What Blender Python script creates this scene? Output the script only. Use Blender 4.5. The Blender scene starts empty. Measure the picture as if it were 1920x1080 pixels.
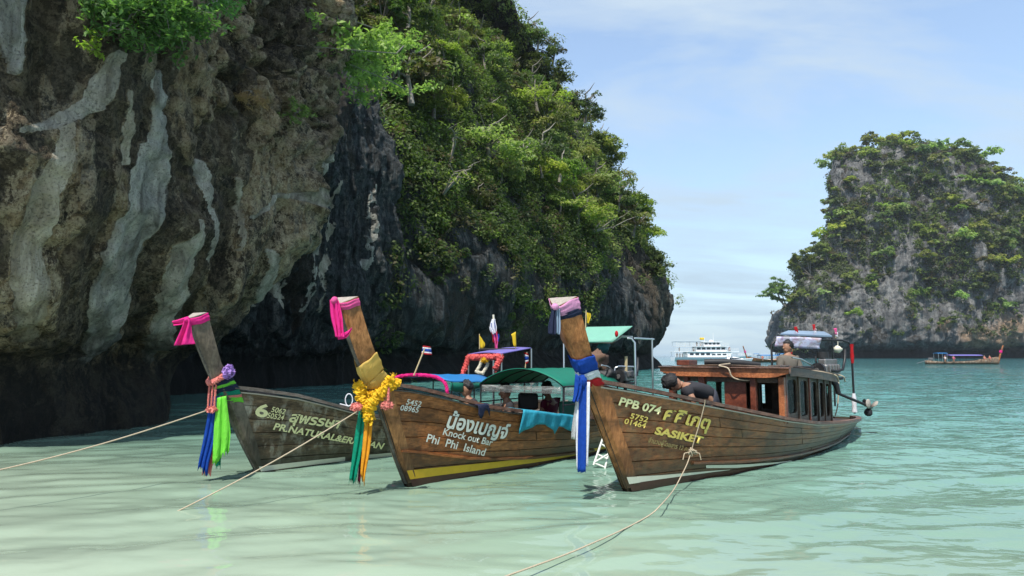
import bpy, bmesh, math, random
import numpy as np
from mathutils import Vector, Matrix

# ------------------------------------------------------------------ camera, sky, sun, exposure
SC = bpy.context.scene
COL = SC.collection
FPX, EYE = 1280.0, 1.6
PITCH = math.atan(126 / 1280)
cam_d = bpy.data.cameras.new("camera")
cam_d.sensor_width = 36.0
cam_d.lens = 24.0
cam_d.clip_start = 0.05
cam_d.clip_end = 20000.0
cam = bpy.data.objects.new("camera", cam_d)
COL.objects.link(cam)
cam.location = (0, 0, EYE)
cam.rotation_euler = (math.pi / 2 + PITCH, 0, 0)
SC.camera = cam

SUN_DIR = Vector((-0.19, -0.47, 0.862)).normalized()        # towards the sun
SUN_EL = math.asin(SUN_DIR.z)
SUN_AZ = math.atan2(SUN_DIR.x, SUN_DIR.y)
SC.view_settings.view_transform = 'Standard'
SC.view_settings.look = 'None'
SC.view_settings.exposure = 0.84
SC.view_settings.gamma = 1.0
SC.view_settings.use_curve_mapping = False
SC.render.engine = 'CYCLES'
SC.cycles.max_bounces = 6
SC.cycles.diffuse_bounces = 3
SC.cycles.glossy_bounces = 3
SC.cycles.transmission_bounces = 4
SC.cycles.transparent_max_bounces = 8
SC.cycles.caustics_reflective = False
SC.cycles.caustics_refractive = False
SC.cycles.use_denoising = True

world = bpy.data.worlds.new("World")
SC.world = world
world.use_nodes = True


def build_world():
    nt = world.node_tree
    nt.nodes.clear()
    N, L = nt.nodes.new, nt.links.new
    out = N('ShaderNodeOutputWorld')
    bg = N('ShaderNodeBackground')
    bg.inputs['Strength'].default_value = 0.145
    sky = N('ShaderNodeTexSky')
    sky.sky_type = 'NISHITA'
    sky.sun_disc = False
    sky.sun_elevation = SUN_EL
    sky.sun_rotation = SUN_AZ % (2 * math.pi)
    sky.air_density = 1.0
    sky.dust_density = 0.35
    sky.ozone_density = 1.6
    # thin high cloud, laid out on a plane far overhead
    tc = N('ShaderNodeTexCoord')
    sep = N('ShaderNodeSeparateXYZ')
    L(tc.outputs['Generated'], sep.inputs[0])
    zz = N('ShaderNodeMath'); zz.operation = 'ADD'; zz.inputs[1].default_value = 0.16
    mx = N('ShaderNodeMath'); mx.operation = 'MAXIMUM'; mx.inputs[1].default_value = 0.0
    L(sep.outputs['Z'], mx.inputs[0]); L(mx.outputs[0], zz.inputs[0])
    dx = N('ShaderNodeMath'); dx.operation = 'DIVIDE'
    dy = N('ShaderNodeMath'); dy.operation = 'DIVIDE'
    L(sep.outputs['X'], dx.inputs[0]); L(zz.outputs[0], dx.inputs[1])
    L(sep.outputs['Y'], dy.inputs[0]); L(zz.outputs[0], dy.inputs[1])
    cb = N('ShaderNodeCombineXYZ')
    L(dx.outputs[0], cb.inputs[0]); L(dy.outputs[0], cb.inputs[1])
    mp = N('ShaderNodeMapping')
    mp.inputs['Rotation'].default_value = (0, 0, 0.35)
    mp.inputs['Scale'].default_value = (0.8, 2.0, 1)
    mp.inputs['Location'].default_value = (1.9, 0.6, 0)
    L(cb.outputs[0], mp.inputs[0])
    n1 = N('ShaderNodeTexNoise')
    n1.inputs['Scale'].default_value = 1.05
    n1.inputs['Detail'].default_value = 8
    n1.inputs['Roughness'].default_value = 0.58
    n1.inputs['Distortion'].default_value = 0.7
    L(mp.outputs[0], n1.inputs['Vector'])
    r1 = N('ShaderNodeValToRGB')
    r1.color_ramp.elements[0].position = 0.43
    r1.color_ramp.elements[0].color = (0, 0, 0, 1)
    r1.color_ramp.elements[1].position = 0.66
    r1.color_ramp.elements[1].color = (1, 1, 1, 1)
    L(n1.outputs['Fac'], r1.inputs[0])
    mul = N('ShaderNodeMath'); mul.operation = 'MULTIPLY_ADD'
    mul.inputs[1].default_value = 0.70
    mul.inputs[2].default_value = 0.20
    L(r1.outputs['Color'], mul.inputs[0])
    mix = N('ShaderNodeMix'); mix.data_type = 'RGBA'
    L(mul.outputs[0], mix.inputs['Factor'])
    L(sky.outputs[0], mix.inputs[6])
    mix.inputs[7].default_value = (2.55, 3.05, 3.55, 1)
    # pale blue sea air low over the horizon, all the way round
    hz = N('ShaderNodeMath'); hz.operation = 'MULTIPLY'; hz.inputs[1].default_value = -5.0
    L(mx.outputs[0], hz.inputs[0])
    he = N('ShaderNodeMath'); he.operation = 'EXPONENT'
    L(hz.outputs[0], he.inputs[0])
    hm = N('ShaderNodeMath'); hm.operation = 'MULTIPLY'; hm.inputs[1].default_value = 0.88
    L(he.outputs[0], hm.inputs[0])
    mix2 = N('ShaderNodeMix'); mix2.data_type = 'RGBA'
    L(hm.outputs[0], mix2.inputs['Factor'])
    L(mix.outputs[2], mix2.inputs[6])
    mix2.inputs[7].default_value = (1.70, 2.45, 3.05, 1)
    L(mix2.outputs[2], bg.inputs['Color'])
    L(bg.outputs[0], out.inputs['Surface'])


build_world()
sun_d = bpy.data.lights.new("sun", 'SUN')
sun_d.energy = 3.55
sun_d.angle = math.radians(0.55)
sun_d.color = (1.0, 0.955, 0.88)
sun = bpy.data.objects.new("sun", sun_d)
COL.objects.link(sun)
sun.rotation_euler = SUN_DIR.to_track_quat('Z', 'Y').to_euler()
sun.location = (0, -20, 60)


# ------------------------------------------------------------------ small helpers
def ray(px, py):
    u, v = (px - 960) / FPX, (540 - py) / FPX
    d = np.array([u, math.cos(PITCH) - v * math.sin(PITCH), math.sin(PITCH) + v * math.cos(PITCH)])
    return d / d[1]


def at(px, py, y):
    """point at distance y in front of the camera seen at photo pixel px, py"""
    return np.array([0, 0, EYE]) + ray(px, py) * y


def on_water(px, py, z=0.0):
    d = ray(px, py)
    return np.array([0, 0, EYE]) + d * ((z - EYE) / d[2])


def project(P):
    P = np.asarray(P, float) - np.array([0, 0, EYE])
    c, s = math.cos(PITCH), math.sin(PITCH)
    dep = P[..., 1] * c + P[..., 2] * s
    up = -P[..., 1] * s + P[..., 2] * c
    dep = np.maximum(dep, 0.01)
    return 960 + FPX * P[..., 0] / dep, 540 - FPX * up / dep


def _hash(ix, iy, iz, seed):
    h = (ix.astype(np.uint32) * np.uint32(374761393) + iy.astype(np.uint32) * np.uint32(668265263)
         + iz.astype(np.uint32) * np.uint32(2147483647) + np.uint32(seed * 974711 + 12345))
    h = (h ^ (h >> np.uint32(13))) * np.uint32(1274126177)
    h = (h ^ (h >> np.uint32(15))) * np.uint32(2246822519)
    return (h ^ (h >> np.uint32(16)))


def vnoise(p, seed=0):
    """smooth value noise in -1..1"""
    p = np.asarray(p, float)
    f = np.floor(p)
    i = f.astype(np.int64)
    t = p - f
    t = t * t * t * (t * (t * 6 - 15) + 10)
    r = 0.0
    for a in (0, 1):
        wa = t[..., 0] if a else 1 - t[..., 0]
        for b in (0, 1):
            wb = wa * (t[..., 1] if b else 1 - t[..., 1])
            for c in (0, 1):
                w = wb * (t[..., 2] if c else 1 - t[..., 2])
                r = r + w * (_hash(i[..., 0] + a, i[..., 1] + b, i[..., 2] + c, seed) / 4294967295.0)
    return r * 2 - 1


def fbm(p, octaves=4, seed=0, rough=0.5):
    p = np.asarray(p, float)
    r, a, tot = 0.0, 1.0, 0.0
    for k in range(octaves):
        r = r + a * vnoise(p * (2.03 ** k) + 17.3 * k, seed + k)
        tot += a
        a *= rough
    return r / tot * 1.5


def ridged(p, octaves=3, seed=0):
    r, a, tot = 0.0, 1.0, 0.0
    for k in range(octaves):
        r = r + a * (1 - np.abs(vnoise(p * (2.1 ** k) + 9.1 * k, seed + k)) * 2)
        tot += a
        a *= 0.5
    return r / tot


def worley(p, seed=0):
    p = np.asarray(p, float)
    f = np.floor(p).astype(np.int64)
    d1 = np.full(p.shape[:-1], 9.0)
    d2 = d1.copy()
    for a in (-1, 0, 1):
        for b in (-1, 0, 1):
            for c in (-1, 0, 1):
                g = f + np.array([a, b, c])
                h = _hash(g[..., 0], g[..., 1], g[..., 2], seed)
                o = np.stack([(h & np.uint32(1023)) / 1023.0, ((h >> np.uint32(10)) & np.uint32(1023)) / 1023.0,
                              ((h >> np.uint32(20)) & np.uint32(1023)) / 1023.0], -1)
                d = np.sqrt((((g + o) - p) ** 2).sum(-1))
                d2 = np.minimum(d2, np.maximum(d1, d))
                d1 = np.minimum(d1, d)
    return d1, d2


def sstep(a, b, x):
    t = np.clip((x - a) / (b - a), 0, 1)
    return t * t * (3 - 2 * t)


def np_mesh(name, V, F, smooth=True, colors=None, attr='tint'):
    V = np.ascontiguousarray(V, dtype=np.float32)
    F = np.ascontiguousarray(F, dtype=np.int32)
    me = bpy.data.meshes.new(name)
    n = F.shape[1]
    me.vertices.add(len(V))
    me.vertices.foreach_set('co', V.ravel())
    me.loops.add(F.size)
    me.loops.foreach_set('vertex_index', F.ravel())
    me.polygons.add(len(F))
    me.polygons.foreach_set('loop_start', np.arange(0, F.size, n, dtype=np.int32))
    me.polygons.foreach_set('loop_total', np.full(len(F), n, dtype=np.int32))
    if smooth:
        me.polygons.foreach_set('use_smooth', np.ones(len(F), dtype=bool))
    me.update(calc_edges=True)
    if colors is not None:
        a = me.attributes.new(attr, 'FLOAT_COLOR', 'POINT')
        c = np.ones((len(V), 4), np.float32)
        c[:, :colors.shape[1]] = colors
        a.data.foreach_set('color', c.ravel())
    return me


def grid_faces(nu, nv):
    i = np.arange(nu * nv).reshape(nu, nv)
    return np.stack([i[:-1, :-1], i[1:, :-1], i[1:, 1:], i[:-1, 1:]], -1).reshape(-1, 4)


def link(name, me, mat=None, parent=None):
    o = bpy.data.objects.new(name, me)
    COL.objects.link(o)
    if mat is not None and me is not None and len(me.materials) == 0:
        me.materials.append(mat)
    if parent is not None:
        o.parent = parent
    return o


def tag(o, label=None, cat=None, group=None, kind=None):
    if label: o['label'] = label
    if cat: o['category'] = cat
    if group: o['group'] = group
    if kind: o['kind'] = kind
    return o


def empty(name, loc, label=None, cat=None, group=None, rz=0.0):
    o = bpy.data.objects.new(name, None)
    o.empty_display_size = 0.3
    COL.objects.link(o)
    o.location = loc
    o.rotation_euler = (0, 0, rz)
    return tag(o, label, cat, group)


class MB:
    """collects polygons for one mesh"""
    def __init__(s):
        s.v, s.f, s.sm = [], [], []

    def add(s, V, F, smooth=False):
        b = len(s.v)
        s.v += [tuple(map(float, p)) for p in V]
        s.f += [tuple(int(i) + b for i in f) for f in F]
        s.sm += [smooth] * len(F)
        return s

    def box(s, c, d, rot=None, bev=0.0):
        c = np.array(c, float)
        hx, hy, hz = d[0] / 2, d[1] / 2, d[2] / 2
        bm = bmesh.new()
        bmesh.ops.create_cube(bm, size=1.0)
        for v in bm.verts:
            v.co = Vector((v.co.x * d[0], v.co.y * d[1], v.co.z * d[2]))
        if bev > 0:
            bmesh.ops.bevel(bm, geom=bm.edges[:], offset=min(bev, hx * .9, hy * .9, hz * .9), segments=1, affect='EDGES')
        R = rot if rot is not None else Matrix.Identity(3)
        V = [np.array(R @ v.co) + c for v in bm.verts]
        bm.verts.index_update()
        F = [[v.index for v in f.verts] for f in bm.faces]
        bm.free()
        return s.add(V, F)

    def tube(s, pts, r, n=8, cap=True, flat=1.0):
        pts = [np.array(p, float) for p in pts]
        rr = r if hasattr(r, '__len__') else [r] * len(pts)
        V, F = [], []
        up = None
        for i, p in enumerate(pts):
            t = pts[min(i + 1, len(pts) - 1)] - pts[max(i - 1, 0)]
            t = t / (np.linalg.norm(t) + 1e-9)
            if up is None:
                up = np.array([0, 0, 1.0]) if abs(t[2]) < .9 else np.array([1.0, 0, 0])
            a = np.cross(t, up); a /= np.linalg.norm(a) + 1e-9
            b = np.cross(a, t)
            up = b
            for k in range(n):
                q = 2 * math.pi * k / n
                V.append(p + rr[i] * (math.cos(q) * a + flat * math.sin(q) * b))
        m = len(pts)
        for i in range(m - 1):
            for k in range(n):
                k2 = (k + 1) % n
                F.append((i * n + k, i * n + k2, (i + 1) * n + k2, (i + 1) * n + k))
        s.add(V, F, True)
        if cap:
            s.add(V[:n], [tuple(range(n))[::-1]])
            s.add(V[-n:], [tuple(range(n))])
        return s

    def ball(s, c, r, nu=10, nv=7, noise=0.0, rng=None):
        rx, ry, rz = r if hasattr(r, '__len__') else (r, r, r)
        V, F = [], []
        for j in range(nv + 1):
            th = math.pi * j / nv
            for i in range(nu):
                ph = 2 * math.pi * i / nu
                k = 1 + (noise * (rng.random() - .5) if noise else 0)
                V.append((c[0] + rx * k * math.sin(th) * math.cos(ph), c[1] + ry * k * math.sin(th) * math.sin(ph), c[2] + rz * k * math.cos(th)))
        for j in range(nv):
            for i in range(nu):
                i2 = (i + 1) % nu
                F.append((j * nu + i, (j + 1) * nu + i, (j + 1) * nu + i2, j * nu + i2))
        return s.add(V, F, True)

    def grid(s, P, smooth=True, thick=0.0):
        """sheet from an (nu, nv, 3) array; thick > 0 gives it two faces and a rim"""
        P = np.asarray(P, float)
        nu, nv = P.shape[:2]
        F = [tuple(f) for f in grid_faces(nu, nv)]
        if thick <= 0:
            return s.add(P.reshape(-1, 3), F, smooth)
        du = np.gradient(P, axis=0); dv = np.gradient(P, axis=1)
        nn = np.cross(du, dv); nn /= np.linalg.norm(nn, axis=-1, keepdims=True) + 1e-9
        Q = P + nn * thick
        k = nu * nv
        i = np.arange(k).reshape(nu, nv)
        F2 = [tuple(int(x) + k for x in f[::-1]) for f in F]
        rim = []
        loop = list(i[:, 0]) + list(i[-1, 1:]) + list(i[-2::-1, -1]) + list(i[0, -2:0:-1])
        for a, b in zip(loop, loop[1:] + loop[:1]):
            rim.append((a, b, b + k, a + k)[::-1])
        return s.add(np.concatenate([P.reshape(-1, 3), Q.reshape(-1, 3)]), F + F2 + rim, smooth)

    def prism(s, poly, a, b, axis=1):
        """polygon given in the two other axes, extruded along axis from a to b"""
        n = len(poly)
        def P(q, h):
            r = list(q); r.insert(axis, h); return r
        V = [P(q, a) for q in poly] + [P(q, b) for q in poly]
        F = [tuple(range(n))[::-1], tuple(range(n, 2 * n))] + [(i, (i + 1) % n, (i + 1) % n + n, i + n) for i in range(n)]
        return s.add(V, F)

    def mesh(s, name):
        me = bpy.data.meshes.new(name)
        me.from_pydata(s.v, [], s.f)
        me.polygons.foreach_set('use_smooth', s.sm)
        me.update()
        return me

    def build(s, name, mat, parent=None):
        return link(name, s.mesh(name), mat, parent)


def interp_smooth(T, ts, vals):
    """Catmull-Rom interpolation of rows in vals at knots ts"""
    vals = np.asarray(vals, float)
    ts = np.asarray(ts, float)
    T = np.clip(T, ts[0], ts[-1])
    k = np.clip(np.searchsorted(ts, T, side='right') - 1, 0, len(ts) - 2)
    m = np.gradient(vals, ts, axis=0)
    h = ts[k + 1] - ts[k]
    t = ((T - ts[k]) / h)
    sh = t.shape + (1,) * (vals.ndim - 1)
    t = t.reshape(sh); h = h.reshape(sh)
    return ((2 * t ** 3 - 3 * t ** 2 + 1) * vals[k] + (t ** 3 - 2 * t ** 2 + t) * h * m[k]
            + (-2 * t ** 3 + 3 * t ** 2) * vals[k + 1] + (t ** 3 - t ** 2) * h * m[k + 1])


# ------------------------------------------------------------------ materials
def new_mat(name):
    m = bpy.data.materials.new(name)
    m.use_nodes = True
    nt = m.node_tree
    nt.nodes.clear()
    out = nt.nodes.new('ShaderNodeOutputMaterial')
    b = nt.nodes.new('ShaderNodeBsdfPrincipled')
    nt.links.new(b.outputs[0], out.inputs['Surface'])
    return m, nt, b


class NT:
    """short-hand for node wiring"""
    def __init__(s, nt):
        s.nt = nt

    def n(s, typ, **kw):
        x = s.nt.nodes.new('ShaderNode' + typ)
        for k, v in kw.items():
            setattr(x, k, v)
        return x

    def l(s, a, b):
        s.nt.links.new(a, b)

    def val(s, sock, v):
        if hasattr(v, 'is_linked') or isinstance(v, bpy.types.NodeSocket):
            s.l(v, sock)
        elif v is not None:
            sock.default_value = v if not (isinstance(v, tuple) and len(v) == 3 and len(sock.default_value) == 4) else (*v, 1)

    def math(s, op, a, b=None, c=None, clamp=False):
        x = s.n('Math', operation=op, use_clamp=clamp)
        s.val(x.inputs[0], a)
        if b is not None: s.val(x.inputs[1], b)
        if c is not None: s.val(x.inputs[2], c)
        return x.outputs[0]

    def mix(s, f, a, b, blend='MIX'):
        x = s.n('Mix', data_type='RGBA', blend_type=blend)
        s.val(x.inputs['Factor'], f); s.val(x.inputs[6], a); s.val(x.inputs[7], b)
        return x.outputs[2]

    def noise(s, vec, scale, detail=4, rough=0.55, dist=0.0):
        x = s.n('TexNoise')
        if vec is not None: s.l(vec, x.inputs['Vector'])
        x.inputs['Scale'].default_value = scale
        x.inputs['Detail'].default_value = detail
        x.inputs['Roughness'].default_value = rough
        x.inputs['Distortion'].default_value = dist
        return x.outputs['Fac']

    def voro(s, vec, scale, feature='F1', out='Distance'):
        x = s.n('TexVoronoi', feature=feature)
        if vec is not None: s.l(vec, x.inputs['Vector'])
        x.inputs['Scale'].default_value = scale
        return x.outputs[out]

    def mapping(s, vec, scale=(1, 1, 1), loc=(0, 0, 0), rot=(0, 0, 0)):
        x = s.n('Mapping')
        s.l(vec, x.inputs[0])
        x.inputs['Scale'].default_value = scale
        x.inputs['Location'].default_value = loc
        x.inputs['Rotation'].default_value = rot
        return x.outputs[0]

    def ramp(s, f, stops):
        x = s.n('ValToRGB')
        s.l(f, x.inputs[0])
        e = x.color_ramp.elements
        e[0].position, e[0].color = stops[0][0], _c(stops[0][1])
        e[1].position, e[1].color = stops[-1][0], _c(stops[-1][1])
        for p, c in stops[1:-1]:
            q = e.new(p); q.color = _c(c)
        return x.outputs['Color']

    def pos(s):
        return s.n('NewGeometry').outputs['Position']

    def obj(s):
        return s.n('TexCoord').outputs['Object']

    def attr(s, name, out='Color'):
        x = s.n('Attribute', attribute_name=name)
        return x.outputs[out]

    def bump(s, h, strength, dist, normal=None):
        x = s.n('Bump')
        x.inputs['Strength'].default_value = strength
        x.inputs['Distance'].default_value = dist
        s.l(h, x.inputs['Height'])
        if normal is not None: s.l(normal, x.inputs['Normal'])
        return x.outputs['Normal']


def _c(c):
    if not hasattr(c, '__len__'): return (c, c, c, 1)
    return (*c, 1) if len(c) == 3 else c


def rock_material(name, scale=1.0, island=False):
    m, nt, b = new_mat(name)
    g = NT(nt)
    P = g.pos()
    st = g.attr('tint')
    sep = g.n('SeparateColor'); g.l(st, sep.inputs[0])
    flow, dark, warm = sep.outputs[0], sep.outputs[1], sep.outputs[2]
    k = scale
    pv = g.mapping(P, (1, 1, 0.22))
    pv2 = g.mapping(P, (1, 1, 0.085))
    n_big = g.noise(P, 0.35 * k, 5, .6)
    n_str = g.noise(pv, 2.1 * k, 8, .68, 0.9)
    n_cur = g.noise(pv2, 2.6 * k, 8, .66, 0.7)
    n_mid = g.noise(P, 2.4 * k, 10, .70, 0.5)
    n_two = g.noise(g.mapping(P, (1, 1, .7), loc=(7, 3, 1)), 4.6 * k, 9, .74, .3)
    n_fine = g.noise(P, 13 * k, 6, .72)
    n_dots = g.noise(P, 26 * k, 3, .6)
    if island:
        base = g.ramp(n_str, [(.28, (.035, .035, .035)), (.42, (.105, .105, .103)), (.52, (.18, .177, .17)), (.60, (.27, .265, .25)), (.75, (.40, .39, .37))])
        base = g.mix(g.ramp(n_cur, [(.50, 0.0), (.60, .6)]), base, (.07, .072, .074))
        base = g.mix(g.math('MULTIPLY', warm, 1.0), base, g.ramp(n_mid, [(.3, (.12, .08, .055)), (.5, (.38, .26, .17)), (.7, (.52, .42, .32))]))
    else:
        base = g.ramp(n_mid, [(.36, (.055, .038, .020)), (.44, (.18, .122, .064)), (.50, (.32, .22, .115)), (.56, (.47, .34, .19)), (.66, (.66, .51, .31))])
        cold = g.ramp(n_cur, [(.30, (.008, .009, .009)), (.43, (.03, .034, .035)), (.50, (.10, .113, .115)), (.545, (.045, .05, .05)), (.60, (.19, .185, .165)), (.66, (.085, .09, .085)), (.74, (.34, .29, .22))])  # dark streaked rock; in the cliff recess it stands in for shade
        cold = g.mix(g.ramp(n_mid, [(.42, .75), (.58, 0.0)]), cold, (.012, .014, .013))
        base = g.mix(g.math('MULTIPLY', g.ramp(n_cur, [(.53, 0.0), (.60, .75)]), warm), base, g.ramp(n_fine, [(.35, (.17, .15, .115)), (.65, (.36, .33, .26))]))
        # black growth in other patches
        grow = g.ramp(g.noise(g.mapping(P, (1, 1, .4), loc=(3, 9, 5)), 1.25 * k, 10, .74, .6), [(.52, 0.0), (.565, 1.0)])
        base = g.mix(g.math('MULTIPLY', grow, .80), base, g.ramp(n_fine, [(.4, (.012, .010, .008)), (.7, (.06, .048, .030))]))
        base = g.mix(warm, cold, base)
    # flowstone sheets
    fc = g.ramp(n_str, [(.34, (.12, .122, .112)), (.45, (.25, .25, .225)), (.55, (.36, .355, .315)), (.68, (.54, .52, .44))])
    fw = g.ramp(n_str, [(.34, (.16, .125, .08)), (.45, (.32, .265, .18)), (.55, (.44, .37, .26)), (.68, (.60, .52, .39))])
    fc = g.mix(warm, fc, fw)
    fc = g.mix(g.math('MULTIPLY', g.ramp(n_fine, [(.52, 0.0), (.68, 1.0)]), .35), fc, (.08, .075, .06))
    flow = g.ramp(g.math('ADD', flow, g.math('MULTIPLY', g.math('SUBTRACT', n_two, .5), 1.3)), [(.44, 0.0), (.54, 1.0)])
    flow = g.math('MULTIPLY', flow, g.ramp(n_cur, [(.36, .62), (.47, 1.0)]))
    base = g.mix(flow, base, fc)
    # black weathering stains, plus shade painted into headland and island cracks
    dk = g.math('MULTIPLY', g.ramp(g.math('ADD', dark, g.math('MULTIPLY', g.math('SUBTRACT', n_mid, .5), 2.2)), [(.48, 0.0), (.60, 1.0)]), .80)
    base = g.mix(dk, base, g.ramp(n_fine, [(.38, (.016, .013, .010)), (.68, (.075, .060, .040))]))
    if not island:
        # pale crumbly crust in patches, with crisp edges
        crust = g.ramp(n_two, [(.505, 0.0), (.535, 1.0)])
        crust2 = g.ramp(g.noise(g.mapping(P, (1, 1, .6), loc=(1, 5, 2)), 10 * k, 8, .74, .3), [(.53, 0.0), (.57, .8)])
        cf = g.math('MULTIPLY', g.math('MAXIMUM', crust, crust2), g.ramp(n_big, [(.34, .35), (.56, 1.0)]))
        cf = g.math('MULTIPLY', cf, g.math('MULTIPLY', warm, g.math('SUBTRACT', 1.0, g.math('MULTIPLY', flow, .9))))
        cf = g.math('MULTIPLY', cf, g.math('SUBTRACT', 1.0, g.math('MULTIPLY', dk, .85)))
        base = g.mix(cf, base, g.ramp(n_fine, [(.35, (.36, .27, .155)), (.65, (.72, .59, .39))]))
    pits = g.ramp(n_dots, [(.34, 1.0), (.45, 0.0)])
    base = g.mix(g.math('MULTIPLY', pits, .45), base, (.02, .017, .014))
    # near-black band above the sea: wet algae on near rock, taller on the island
    zz = g.n('SeparateXYZ'); g.l(P, zz.inputs[0])
    top = 2.4 if not island else 6.5
    h = g.math('ADD', zz.outputs[2], g.math('MULTIPLY', g.math('SUBTRACT', n_mid, .5), 2.2 if not island else 4))
    band = g.math('SUBTRACT', 1.0, g.math('DIVIDE', h, top), clamp=True)
    band = g.math('MULTIPLY', band, 2.2, clamp=True)
    base = g.mix(g.math('MULTIPLY', band, .9), base, (.012, .012, .010))
    g.l(base, b.inputs['Base Color'])
    b.inputs['Roughness'].default_value = 0.85
    b.inputs['Specular IOR Level'].default_value = 0.25
    crs = g.math('ABSOLUTE', g.math('SUBTRACT', n_two, .5))
    hgt = g.math('ADD', g.math('MULTIPLY', n_mid, .8), g.math('MULTIPLY', n_fine, .40))
    hgt = g.math('ADD', hgt, g.math('MULTIPLY', crs, 1.1))
    hgt = g.math('SUBTRACT', hgt, g.math('MULTIPLY', pits, .15))
    amp = g.math('SUBTRACT', 1.0, g.math('MULTIPLY', flow, .65))
    hgt = g.math('MULTIPLY', hgt, amp)
    g.l(g.bump(hgt, 1.0, (0.26 if not island else .2) / k), b.inputs['Normal'])
    return m


def leaf_material(name, dark, light, trans=0.35):
    m = bpy.data.materials.new(name)
    m.use_nodes = True
    nt = m.node_tree
    nt.nodes.clear()
    g = NT(nt)
    out = g.n('OutputMaterial')
    dif = g.n('BsdfPrincipled')
    dif.inputs['Roughness'].default_value = 0.55
    dif.inputs['Specular IOR Level'].default_value = 0.3
    tr = g.n('BsdfTranslucent')
    mx = g.n('MixShader'); mx.inputs[0].default_value = trans
    t = g.n('SeparateColor'); g.l(g.attr('tint'), t.inputs[0])
    rnd = g.n('ObjectInfo').outputs['Random']
    c = g.mix(t.outputs[0], dark, light)
    hs = g.n('HueSaturation')
    g.l(c, hs.inputs['Color'])
    g.l(g.math('ADD', .5, g.math('MULTIPLY', g.math('SUBTRACT', rnd, .5), .09)), hs.inputs['Hue'])
    rv = g.math('FRACT', g.math('MULTIPLY', rnd, 7.31))
    g.l(g.math('ADD', .72, g.math('MULTIPLY', g.math('FRACT', g.math('MULTIPLY', rnd, 3.7)), .35)), hs.inputs['Saturation'])
    g.l(g.math('ADD', .62, g.math('MULTIPLY', rv, .85)), hs.inputs['Value'])
    # dry brown-grey foliage where the green channel says so
    c2 = g.mix(t.outputs[1], hs.outputs[0], (.115, .085, .05))
    g.l(c2, dif.inputs['Base Color'])
    tc = g.mix(1.0, c2, (1.0, 1.25, .55), 'MULTIPLY')
    g.l(tc, tr.inputs['Color'])
    g.l(dif.outputs[0], mx.inputs[1]); g.l(tr.outputs[0], mx.inputs[2])
    g.l(mx.outputs[0], out.inputs['Surface'])
    return m


def plain(name, col, rough=0.6, metal=0.0, var=0.15, scale=8.0, spec=0.4, bump=0.0, rnd=0.0, trans=0.0):
    m, nt, b = new_mat(name)
    g = NT(nt)
    n = g.noise(g.obj(), scale, 5, .6)
    lo = tuple(c * (1 - var) for c in col)
    hi = tuple(min(1, c * (1 + var)) for c in col)
    c = g.mix(n, lo, hi)
    if rnd:
        r = g.n('ObjectInfo').outputs['Random']
        hs = g.n('HueSaturation'); g.l(c, hs.inputs['Color'])
        g.l(g.math('ADD', 1 - rnd / 2, g.math('MULTIPLY', r, rnd)), hs.inputs['Value'])
        c = hs.outputs[0]
    g.l(c, b.inputs['Base Color'])
    b.inputs['Roughness'].default_value = rough
    b.inputs['Metallic'].default_value = metal
    b.inputs['Specular IOR Level'].default_value = spec
    if bump:
        g.l(g.bump(n, bump, .02), b.inputs['Normal'])
    if trans:
        tr = g.n('BsdfTranslucent'); g.l(c, tr.inputs['Color'])
        mx = g.n('MixShader'); mx.inputs[0].default_value = trans
        out = [x for x in nt.nodes if x.type == 'OUTPUT_MATERIAL'][0]
        g.l(b.outputs[0], mx.inputs[1]); g.l(tr.outputs[0], mx.inputs[2]); g.l(mx.outputs[0], out.inputs['Surface'])
    return m


# ------------------------------------------------------------------ the sea
def water_material():
    m, nt, b = new_mat('sea_water')
    g = NT(nt)
    P = g.pos()
    xyz = g.n('SeparateXYZ'); g.l(P, xyz.inputs[0])
    big = g.noise(P, 0.16, 4, .55)
    d = g.math('ADD', xyz.outputs[1], g.math('MULTIPLY', xyz.outputs[0], 0.55))
    d = g.math('ADD', d, g.math('MULTIPLY', g.math('SUBTRACT', big, .5), 5.0))
    lg = g.math('LOGARITHM', g.math('MAXIMUM', d, 1.5), 10.0)     # depth grows away from the beach
    f = g.math('DIVIDE', lg, 3.0)
    col = g.ramp(f, [(.14, (.33, .39, .30)), (.25, (.245, .325, .24)), (.315, (.165, .265, .20)), (.39, (.135, .265, .215)),
                     (.50, (.075, .205, .185)), (.62, (.045, .165, .16)), (.80, (.028, .13, .14)), (1.0, (.010, .06, .10))])
    sand = g.noise(g.mapping(P, (.5, 1.6, 1)), 0.9, 5, .6, .5)
    col = g.mix(g.math('MULTIPLY', g.math('SUBTRACT', .62, f, clamp=True), .5), col,
                g.mix(1.0, col, g.ramp(sand, [(.3, .85), (.7, 1.12)]), 'MULTIPLY'))
    g.l(col, b.inputs['Base Color'])
    b.inputs['Roughness'].default_value = 0.05
    b.inputs['IOR'].default_value = 1.333
    b.inputs['Specular IOR Level'].default_value = 0.5
    v1 = g.mapping(P, (1.0, 1.8, 1), rot=(0, 0, .18))
    n1 = g.noise(v1, 1.9, 3, .5, .2)
    n2 = g.noise(g.mapping(P, (.6, 1.0, 1), rot=(0, 0, -.25)), .46, 3, .5, .2)
    n3 = g.noise(g.mapping(P, (.6, 1.0, 1), rot=(0, 0, .1)), .10, 3, .55)
    # fine chop only where the mesh itself no longer carries the ripples
    liv = g.math('MULTIPLY_ADD', xyz.outputs[1], .030, -.12)
    liv = g.math('ADD', liv, g.math('MULTIPLY', xyz.outputs[0], .035))
    liv = g.math('MINIMUM', g.math('MAXIMUM', liv, .05), 1.0)
    h = g.math('ADD', g.math('MULTIPLY', n1, .24), g.math('MULTIPLY', n2, .50))
    h = g.math('ADD', h, g.math('MULTIPLY', n3, 1.3))
    h = g.math('MULTIPLY', h, liv)
    g.l(g.bump(h, 1.0, 0.55), b.inputs['Normal'])
    return m


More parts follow.
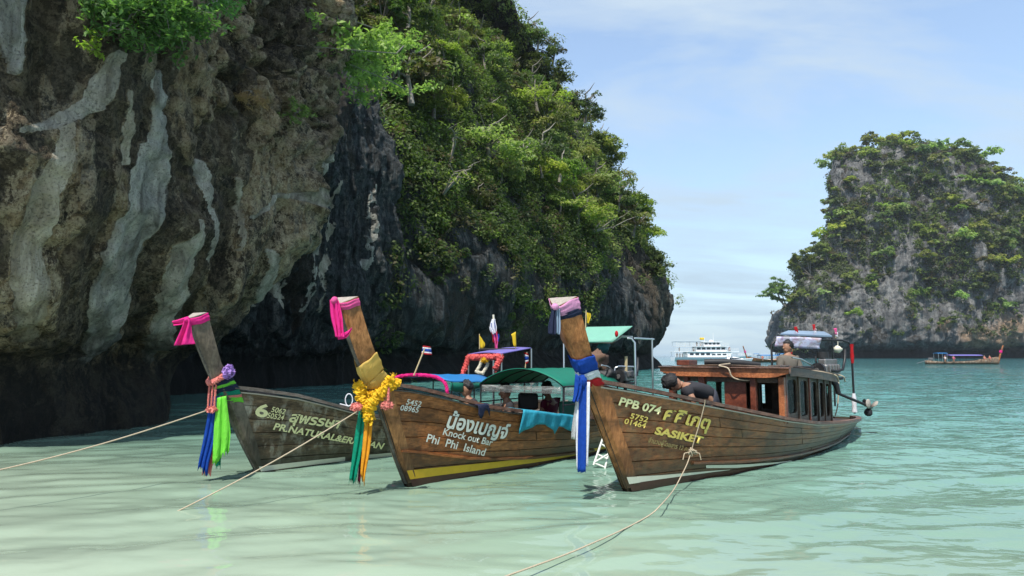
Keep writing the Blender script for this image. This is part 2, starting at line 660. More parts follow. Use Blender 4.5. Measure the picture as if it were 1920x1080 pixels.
def build_water():
    na, nr = 620, 640
    ang = np.linspace(-math.radians(80), math.radians(80), na)
    r = np.concatenate([[0.5], np.geomspace(1.6, 130, nr - 40), np.geomspace(140, 3000, 39)])
    A, R = np.meshgrid(ang, r, indexing='ij')
    X, Y = np.sin(A) * R, np.cos(A) * R
    z = np.zeros_like(X)
    q = np.stack([X, Y, np.zeros_like(X)], -1)
    ca, sa = math.cos(.22), math.sin(.22)
    u = np.stack([X * ca + Y * sa, -X * sa + Y * ca, np.zeros_like(X)], -1)
    liv = np.clip(.95 + .012 * Y + .08 * X, .80, 1.6)
    far = 1 - sstep(60, 125, R)
    w = .25 * np.stack([vnoise(q * .5 + 5, 91), vnoise(q * .5 + 9, 92), 0 * X], -1)
    z += .034 * vnoise((u + w) * np.array([.5, 1.45, 1]), 3) * far * liv
    z += .0165 * vnoise((u + w) * np.array([1.5, 3.9, 1]) + 7, 5) * (1 - sstep(30, 70, R)) * liv
    z += .0055 * vnoise((q + w) * np.array([4.0, 8.5, 1]) + 3, 8) * (1 - sstep(12, 28, R)) * liv
    z += .06 * vnoise(u * np.array([.09, .20, 1]) + 1, 11) * (1 - sstep(90, 130, R)) * np.clip((R - 6) / 30, 0, 1)
    V = np.stack([X, Y, z], -1).reshape(-1, 3)
    me = np_mesh('sea', V, grid_faces(na, len(r))[:, ::-1])
    # the rest of the sheet, beside and behind the camera
    o = link('sea', me, water_material())
    tag(o, 'pale green shallow sea turning teal further out', None, None, 'structure')
    return o


build_water()


# ------------------------------------------------------------------ cliffs
def loft(knots_u, knots_z, table, nu, nz, spread=None):
    """table[z][col] = plan point; returns (nu, nz, 3)"""
    T = np.asarray(table, float)                       # nz_k, cols, 2
    uu = np.linspace(knots_u[0], knots_u[-1], nu)
    zz = np.linspace(knots_z[0], knots_z[-1], nz)
    A = interp_smooth(zz, knots_z, T)                  # nz, cols, 2
    B = interp_smooth(uu, knots_u, np.swapaxes(A, 0, 1))   # nu, nz, 2
    Z = np.broadcast_to(zz, (nu, nz))
    return np.concatenate([B, Z[..., None]], -1)


def grid_normals(P):
    n = np.cross(np.gradient(P, axis=0), np.gradient(P, axis=1))
    return n / (np.linalg.norm(n, axis=-1, keepdims=True) + 1e-9)


def polyline_mask(px, py, pts, soft=.16):
    """1 inside a band of the given half widths round a polyline, fading over soft of it"""
    m = np.zeros_like(px)
    for (x0, y0, w0), (x1, y1, w1) in zip(pts[:-1], pts[1:]):
        dx, dy = x1 - x0, y1 - y0
        t = np.clip(((px - x0) * dx + (py - y0) * dy) / (dx * dx + dy * dy), 0, 1)
        w = w0 + (w1 - w0) * t
        d = np.hypot(px - x0 - t * dx, py - y0 - t * dy)
        m = np.maximum(m, 1 - sstep(1 - soft, 1 + soft, d / w))
    return m


ROCK = rock_material('limestone')
ROCK_FAR = rock_material('weathered_limestone', .16, True)

FLOW = [  # lime curtains on the near cliff: polyline with half widths, warmth
    ([(255, 125, 10), (250, 230, 20), (226, 330, 42), (188, 430, 36), (172, 520, 38), (160, 600, 40), (120, 690, 12)], .22),
    ([(296, 400, 5), (290, 470, 25), (284, 540, 26), (276, 620, 20), (268, 680, 9)], .55),
    ([(78, 235, 10), (52, 320, 20), (24, 420, 28), (0, 560, 24)], .85),
    ([(165, 95, 14), (120, 185, 18), (60, 222, 10), (0, 232, 6)], .45),
    ([(0, -20, 34), (8, 60, 24), (0, 120, 10)], .25),
    ([(190, 170, 8), (186, 240, 10), (184, 290, 7)], .9),
    ([(330, 300, 12), (345, 380, 9), (340, 470, 7)], .4),
    ([(590, 300, 9), (548, 358, 9), (480, 384, 7), (430, 402, 5)], .5),
    ([(585, 400, 3), (572, 460, 5), (556, 530, 5), (545, 580, 3)], .3),
    ([(625, 340, 3), (606, 420, 5), (590, 500, 5), (576, 570, 3)], .6),
    ([(478, 470, 7), (470, 520, 13), (462, 560, 8)], .5),
    ([(695, 340, 3), (688, 420, 4), (670, 500, 4)], .2),
    ([(520, 430, 3), (518, 500, 4), (508, 570, 3)], .6),
    ([(405, 330, 8), (412, 400, 6), (408, 470, 5)], .8),
]
DARK = [
    ([(75, 0, 26), (50, 90, 26), (20, 180, 22)],),
    ([(205, 290, 26), (232, 300, 22), (200, 330, 14)],),
    ([(135, 250, 14), (122, 380, 26), (100, 520, 44), (85, 640, 48)],),
    ([(262, 330, 9), (248, 400, 14), (236, 480, 20), (230, 620, 22)],),
    ([(318, 340, 8), (326, 430, 14), (322, 540, 22), (325, 640, 26)],),
    ([(385, 330, 8), (380, 420, 14), (372, 500, 18)],),
    ([(270, 240, 7), (290, 300, 10), (300, 370, 9)],),
    ([(440, 160, 5), (405, 215, 5), (372, 240, 5), (345, 222, 4)],),
    ([(0, 250, 20), (40, 268, 16)],),
    ([(205, 130, 14), (215, 190, 16), (205, 250, 12)],),
    ([(600, 60, 8), (560, 110, 5), (510, 150, 4)],),
    ([(420, 70, 12), (425, 150, 10)],),
]


def build_near_cliff():
    kz = [-1.2, 0.4, 1.6, 3.2, 6.0, 9.3, 13.0, 18.0, 30.0]
    T = [
        [(-20.0, 8), (-12.6, 10.2), (-9.6, 12.2), (-8.95, 14.6), (-8.45, 16.2), (-9.0, 18.0), (-11.6, 20.5), (-13.6, 26), (-12.6, 31), (-10.4, 35), (-8.6, 38.5), (-9.5, 43)],
        [(-20.0, 8), (-12.6, 10.2), (-9.6, 12.3), (-8.95, 14.7), (-8.45, 16.3), (-9.0, 18.1), (-11.6, 20.5), (-13.6, 26), (-12.6, 31), (-10.4, 35), (-8.6, 38.5), (-9.5, 43)],
        [(-20.2, 8.4), (-12.9, 10.6), (-10.0, 12.6), (-9.4, 15.0), (-8.95, 16.8), (-9.2, 18.5), (-11.9, 21), (-13.9, 26), (-12.9, 31), (-10.7, 35), (-8.8, 38.5), (-9.5, 43)],
        [(-19.4, 7.6), (-12.0, 9.8), (-9.0, 12.0), (-8.4, 14.4), (-7.9, 16.2), (-7.3, 18.2), (-11.0, 20.2), (-12.6, 25), (-11.8, 30.5), (-9.9, 34.5), (-8.2, 38.2), (-9.2, 43)],
        [(-18.6, 7.2), (-11.0, 9.3), (-8.3, 11.5), (-7.6, 14.0), (-7.0, 16.4), (-6.15, 19.0), (-10.2, 20.6), (-11.6, 25), (-10.9, 30), (-9.2, 34.2), (-7.4, 38), (-9.0, 43)],
        [(-18, 6.8), (-10.2, 8.9), (-7.5, 11.0), (-6.8, 13.8), (-6.1, 16.6), (-5.25, 19.6), (-9.0, 21), (-10.6, 25), (-10.3, 29.5), (-8.9, 34), (-7.2, 38), (-9.0, 43)],
        [(-17.6, 6.8), (-9.8, 8.9), (-7.1, 11.0), (-6.4, 13.8), (-5.8, 16.8), (-5.2, 19.9), (-8.2, 21.8), (-10.0, 25.5), (-9.9, 29.5), (-9.0, 34), (-7.6, 38), (-10.0, 43)],
        [(-18, 8.0), (-11.0, 9.8), (-8.6, 11.8), (-7.9, 14.6), (-7.4, 17.4), (-7.2, 20.4), (-9.4, 22.8), (-11.0, 26.5), (-11.2, 30.5), (-10.6, 34.6), (-9.8, 38.5), (-12.5, 43)],
        [(-24, 14), (-19, 16), (-17, 18), (-16.5, 20), (-16.2, 22), (-16.6, 25), (-17, 27), (-18, 30), (-18, 33), (-18, 37), (-18, 41), (-20, 45)],
    ]
    ku = [0, 5, 9.2, 11.7, 13.6, 15.6, 18.6, 23.5, 28, 32.4, 36.3, 40]
    nu, nz = 820, 620
    P = loft(ku, kz, T, nu, nz)
    N = grid_normals(P)
    Z = P[..., 2]
    cov = np.clip((Z - .3) / 2.0, .25, 1)
    U = np.broadcast_to(np.linspace(0, 40, nu)[:, None], Z.shape)
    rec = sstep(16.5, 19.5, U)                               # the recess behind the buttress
    q = P.copy()
    warp = np.stack([fbm(P / 3.1, 3, 40), fbm(P / 3.1 + 5, 3, 41), fbm(P / 3.1 + 9, 3, 42)], -1)
    d = 0.55 * fbm(P / 4.2, 4, 1) * cov
    flute = ridged((P + .55 * warp) * np.array([.62, .62, .085]), 3, 7)
    d += flute * (.28 + .34 * rec) * cov
    # blocky, cracked rock on the upper buttress
    blk = sstep(6.0, 8.5, Z) * (1 - rec) * sstep(11.2, 13.2, U)
    w1, w2 = worley((P + .5 * warp) * np.array([.95, .95, .62]), 5)
    crack = sstep(.0, .16, w2 - w1)
    d += blk * (.42 * (crack - 1) + .25 * (.6 - w1))
    w1, w2 = worley((P + .3 * warp) * np.array([2.6, 2.6, 1.7]), 9)
    d += blk * (.16 * (sstep(0, .2, w2 - w1) - 1) + .10 * (.5 - w1))
    # scalloped, dripping hollows lower down
    drip = np.abs(vnoise((P + .35 * warp) * np.array([1.05, 1.05, .26]), 21))          # rounded curtains with sharp creases
    drip2 = np.abs(vnoise((P + .25 * warp) * np.array([2.7, 2.7, .5]), 23))
    d += (1 - blk) * (.55 * drip + .20 * drip2) * cov
    cr = np.abs(fbm((P + .3 * warp) * np.array([1.6, 1.6, 1.1]), 3, 27))
    d += (.30 * cr + .13 * np.abs(fbm(P * 3.9, 3, 29))) * (.45 + .55 * blk) * cov
    # stalactite tips along the lower lip of the buttress
    lip = np.clip(vnoise(P * np.array([2.3, 2.3, .5]) + 3, 33), 0, 1) * (sstep(4.3, 5.2, Z) * (1 - sstep(6.6, 7.6, Z))) * sstep(13.0, 14.2, U) * (1 - rec)
    d += .7 * lip
    d += (.10 * fbm(P * 1.5, 4, 13) + .045 * fbm(P * 5.0, 4, 17, .6)) * cov
    px, py = project(P)
    jx = px + 9 * fbm(P * 1.3, 3, 61) + 7 * fbm(P * np.array([4, 4, 2.2]), 4, 65, .65)
    jy = py + 14 * fbm(P * .9, 3, 62)
    flow = np.zeros_like(Z); warm = np.zeros_like(Z); dark = np.zeros_like(Z)
    warm[:] = np.clip(.85 + .3 * fbm(P / 4, 3, 71), 0, 1) * (1 - rec)  # recess falls to the dark cold colours, its shade painted in
    for pts, wm in FLOW:
        k = polyline_mask(jx, jy, pts)
        warm = warm * (1 - k) + wm * k
        flow = np.maximum(flow, k)
    for (pts,) in DARK:
        dark = np.maximum(dark, polyline_mask(jx, jy, pts, .5))
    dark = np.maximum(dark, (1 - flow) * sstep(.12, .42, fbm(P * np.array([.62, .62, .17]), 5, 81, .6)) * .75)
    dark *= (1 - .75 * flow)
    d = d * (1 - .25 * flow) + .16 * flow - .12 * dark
    P = P + N * d[..., None] * 1.0
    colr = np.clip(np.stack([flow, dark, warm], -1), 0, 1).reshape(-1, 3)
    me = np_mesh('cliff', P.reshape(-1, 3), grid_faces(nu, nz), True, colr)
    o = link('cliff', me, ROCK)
    tag(o, 'overhanging limestone cliff with lime curtains at the left of the beach', None, None, 'structure')
    return P


CLIFF_P = build_near_cliff()

# headland: base line on the water, inward direction, inset by height
HB = np.array([(-9.5, 36.5), (-6.6, 40), (-3.0, 46), (1.0, 53), (6.0, 62.5), (11, 71), (15.5, 79), (18.4, 84.5), (19.6, 88), (19.0, 92), (15, 98), (6, 106), (-6, 112)])
HI = np.array([(-.9, .42), (-.9, .42), (-.9, .43), (-.9, .44), (-.89, .45), (-.89, .45), (-.9, .43), (-.95, .3), (-1, 0), (-.9, -.45), (-.6, -.8), (-.5, -.87), (-.5, -.87)])
HU = np.concatenate([[0], np.cumsum(np.hypot(*np.diff(HB, axis=0).T))])
HZ = [-1.5, .5, 1.8, 3.5, 6.5, 10, 14, 20, 28, 32, 37, 42, 50, 60, 72]
HO = [.4, .4, 1.6, .3, -.7, -.1, 1.3, 4.3, 7.8, 11.8, 16.6, 23.0, 32, 44, 59]


def build_headland():
    nu, nz = 460, 420
    T = [[tuple(HB[c] + HI[c] * o) for c in range(len(HB))] for o in HO]
    # more height samples low down
    P = loft(list(HU), HZ, T, nu, nz)
    N = grid_normals(P)
    Z = P[..., 2]
    cov = np.clip((Z - .2) / 3, .25, 1)
    wall = 1 - sstep(13, 20, Z)
    warp = np.stack([fbm(P / 7, 3, 140), fbm(P / 7 + 5, 3, 141), fbm(P / 7 + 9, 3, 142)], -1)
    d = 1.5 * fbm(P / 11, 4, 101) * cov
    d += wall * ridged((P + 1.3 * warp) * np.array([.36, .36, .06]), 3, 107) * .75 * cov
    d += .55 * ridged(P / 4.5, 3, 111) * (1 - wall)
    d += (.26 * fbm(P / 1.3, 4, 113)) * cov
    w1, w2 = worley(P * np.array([.33, .33, .2]) + warp * .2, 115)
    crk = sstep(0, .15, w2 - w1)
    d += .5 * (crk - 1) * cov
    flow = sstep(.25, .8, fbm((P + warp) * np.array([.6, .6, .09]), 3, 121)) * wall * .25
    dark = sstep(-.15, .5, fbm(P * np.array([.25, .25, .07]), 4, 125)) * .7
    dark = np.maximum(dark, (1 - crk) * .7)  # cracks darkened in colour, as shade would
    warm = np.clip(-.05 + .3 * fbm(P / 9, 3, 128), 0, .3)
    P = P + N * d[..., None]
    colr = np.clip(np.stack([flow, dark, warm], -1), 0, 1).reshape(-1, 3)
    me = np_mesh('headland', P.reshape(-1, 3), grid_faces(nu, nz), True, colr)
    o = link('headland', me, ROCK_HEAD)
    tag(o, 'steep forested limestone headland running out into the sea', None, None, 'structure')
    return P, grid_normals(P)


ROCK_HEAD = rock_material('headland_limestone', .55)
HEAD_P, HEAD_N = build_headland()

# the island across the bay: shoulder block and main block
def block(name, base, inward, kz, off, seed, label, nu, nz, top=None, warmth=None):
    base = np.asarray(base, float); inward = np.asarray(inward, float)
    U = np.concatenate([[0], np.cumsum(np.hypot(*np.diff(base, axis=0).T))])
    T = [[tuple(base[c] + inward[c] * o) for c in range(len(base))] for o in off]
    P = loft(list(U), kz, T, nu, nz)
    if top is not None:                                   # squeeze the height to follow the skyline
        t = interp_smooth(np.linspace(U[0], U[-1], nu), U, np.asarray(top, float))
        P[..., 2] = np.where(P[..., 2] > 0, P[..., 2] * (t / kz[-1])[:, None], P[..., 2])
    N = grid_normals(P)
    Z = P[..., 2]
    cov = np.clip((Z - 1) / 8, .1, 1)
    warp = np.stack([fbm(P / 16, 3, seed + 40), fbm(P / 16 + 5, 3, seed + 41), fbm(P / 16 + 9, 3, seed + 42)], -1)
    d = 4.0 * fbm(P / 26, 4, seed + 1) * cov
    d += 1.8 * ridged((P + 3 * warp) * np.array([.15, .15, .035]), 3, seed + 7) * cov
    w1, w2 = worley((P + 5 * warp) * np.array([.16, .16, .075]), seed + 9)
    crk = sstep(0, .16, w2 - w1)
    d += .8 * (crk - 1) * cov
    d += 1.3 * fbm(P * np.array([.34, .34, .2]), 5, seed + 13, .6) * cov + .7 * ridged((P + 2 * warp) * np.array([.4, .4, .12]), 3, seed + 17) * cov
    dark = np.maximum((1 - crk) * .4, .6 * sstep(.1, .6, fbm(P * np.array([.1, .1, .03]), 4, seed + 15)))  # first term paints crevice shade into the colour
    px, py = project(P)
    warm = np.zeros_like(Z)
    for cx, cy, rx, ry in ((1830, 632, 40, 22), (1890, 625, 40, 36), (1770, 612, 14, 12)):
        warm = np.maximum(warm, 1 - sstep(.55, 1.2, np.hypot((px - cx) / rx, (py - cy) / ry) + .35 * fbm(P / 5, 3, seed + 19)))
    P = P + N * d[..., None]
    colr = np.clip(np.stack([np.zeros_like(Z), dark, warm], -1), 0, 1).reshape(-1, 3)
    me = np_mesh(name, P.reshape(-1, 3), grid_faces(nu, nz), True, colr)
    tag(link(name, me, ROCK_FAR), label, None, None, 'structure')
    return P, grid_normals(P)


ISL_P, ISL_N = block('island', [(217, 432), (190, 390), (168, 357), (172, 345), (186, 338), (205, 338), (228, 338), (250, 341), (275, 346), (305, 360), (330, 400)],
                     [(.25, 0), (.25, 0), (.25, .15), (.25, .7), (.1, 1), (0, 1), (0, 1), (-.05, 1), (-.2, .98), (-.6, .8), (-1, 0)],
                     [-2, 1, 5, 8, 12, 30, 48, 62, 78, 92, 104, 110, 113], [5, 5.5, 5.5, .5, -1, .5, 2, 5.5, 11, 18, 26, 36, 60], 200,
                     'tall rock island with forested top across the bay', 340, 300,
                     top=[108, 109, 111, 112, 114, 117, 121, 118, 109, 95, 85])
SHO_P, SHO_N = block('island_shoulder', [(172, 425), (154, 388), (137, 355), (139, 343), (148, 337), (160, 335), (175, 337), (190, 340)],
                     [(1, 0), (1, 0), (.97, .25), (.7, .7), (.1, 1), (0, 1), (0, 1), (0, 1)],
                     [-2, 1, 5, 8, 12, 24, 36, 46, 54, 60], [4, 4.5, 4.5, .5, -1, 0.5, 3, 8, 15, 30], 230,
                     'lower rock shoulder at the left foot of the far island', 200, 170,
                     top=[36, 36, 37, 42, 50, 56, 58, 58])


# ------------------------------------------------------------------ vegetation
LEAF = leaf_material('foliage', (.065, .092, .028), (.28, .33, .075), .5)
LEAF_FRESH = leaf_material('fresh_foliage', (.06, .125, .022), (.27, .43, .07), .5)
DRY = plain('dry_straw', (.40, .27, .12), .8, trans=.3)
LEAF_FAR = leaf_material('island_foliage', (.058, .084, .026), (.31, .36, .08), .5)
BARK = plain('bark', (.16, .14, .115), .85, bump=.4)
BARK_PALE = plain('pale_bark', (.25, .225, .185), .85, bump=.3)


def leaf_quads(C, out, size, rng, aspect=.5, up=.5, jit=.8):
    """one folded rhombus per point; C centres, out outward directions"""
    n = len(C)
    N = out * .55 + np.array([0, 0, up]) + rng.normal(0, jit * .5, (n, 3))
    N /= np.linalg.norm(N, axis=1, keepdims=True) + 1e-9
    A = np.cross(N, rng.normal(0, 1, (n, 3)))
    A /= np.linalg.norm(A, axis=1, keepdims=True) + 1e-9
    B = np.cross(N, A)
    l = (size * rng.uniform(.6, 1.25, n))[:, None]
    w = l * aspect
    V = np.stack([C - A * l, C + B * w + N * w * .25 + A * l * .1, C + A * l - N * l * .15, C - B * w + N * w * .25 + A * l * .1], 1)
    return V.reshape(-1, 3), np.arange(4 * n).reshape(n, 4)


def crown_arrays(rng, rx, rz, nclump, nleaf, size, lean=(0, 0), flat=.75, tone=(.35, .3), dry=.0):
    """clumps of leaves through an uneven crown"""
    Cs, Os, Ts = [], [], []
    for k in range(nclump):
        v = rng.normal(0, 1, 3); v /= np.linalg.norm(v)
        if v[2] < -.35: v[2] *= -.6
        rad = rng.uniform(.45, 1.0) ** .7
        c = v * np.array([rx, rx, rz]) * rad * rng.uniform(.8, 1.18)
        c[:2] += np.array(lean) * (c[2] / rz)
        cr = rx * rng.uniform(.24, .46)
        m = int(nleaf / nclump * rng.uniform(.6, 1.4))
        o = rng.normal(0, 1, (m, 3)); o /= np.linalg.norm(o, axis=1, keepdims=True)
        o[:, 2] = np.where(o[:, 2] < -.2, -o[:, 2] * .7, o[:, 2])
        p = c + o * cr * np.array([1, 1, flat]) * (rng.uniform(.35, 1.05, (m, 1)) ** .6)
        Cs.append(p); Os.append(o)
        t = np.clip(tone[0] + rng.normal(0, tone[1]) + rng.normal(0, .12, m), 0, 1)
        dr = np.full(m, 1.0 if rng.random() < dry else 0.0) * rng.uniform(.5, 1)
        Ts.append(np.stack([t, dr, np.zeros(m)], 1))
    C, O, T = np.concatenate(Cs), np.concatenate(Os), np.concatenate(Ts)
    V, F = leaf_quads(C, O, size, rng)
    return V, F, np.repeat(T, 4, 0)


def crown_mesh(name, seed, mat, **kw):
    rng = np.random.default_rng(seed)
    V, F, T = crown_arrays(rng, **kw)
    me = np_mesh(name, V, F, False, T)
    me.materials.append(mat)
    return me


def trunk_mesh(seed, h, r, spread, mat):
    rng = np.random.default_rng(seed)
    mb = MB()
    base = np.array([0, 0, -.35 * h])
    top = np.array([rng.uniform(-.1, .1) * h, rng.uniform(-.1, .1) * h, h * .75])
    mid = (base + top) / 2 + rng.normal(0, .06 * h, 3)
    pts = [base, (base + mid) / 2, mid, (mid + top) / 2, top]
    mb.tube(pts, [r * 1.3, r, r * .8, r * .6, r * .3], 7)
    for k in range(5):
        a = rng.uniform(0, 2 * math.pi)
        s = pts[2 + k % 3]
        e = s + np.array([math.cos(a) * spread, math.sin(a) * spread, h * rng.uniform(.2, .5)])
        mb.tube([s, (s + e) / 2 + np.array([0, 0, -.05 * h]), e], [r * .55, r * .4, r * .12], 5)
    me = mb.mesh('trunk')
    me.materials.append(mat)
    return me


def scatter_pick(P, N, n, rng, ok):
    """random grid indices weighted by ok"""
    w = ok.ravel().astype(float)
    a = np.linalg.norm(np.cross(np.gradient(P, axis=0), np.gradient(P, axis=1)), axis=-1).ravel()
    w = w * a
    idx = rng.choice(len(w), size=n, replace=False, p=w / w.sum())
    return idx


def facing(P, N):
    C = np.array([0, 0, EYE]) - P
    C /= np.linalg.norm(C, axis=-1, keepdims=True)
    return (N * C).sum(-1)


def orient(N):
    """make grid normals point away from the rock (toward the camera side or up)"""
    return N


def veg_mask(P, seed, low, high, sc):
    z = P[..., 2]
    n = fbm(P / sc, 4, seed)
    return sstep(low, high, z + n * (high - low) * .9)


def undergrowth(name, P, N, ok, n, rng, rad, leaves, size, mat, label, tone=(.3, .22), dry=.08, back=.3):
    """ground cover on the rock: leaf clumps joined into one object"""
    idx = scatter_pick(P, N, n, rng, ok)
    Pc, Nc = P.reshape(-1, 3)[idx], N.reshape(-1, 3)[idx]
    r = rng.uniform(rad[0], rad[1], n)
    tone_n = fbm(Pc / (rad[1] * 4.5), 3, 77)
    o = rng.normal(0, 1, (n, leaves, 3)); o /= np.linalg.norm(o, axis=2, keepdims=True)
    o = o + Nc[:, None] * .55
    o /= np.linalg.norm(o, axis=2, keepdims=True)
    C = Pc[:, None] + Nc[:, None] * (r * back)[:, None, None] + o * r[:, None, None] * (rng.uniform(.3, 1.1, (n, leaves, 1)) ** .6) * np.array([1, 1, .8])
    t = np.clip(tone[0] + tone_n[:, None] * tone[1] * 1.2 + rng.normal(0, tone[1], (n, 1)) + rng.normal(0, .1, (n, leaves)), 0, 1)
    d = np.where(rng.random((n, 1)) < dry, rng.uniform(.4, 1, (n, 1)), 0) * np.ones((n, leaves))
    V, F = leaf_quads(C.reshape(-1, 3), o.reshape(-1, 3), size, rng)
    T = np.stack([t.ravel(), d.ravel(), 0 * t.ravel()], 1)
    me = np_mesh(name, V, F, False, np.repeat(T, 4, 0))
    o_ = link(name, me, mat)
    tag(o_, label, None, None, 'stuff')
    return o_


rngv = np.random.default_rng(11)

# grid normals may face into the rock: flip so that they look outwards
def outward(P, N, inward_ref):
    ref = P - inward_ref
    s = np.sign((N * ref).sum(-1, keepdims=True).mean())
    return N * s


HEAD_N = HEAD_N * (1 if (HEAD_N[120, 200] @ np.array([.9, -.4, .2])) > 0 else -1)
ISL_N = ISL_N * (1 if ISL_N[170, 150, 1] < 0 else -1)
SHO_N = SHO_N * (1 if SHO_N[100, 90, 1] < 0 else -1)


def in_frame(P, m=60):
    px, py = project(P)
    return (px > -m) & (px < 1920 + m) & (py > -m - 80) & (py < 1080) & (P[..., 1] > 1)


def head_ok():
    px, py = project(HEAD_P)
    v = sstep(7.0, 13, HEAD_P[..., 2] + 5.5 * fbm(HEAD_P / 6.5, 4, 301) + np.clip((66 - HEAD_P[..., 1]) * .17, -4.5, 4.5))
    bare = sstep(.42, .62, fbm(HEAD_P / 4.0, 3, 305)) * .9
    return v * (1 - bare) * in_frame(HEAD_P) * (facing(HEAD_P, HEAD_N) > -.25)


H_OK = head_ok()
undergrowth('headland_undergrowth', HEAD_P, HEAD_N, H_OK * (HEAD_P[..., 1] < 72), 3600, rngv, (.4, 1.1), 56, .14, LEAF,
            'dense shrubs and creepers covering the headland slope', (.26, .26), .14)
undergrowth('headland_undergrowth', HEAD_P, HEAD_N, H_OK * (HEAD_P[..., 1] >= 66), 2500, rngv, (.6, 1.4), 52, .19, LEAF,
            'shrubs and creepers covering the seaward end of the headland', (.26, .26), .14)

TREE_KINDS = []
for k in range(7):
    rx = [1.0, 1.0, .95, 1.0, .9, 1.05, 1.0][k]
    me = crown_mesh('crown', 500 + k, LEAF, rx=rx, rz=[.75, .62, .9, .7, 1.0, .55, .8][k], nclump=[26, 22, 20, 30, 18, 24, 16][k],
                    nleaf=[2300, 1900, 1700, 2600, 1500, 2000, 1200][k], size=.068, tone=[(.30, .2), (.72, .2), (.12, .12), (.42, .28), (.24, .2), (.9, .14), (.45, .25)][k],
                    dry=[.0, .0, .05, .0, .12, .0, .5][k])
    TREE_KINDS.append((me, trunk_mesh(600 + k, 1.1, .06, .5, BARK_PALE if k % 3 == 0 else BARK)))

KIND_WORDS = ['full rounded green tree', 'bright yellow-green tree', 'dark green tree', 'broad mixed green tree', 'tall olive green tree', 'spreading light green tree', 'thin brownish half-dry tree']


def plant_trees(P, N, ok, n, rng, size, gap, group, tail, where, parts=True, kinds=range(7), lift=.55, nm='forest_tree', far=False):
    cand = scatter_pick(P, N, min(n * 14, int((ok > 0).sum())), rng, ok)
    Pf, Nf = P.reshape(-1, 3), N.reshape(-1, 3)
    took = []
    for i in cand:
        p = Pf[i]
        if any((p[0] - q[0]) ** 2 + (p[1] - q[1]) ** 2 + (p[2] - q[2]) ** 2 < (gap * (r + q[3]) * .5) ** 2 for q in took for r in (q[3],)):
            continue
        s = rng.uniform(*size) if rng.random() < .7 else size[0] + (size[1] - size[0]) * rng.uniform(.6, 1.35)
        took.append((*p, s))
        k = int(rng.choice(list(kinds)))
        nn = Nf[i]
        pos = p + nn * s * lift * .6 + np.array([0, 0, s * lift])
        lab = f'{KIND_WORDS[k]} {where(p)} {tail}'
        if parts:
            root = empty(nm, tuple(pos), lab, 'tree', group + ', ' + KIND_WORDS[k] + 's', rng.uniform(0, 6.28))
            root.scale = (s, s, s * rng.uniform(.85, 1.2))
            link('crown', TREE_KINDS[k][0], None, root)
            link('trunk', TREE_KINDS[k][1], None, root)
        else:
            o = link(nm, FAR_KINDS[k])
            o.location = tuple(pos); o.rotation_euler = (0, 0, rng.uniform(0, 6.28))
            o.scale = (s, s, s * rng.uniform(.8, 1.1))
            tag(o, lab, 'tree', group + ', ' + KIND_WORDS[k] + 's')
        if len(took) >= n:
            break
    return took


def head_where(p):
    px, py = project(p)
    h = 'high up' if py < 200 else ('halfway up' if py < 380 else 'low down')
    return f"{h} {'near the cleft' if px < 860 else ('on the middle slope' if px < 1020 else 'on the seaward side')}"


def isl_where(p):
    px, py = project(p)
    h = 'on the summit' if py < 320 else ('on the upper wall' if py < 420 else 'on the lower wall')
    return f"{h} {'at the left' if px < 1660 else ('in the middle' if px < 1790 else 'at the right')}"


FAR_KINDS = [crown_mesh('crown', 700 + k, LEAF_FAR, rx=[1.0, 1.0, .95, 1.0, .9, 1.05, 1.0][k], rz=[.85, .72, .95, .8, 1.1, .7, .85][k], nclump=[11, 10, 9, 12, 8, 10, 8][k],
                        nleaf=[420, 380, 360, 460, 330, 380, 260][k], size=.17, tone=[(.40, .2), (.75, .2), (.18, .14), (.45, .25), (.30, .2), (.85, .16), (.45, .25)][k],
                        dry=[.0, .0, .05, .0, .12, .0, .5][k], flat=.9) for k in range(7)]
plant_trees(HEAD_P, HEAD_N, H_OK * (HEAD_P[..., 2] > 12), 230, rngv, (1.1, 2.7), .66, 'forest trees on the headland', 'of the headland', head_where)


def isl_ok(P, N, seed, lo, hi):
    z = P[..., 2]
    v = sstep(lo, hi, z + 24 * fbm(P / 24, 4, seed) + 9 * fbm(P / 8, 3, seed + 3))
    return np.clip(v, .42 * (z > 11) * sstep(.0, .3, fbm(P / 9, 3, seed + 5)), 1) * (1 - .93 * sstep(.22, .45, fbm(P / np.array([9, 9, 14]), 3, seed + 8))) * in_frame(P) * (facing(P, N) > -.3)


I_OK = isl_ok(ISL_P, ISL_N, 401, 26, 62)
S_OK = isl_ok(SHO_P, SHO_N, 411, 14, 40) * (SHO_P[..., 1] < 380)
undergrowth('island_undergrowth', ISL_P, ISL_N, I_OK, 2600, rngv, (1.2, 2.8), 30, .62, LEAF_FAR, 'shrubs covering the upper slopes of the far island', (.28, .22), .16)
undergrowth('shoulder_undergrowth', SHO_P, SHO_N, S_OK, 420, rngv, (1.2, 2.6), 30, .6, LEAF_FAR, 'shrubs on the rock shoulder of the far island', (.28, .22), .16)
plant_trees(ISL_P, ISL_N, I_OK, 215, rngv, (2.6, 5.4), .62, 'forest trees on the far island', 'of the far island', isl_where, False, far=True, nm='island_tree')
plant_trees(SHO_P, SHO_N, S_OK, 34, rngv, (2.2, 4.2), .75, 'forest trees on the island shoulder', 'on the rock shoulder of the far island', lambda p: '', False, far=True, nm='shoulder_tree')


def seen_on(P, px, py, tol=9):
    """the nearest point of a rock surface seen at a pixel"""
    X, Y = project(P)
    m = (np.abs(X - px) < tol) & (np.abs(Y - py) < tol) & (P[..., 1] > 1)
    if not m.any():
        m = np.hypot(X - px, Y - py) <= np.hypot(X - px, Y - py).min() + 2
    q = P[m]
    return q[np.argmin(q[:, 1])]


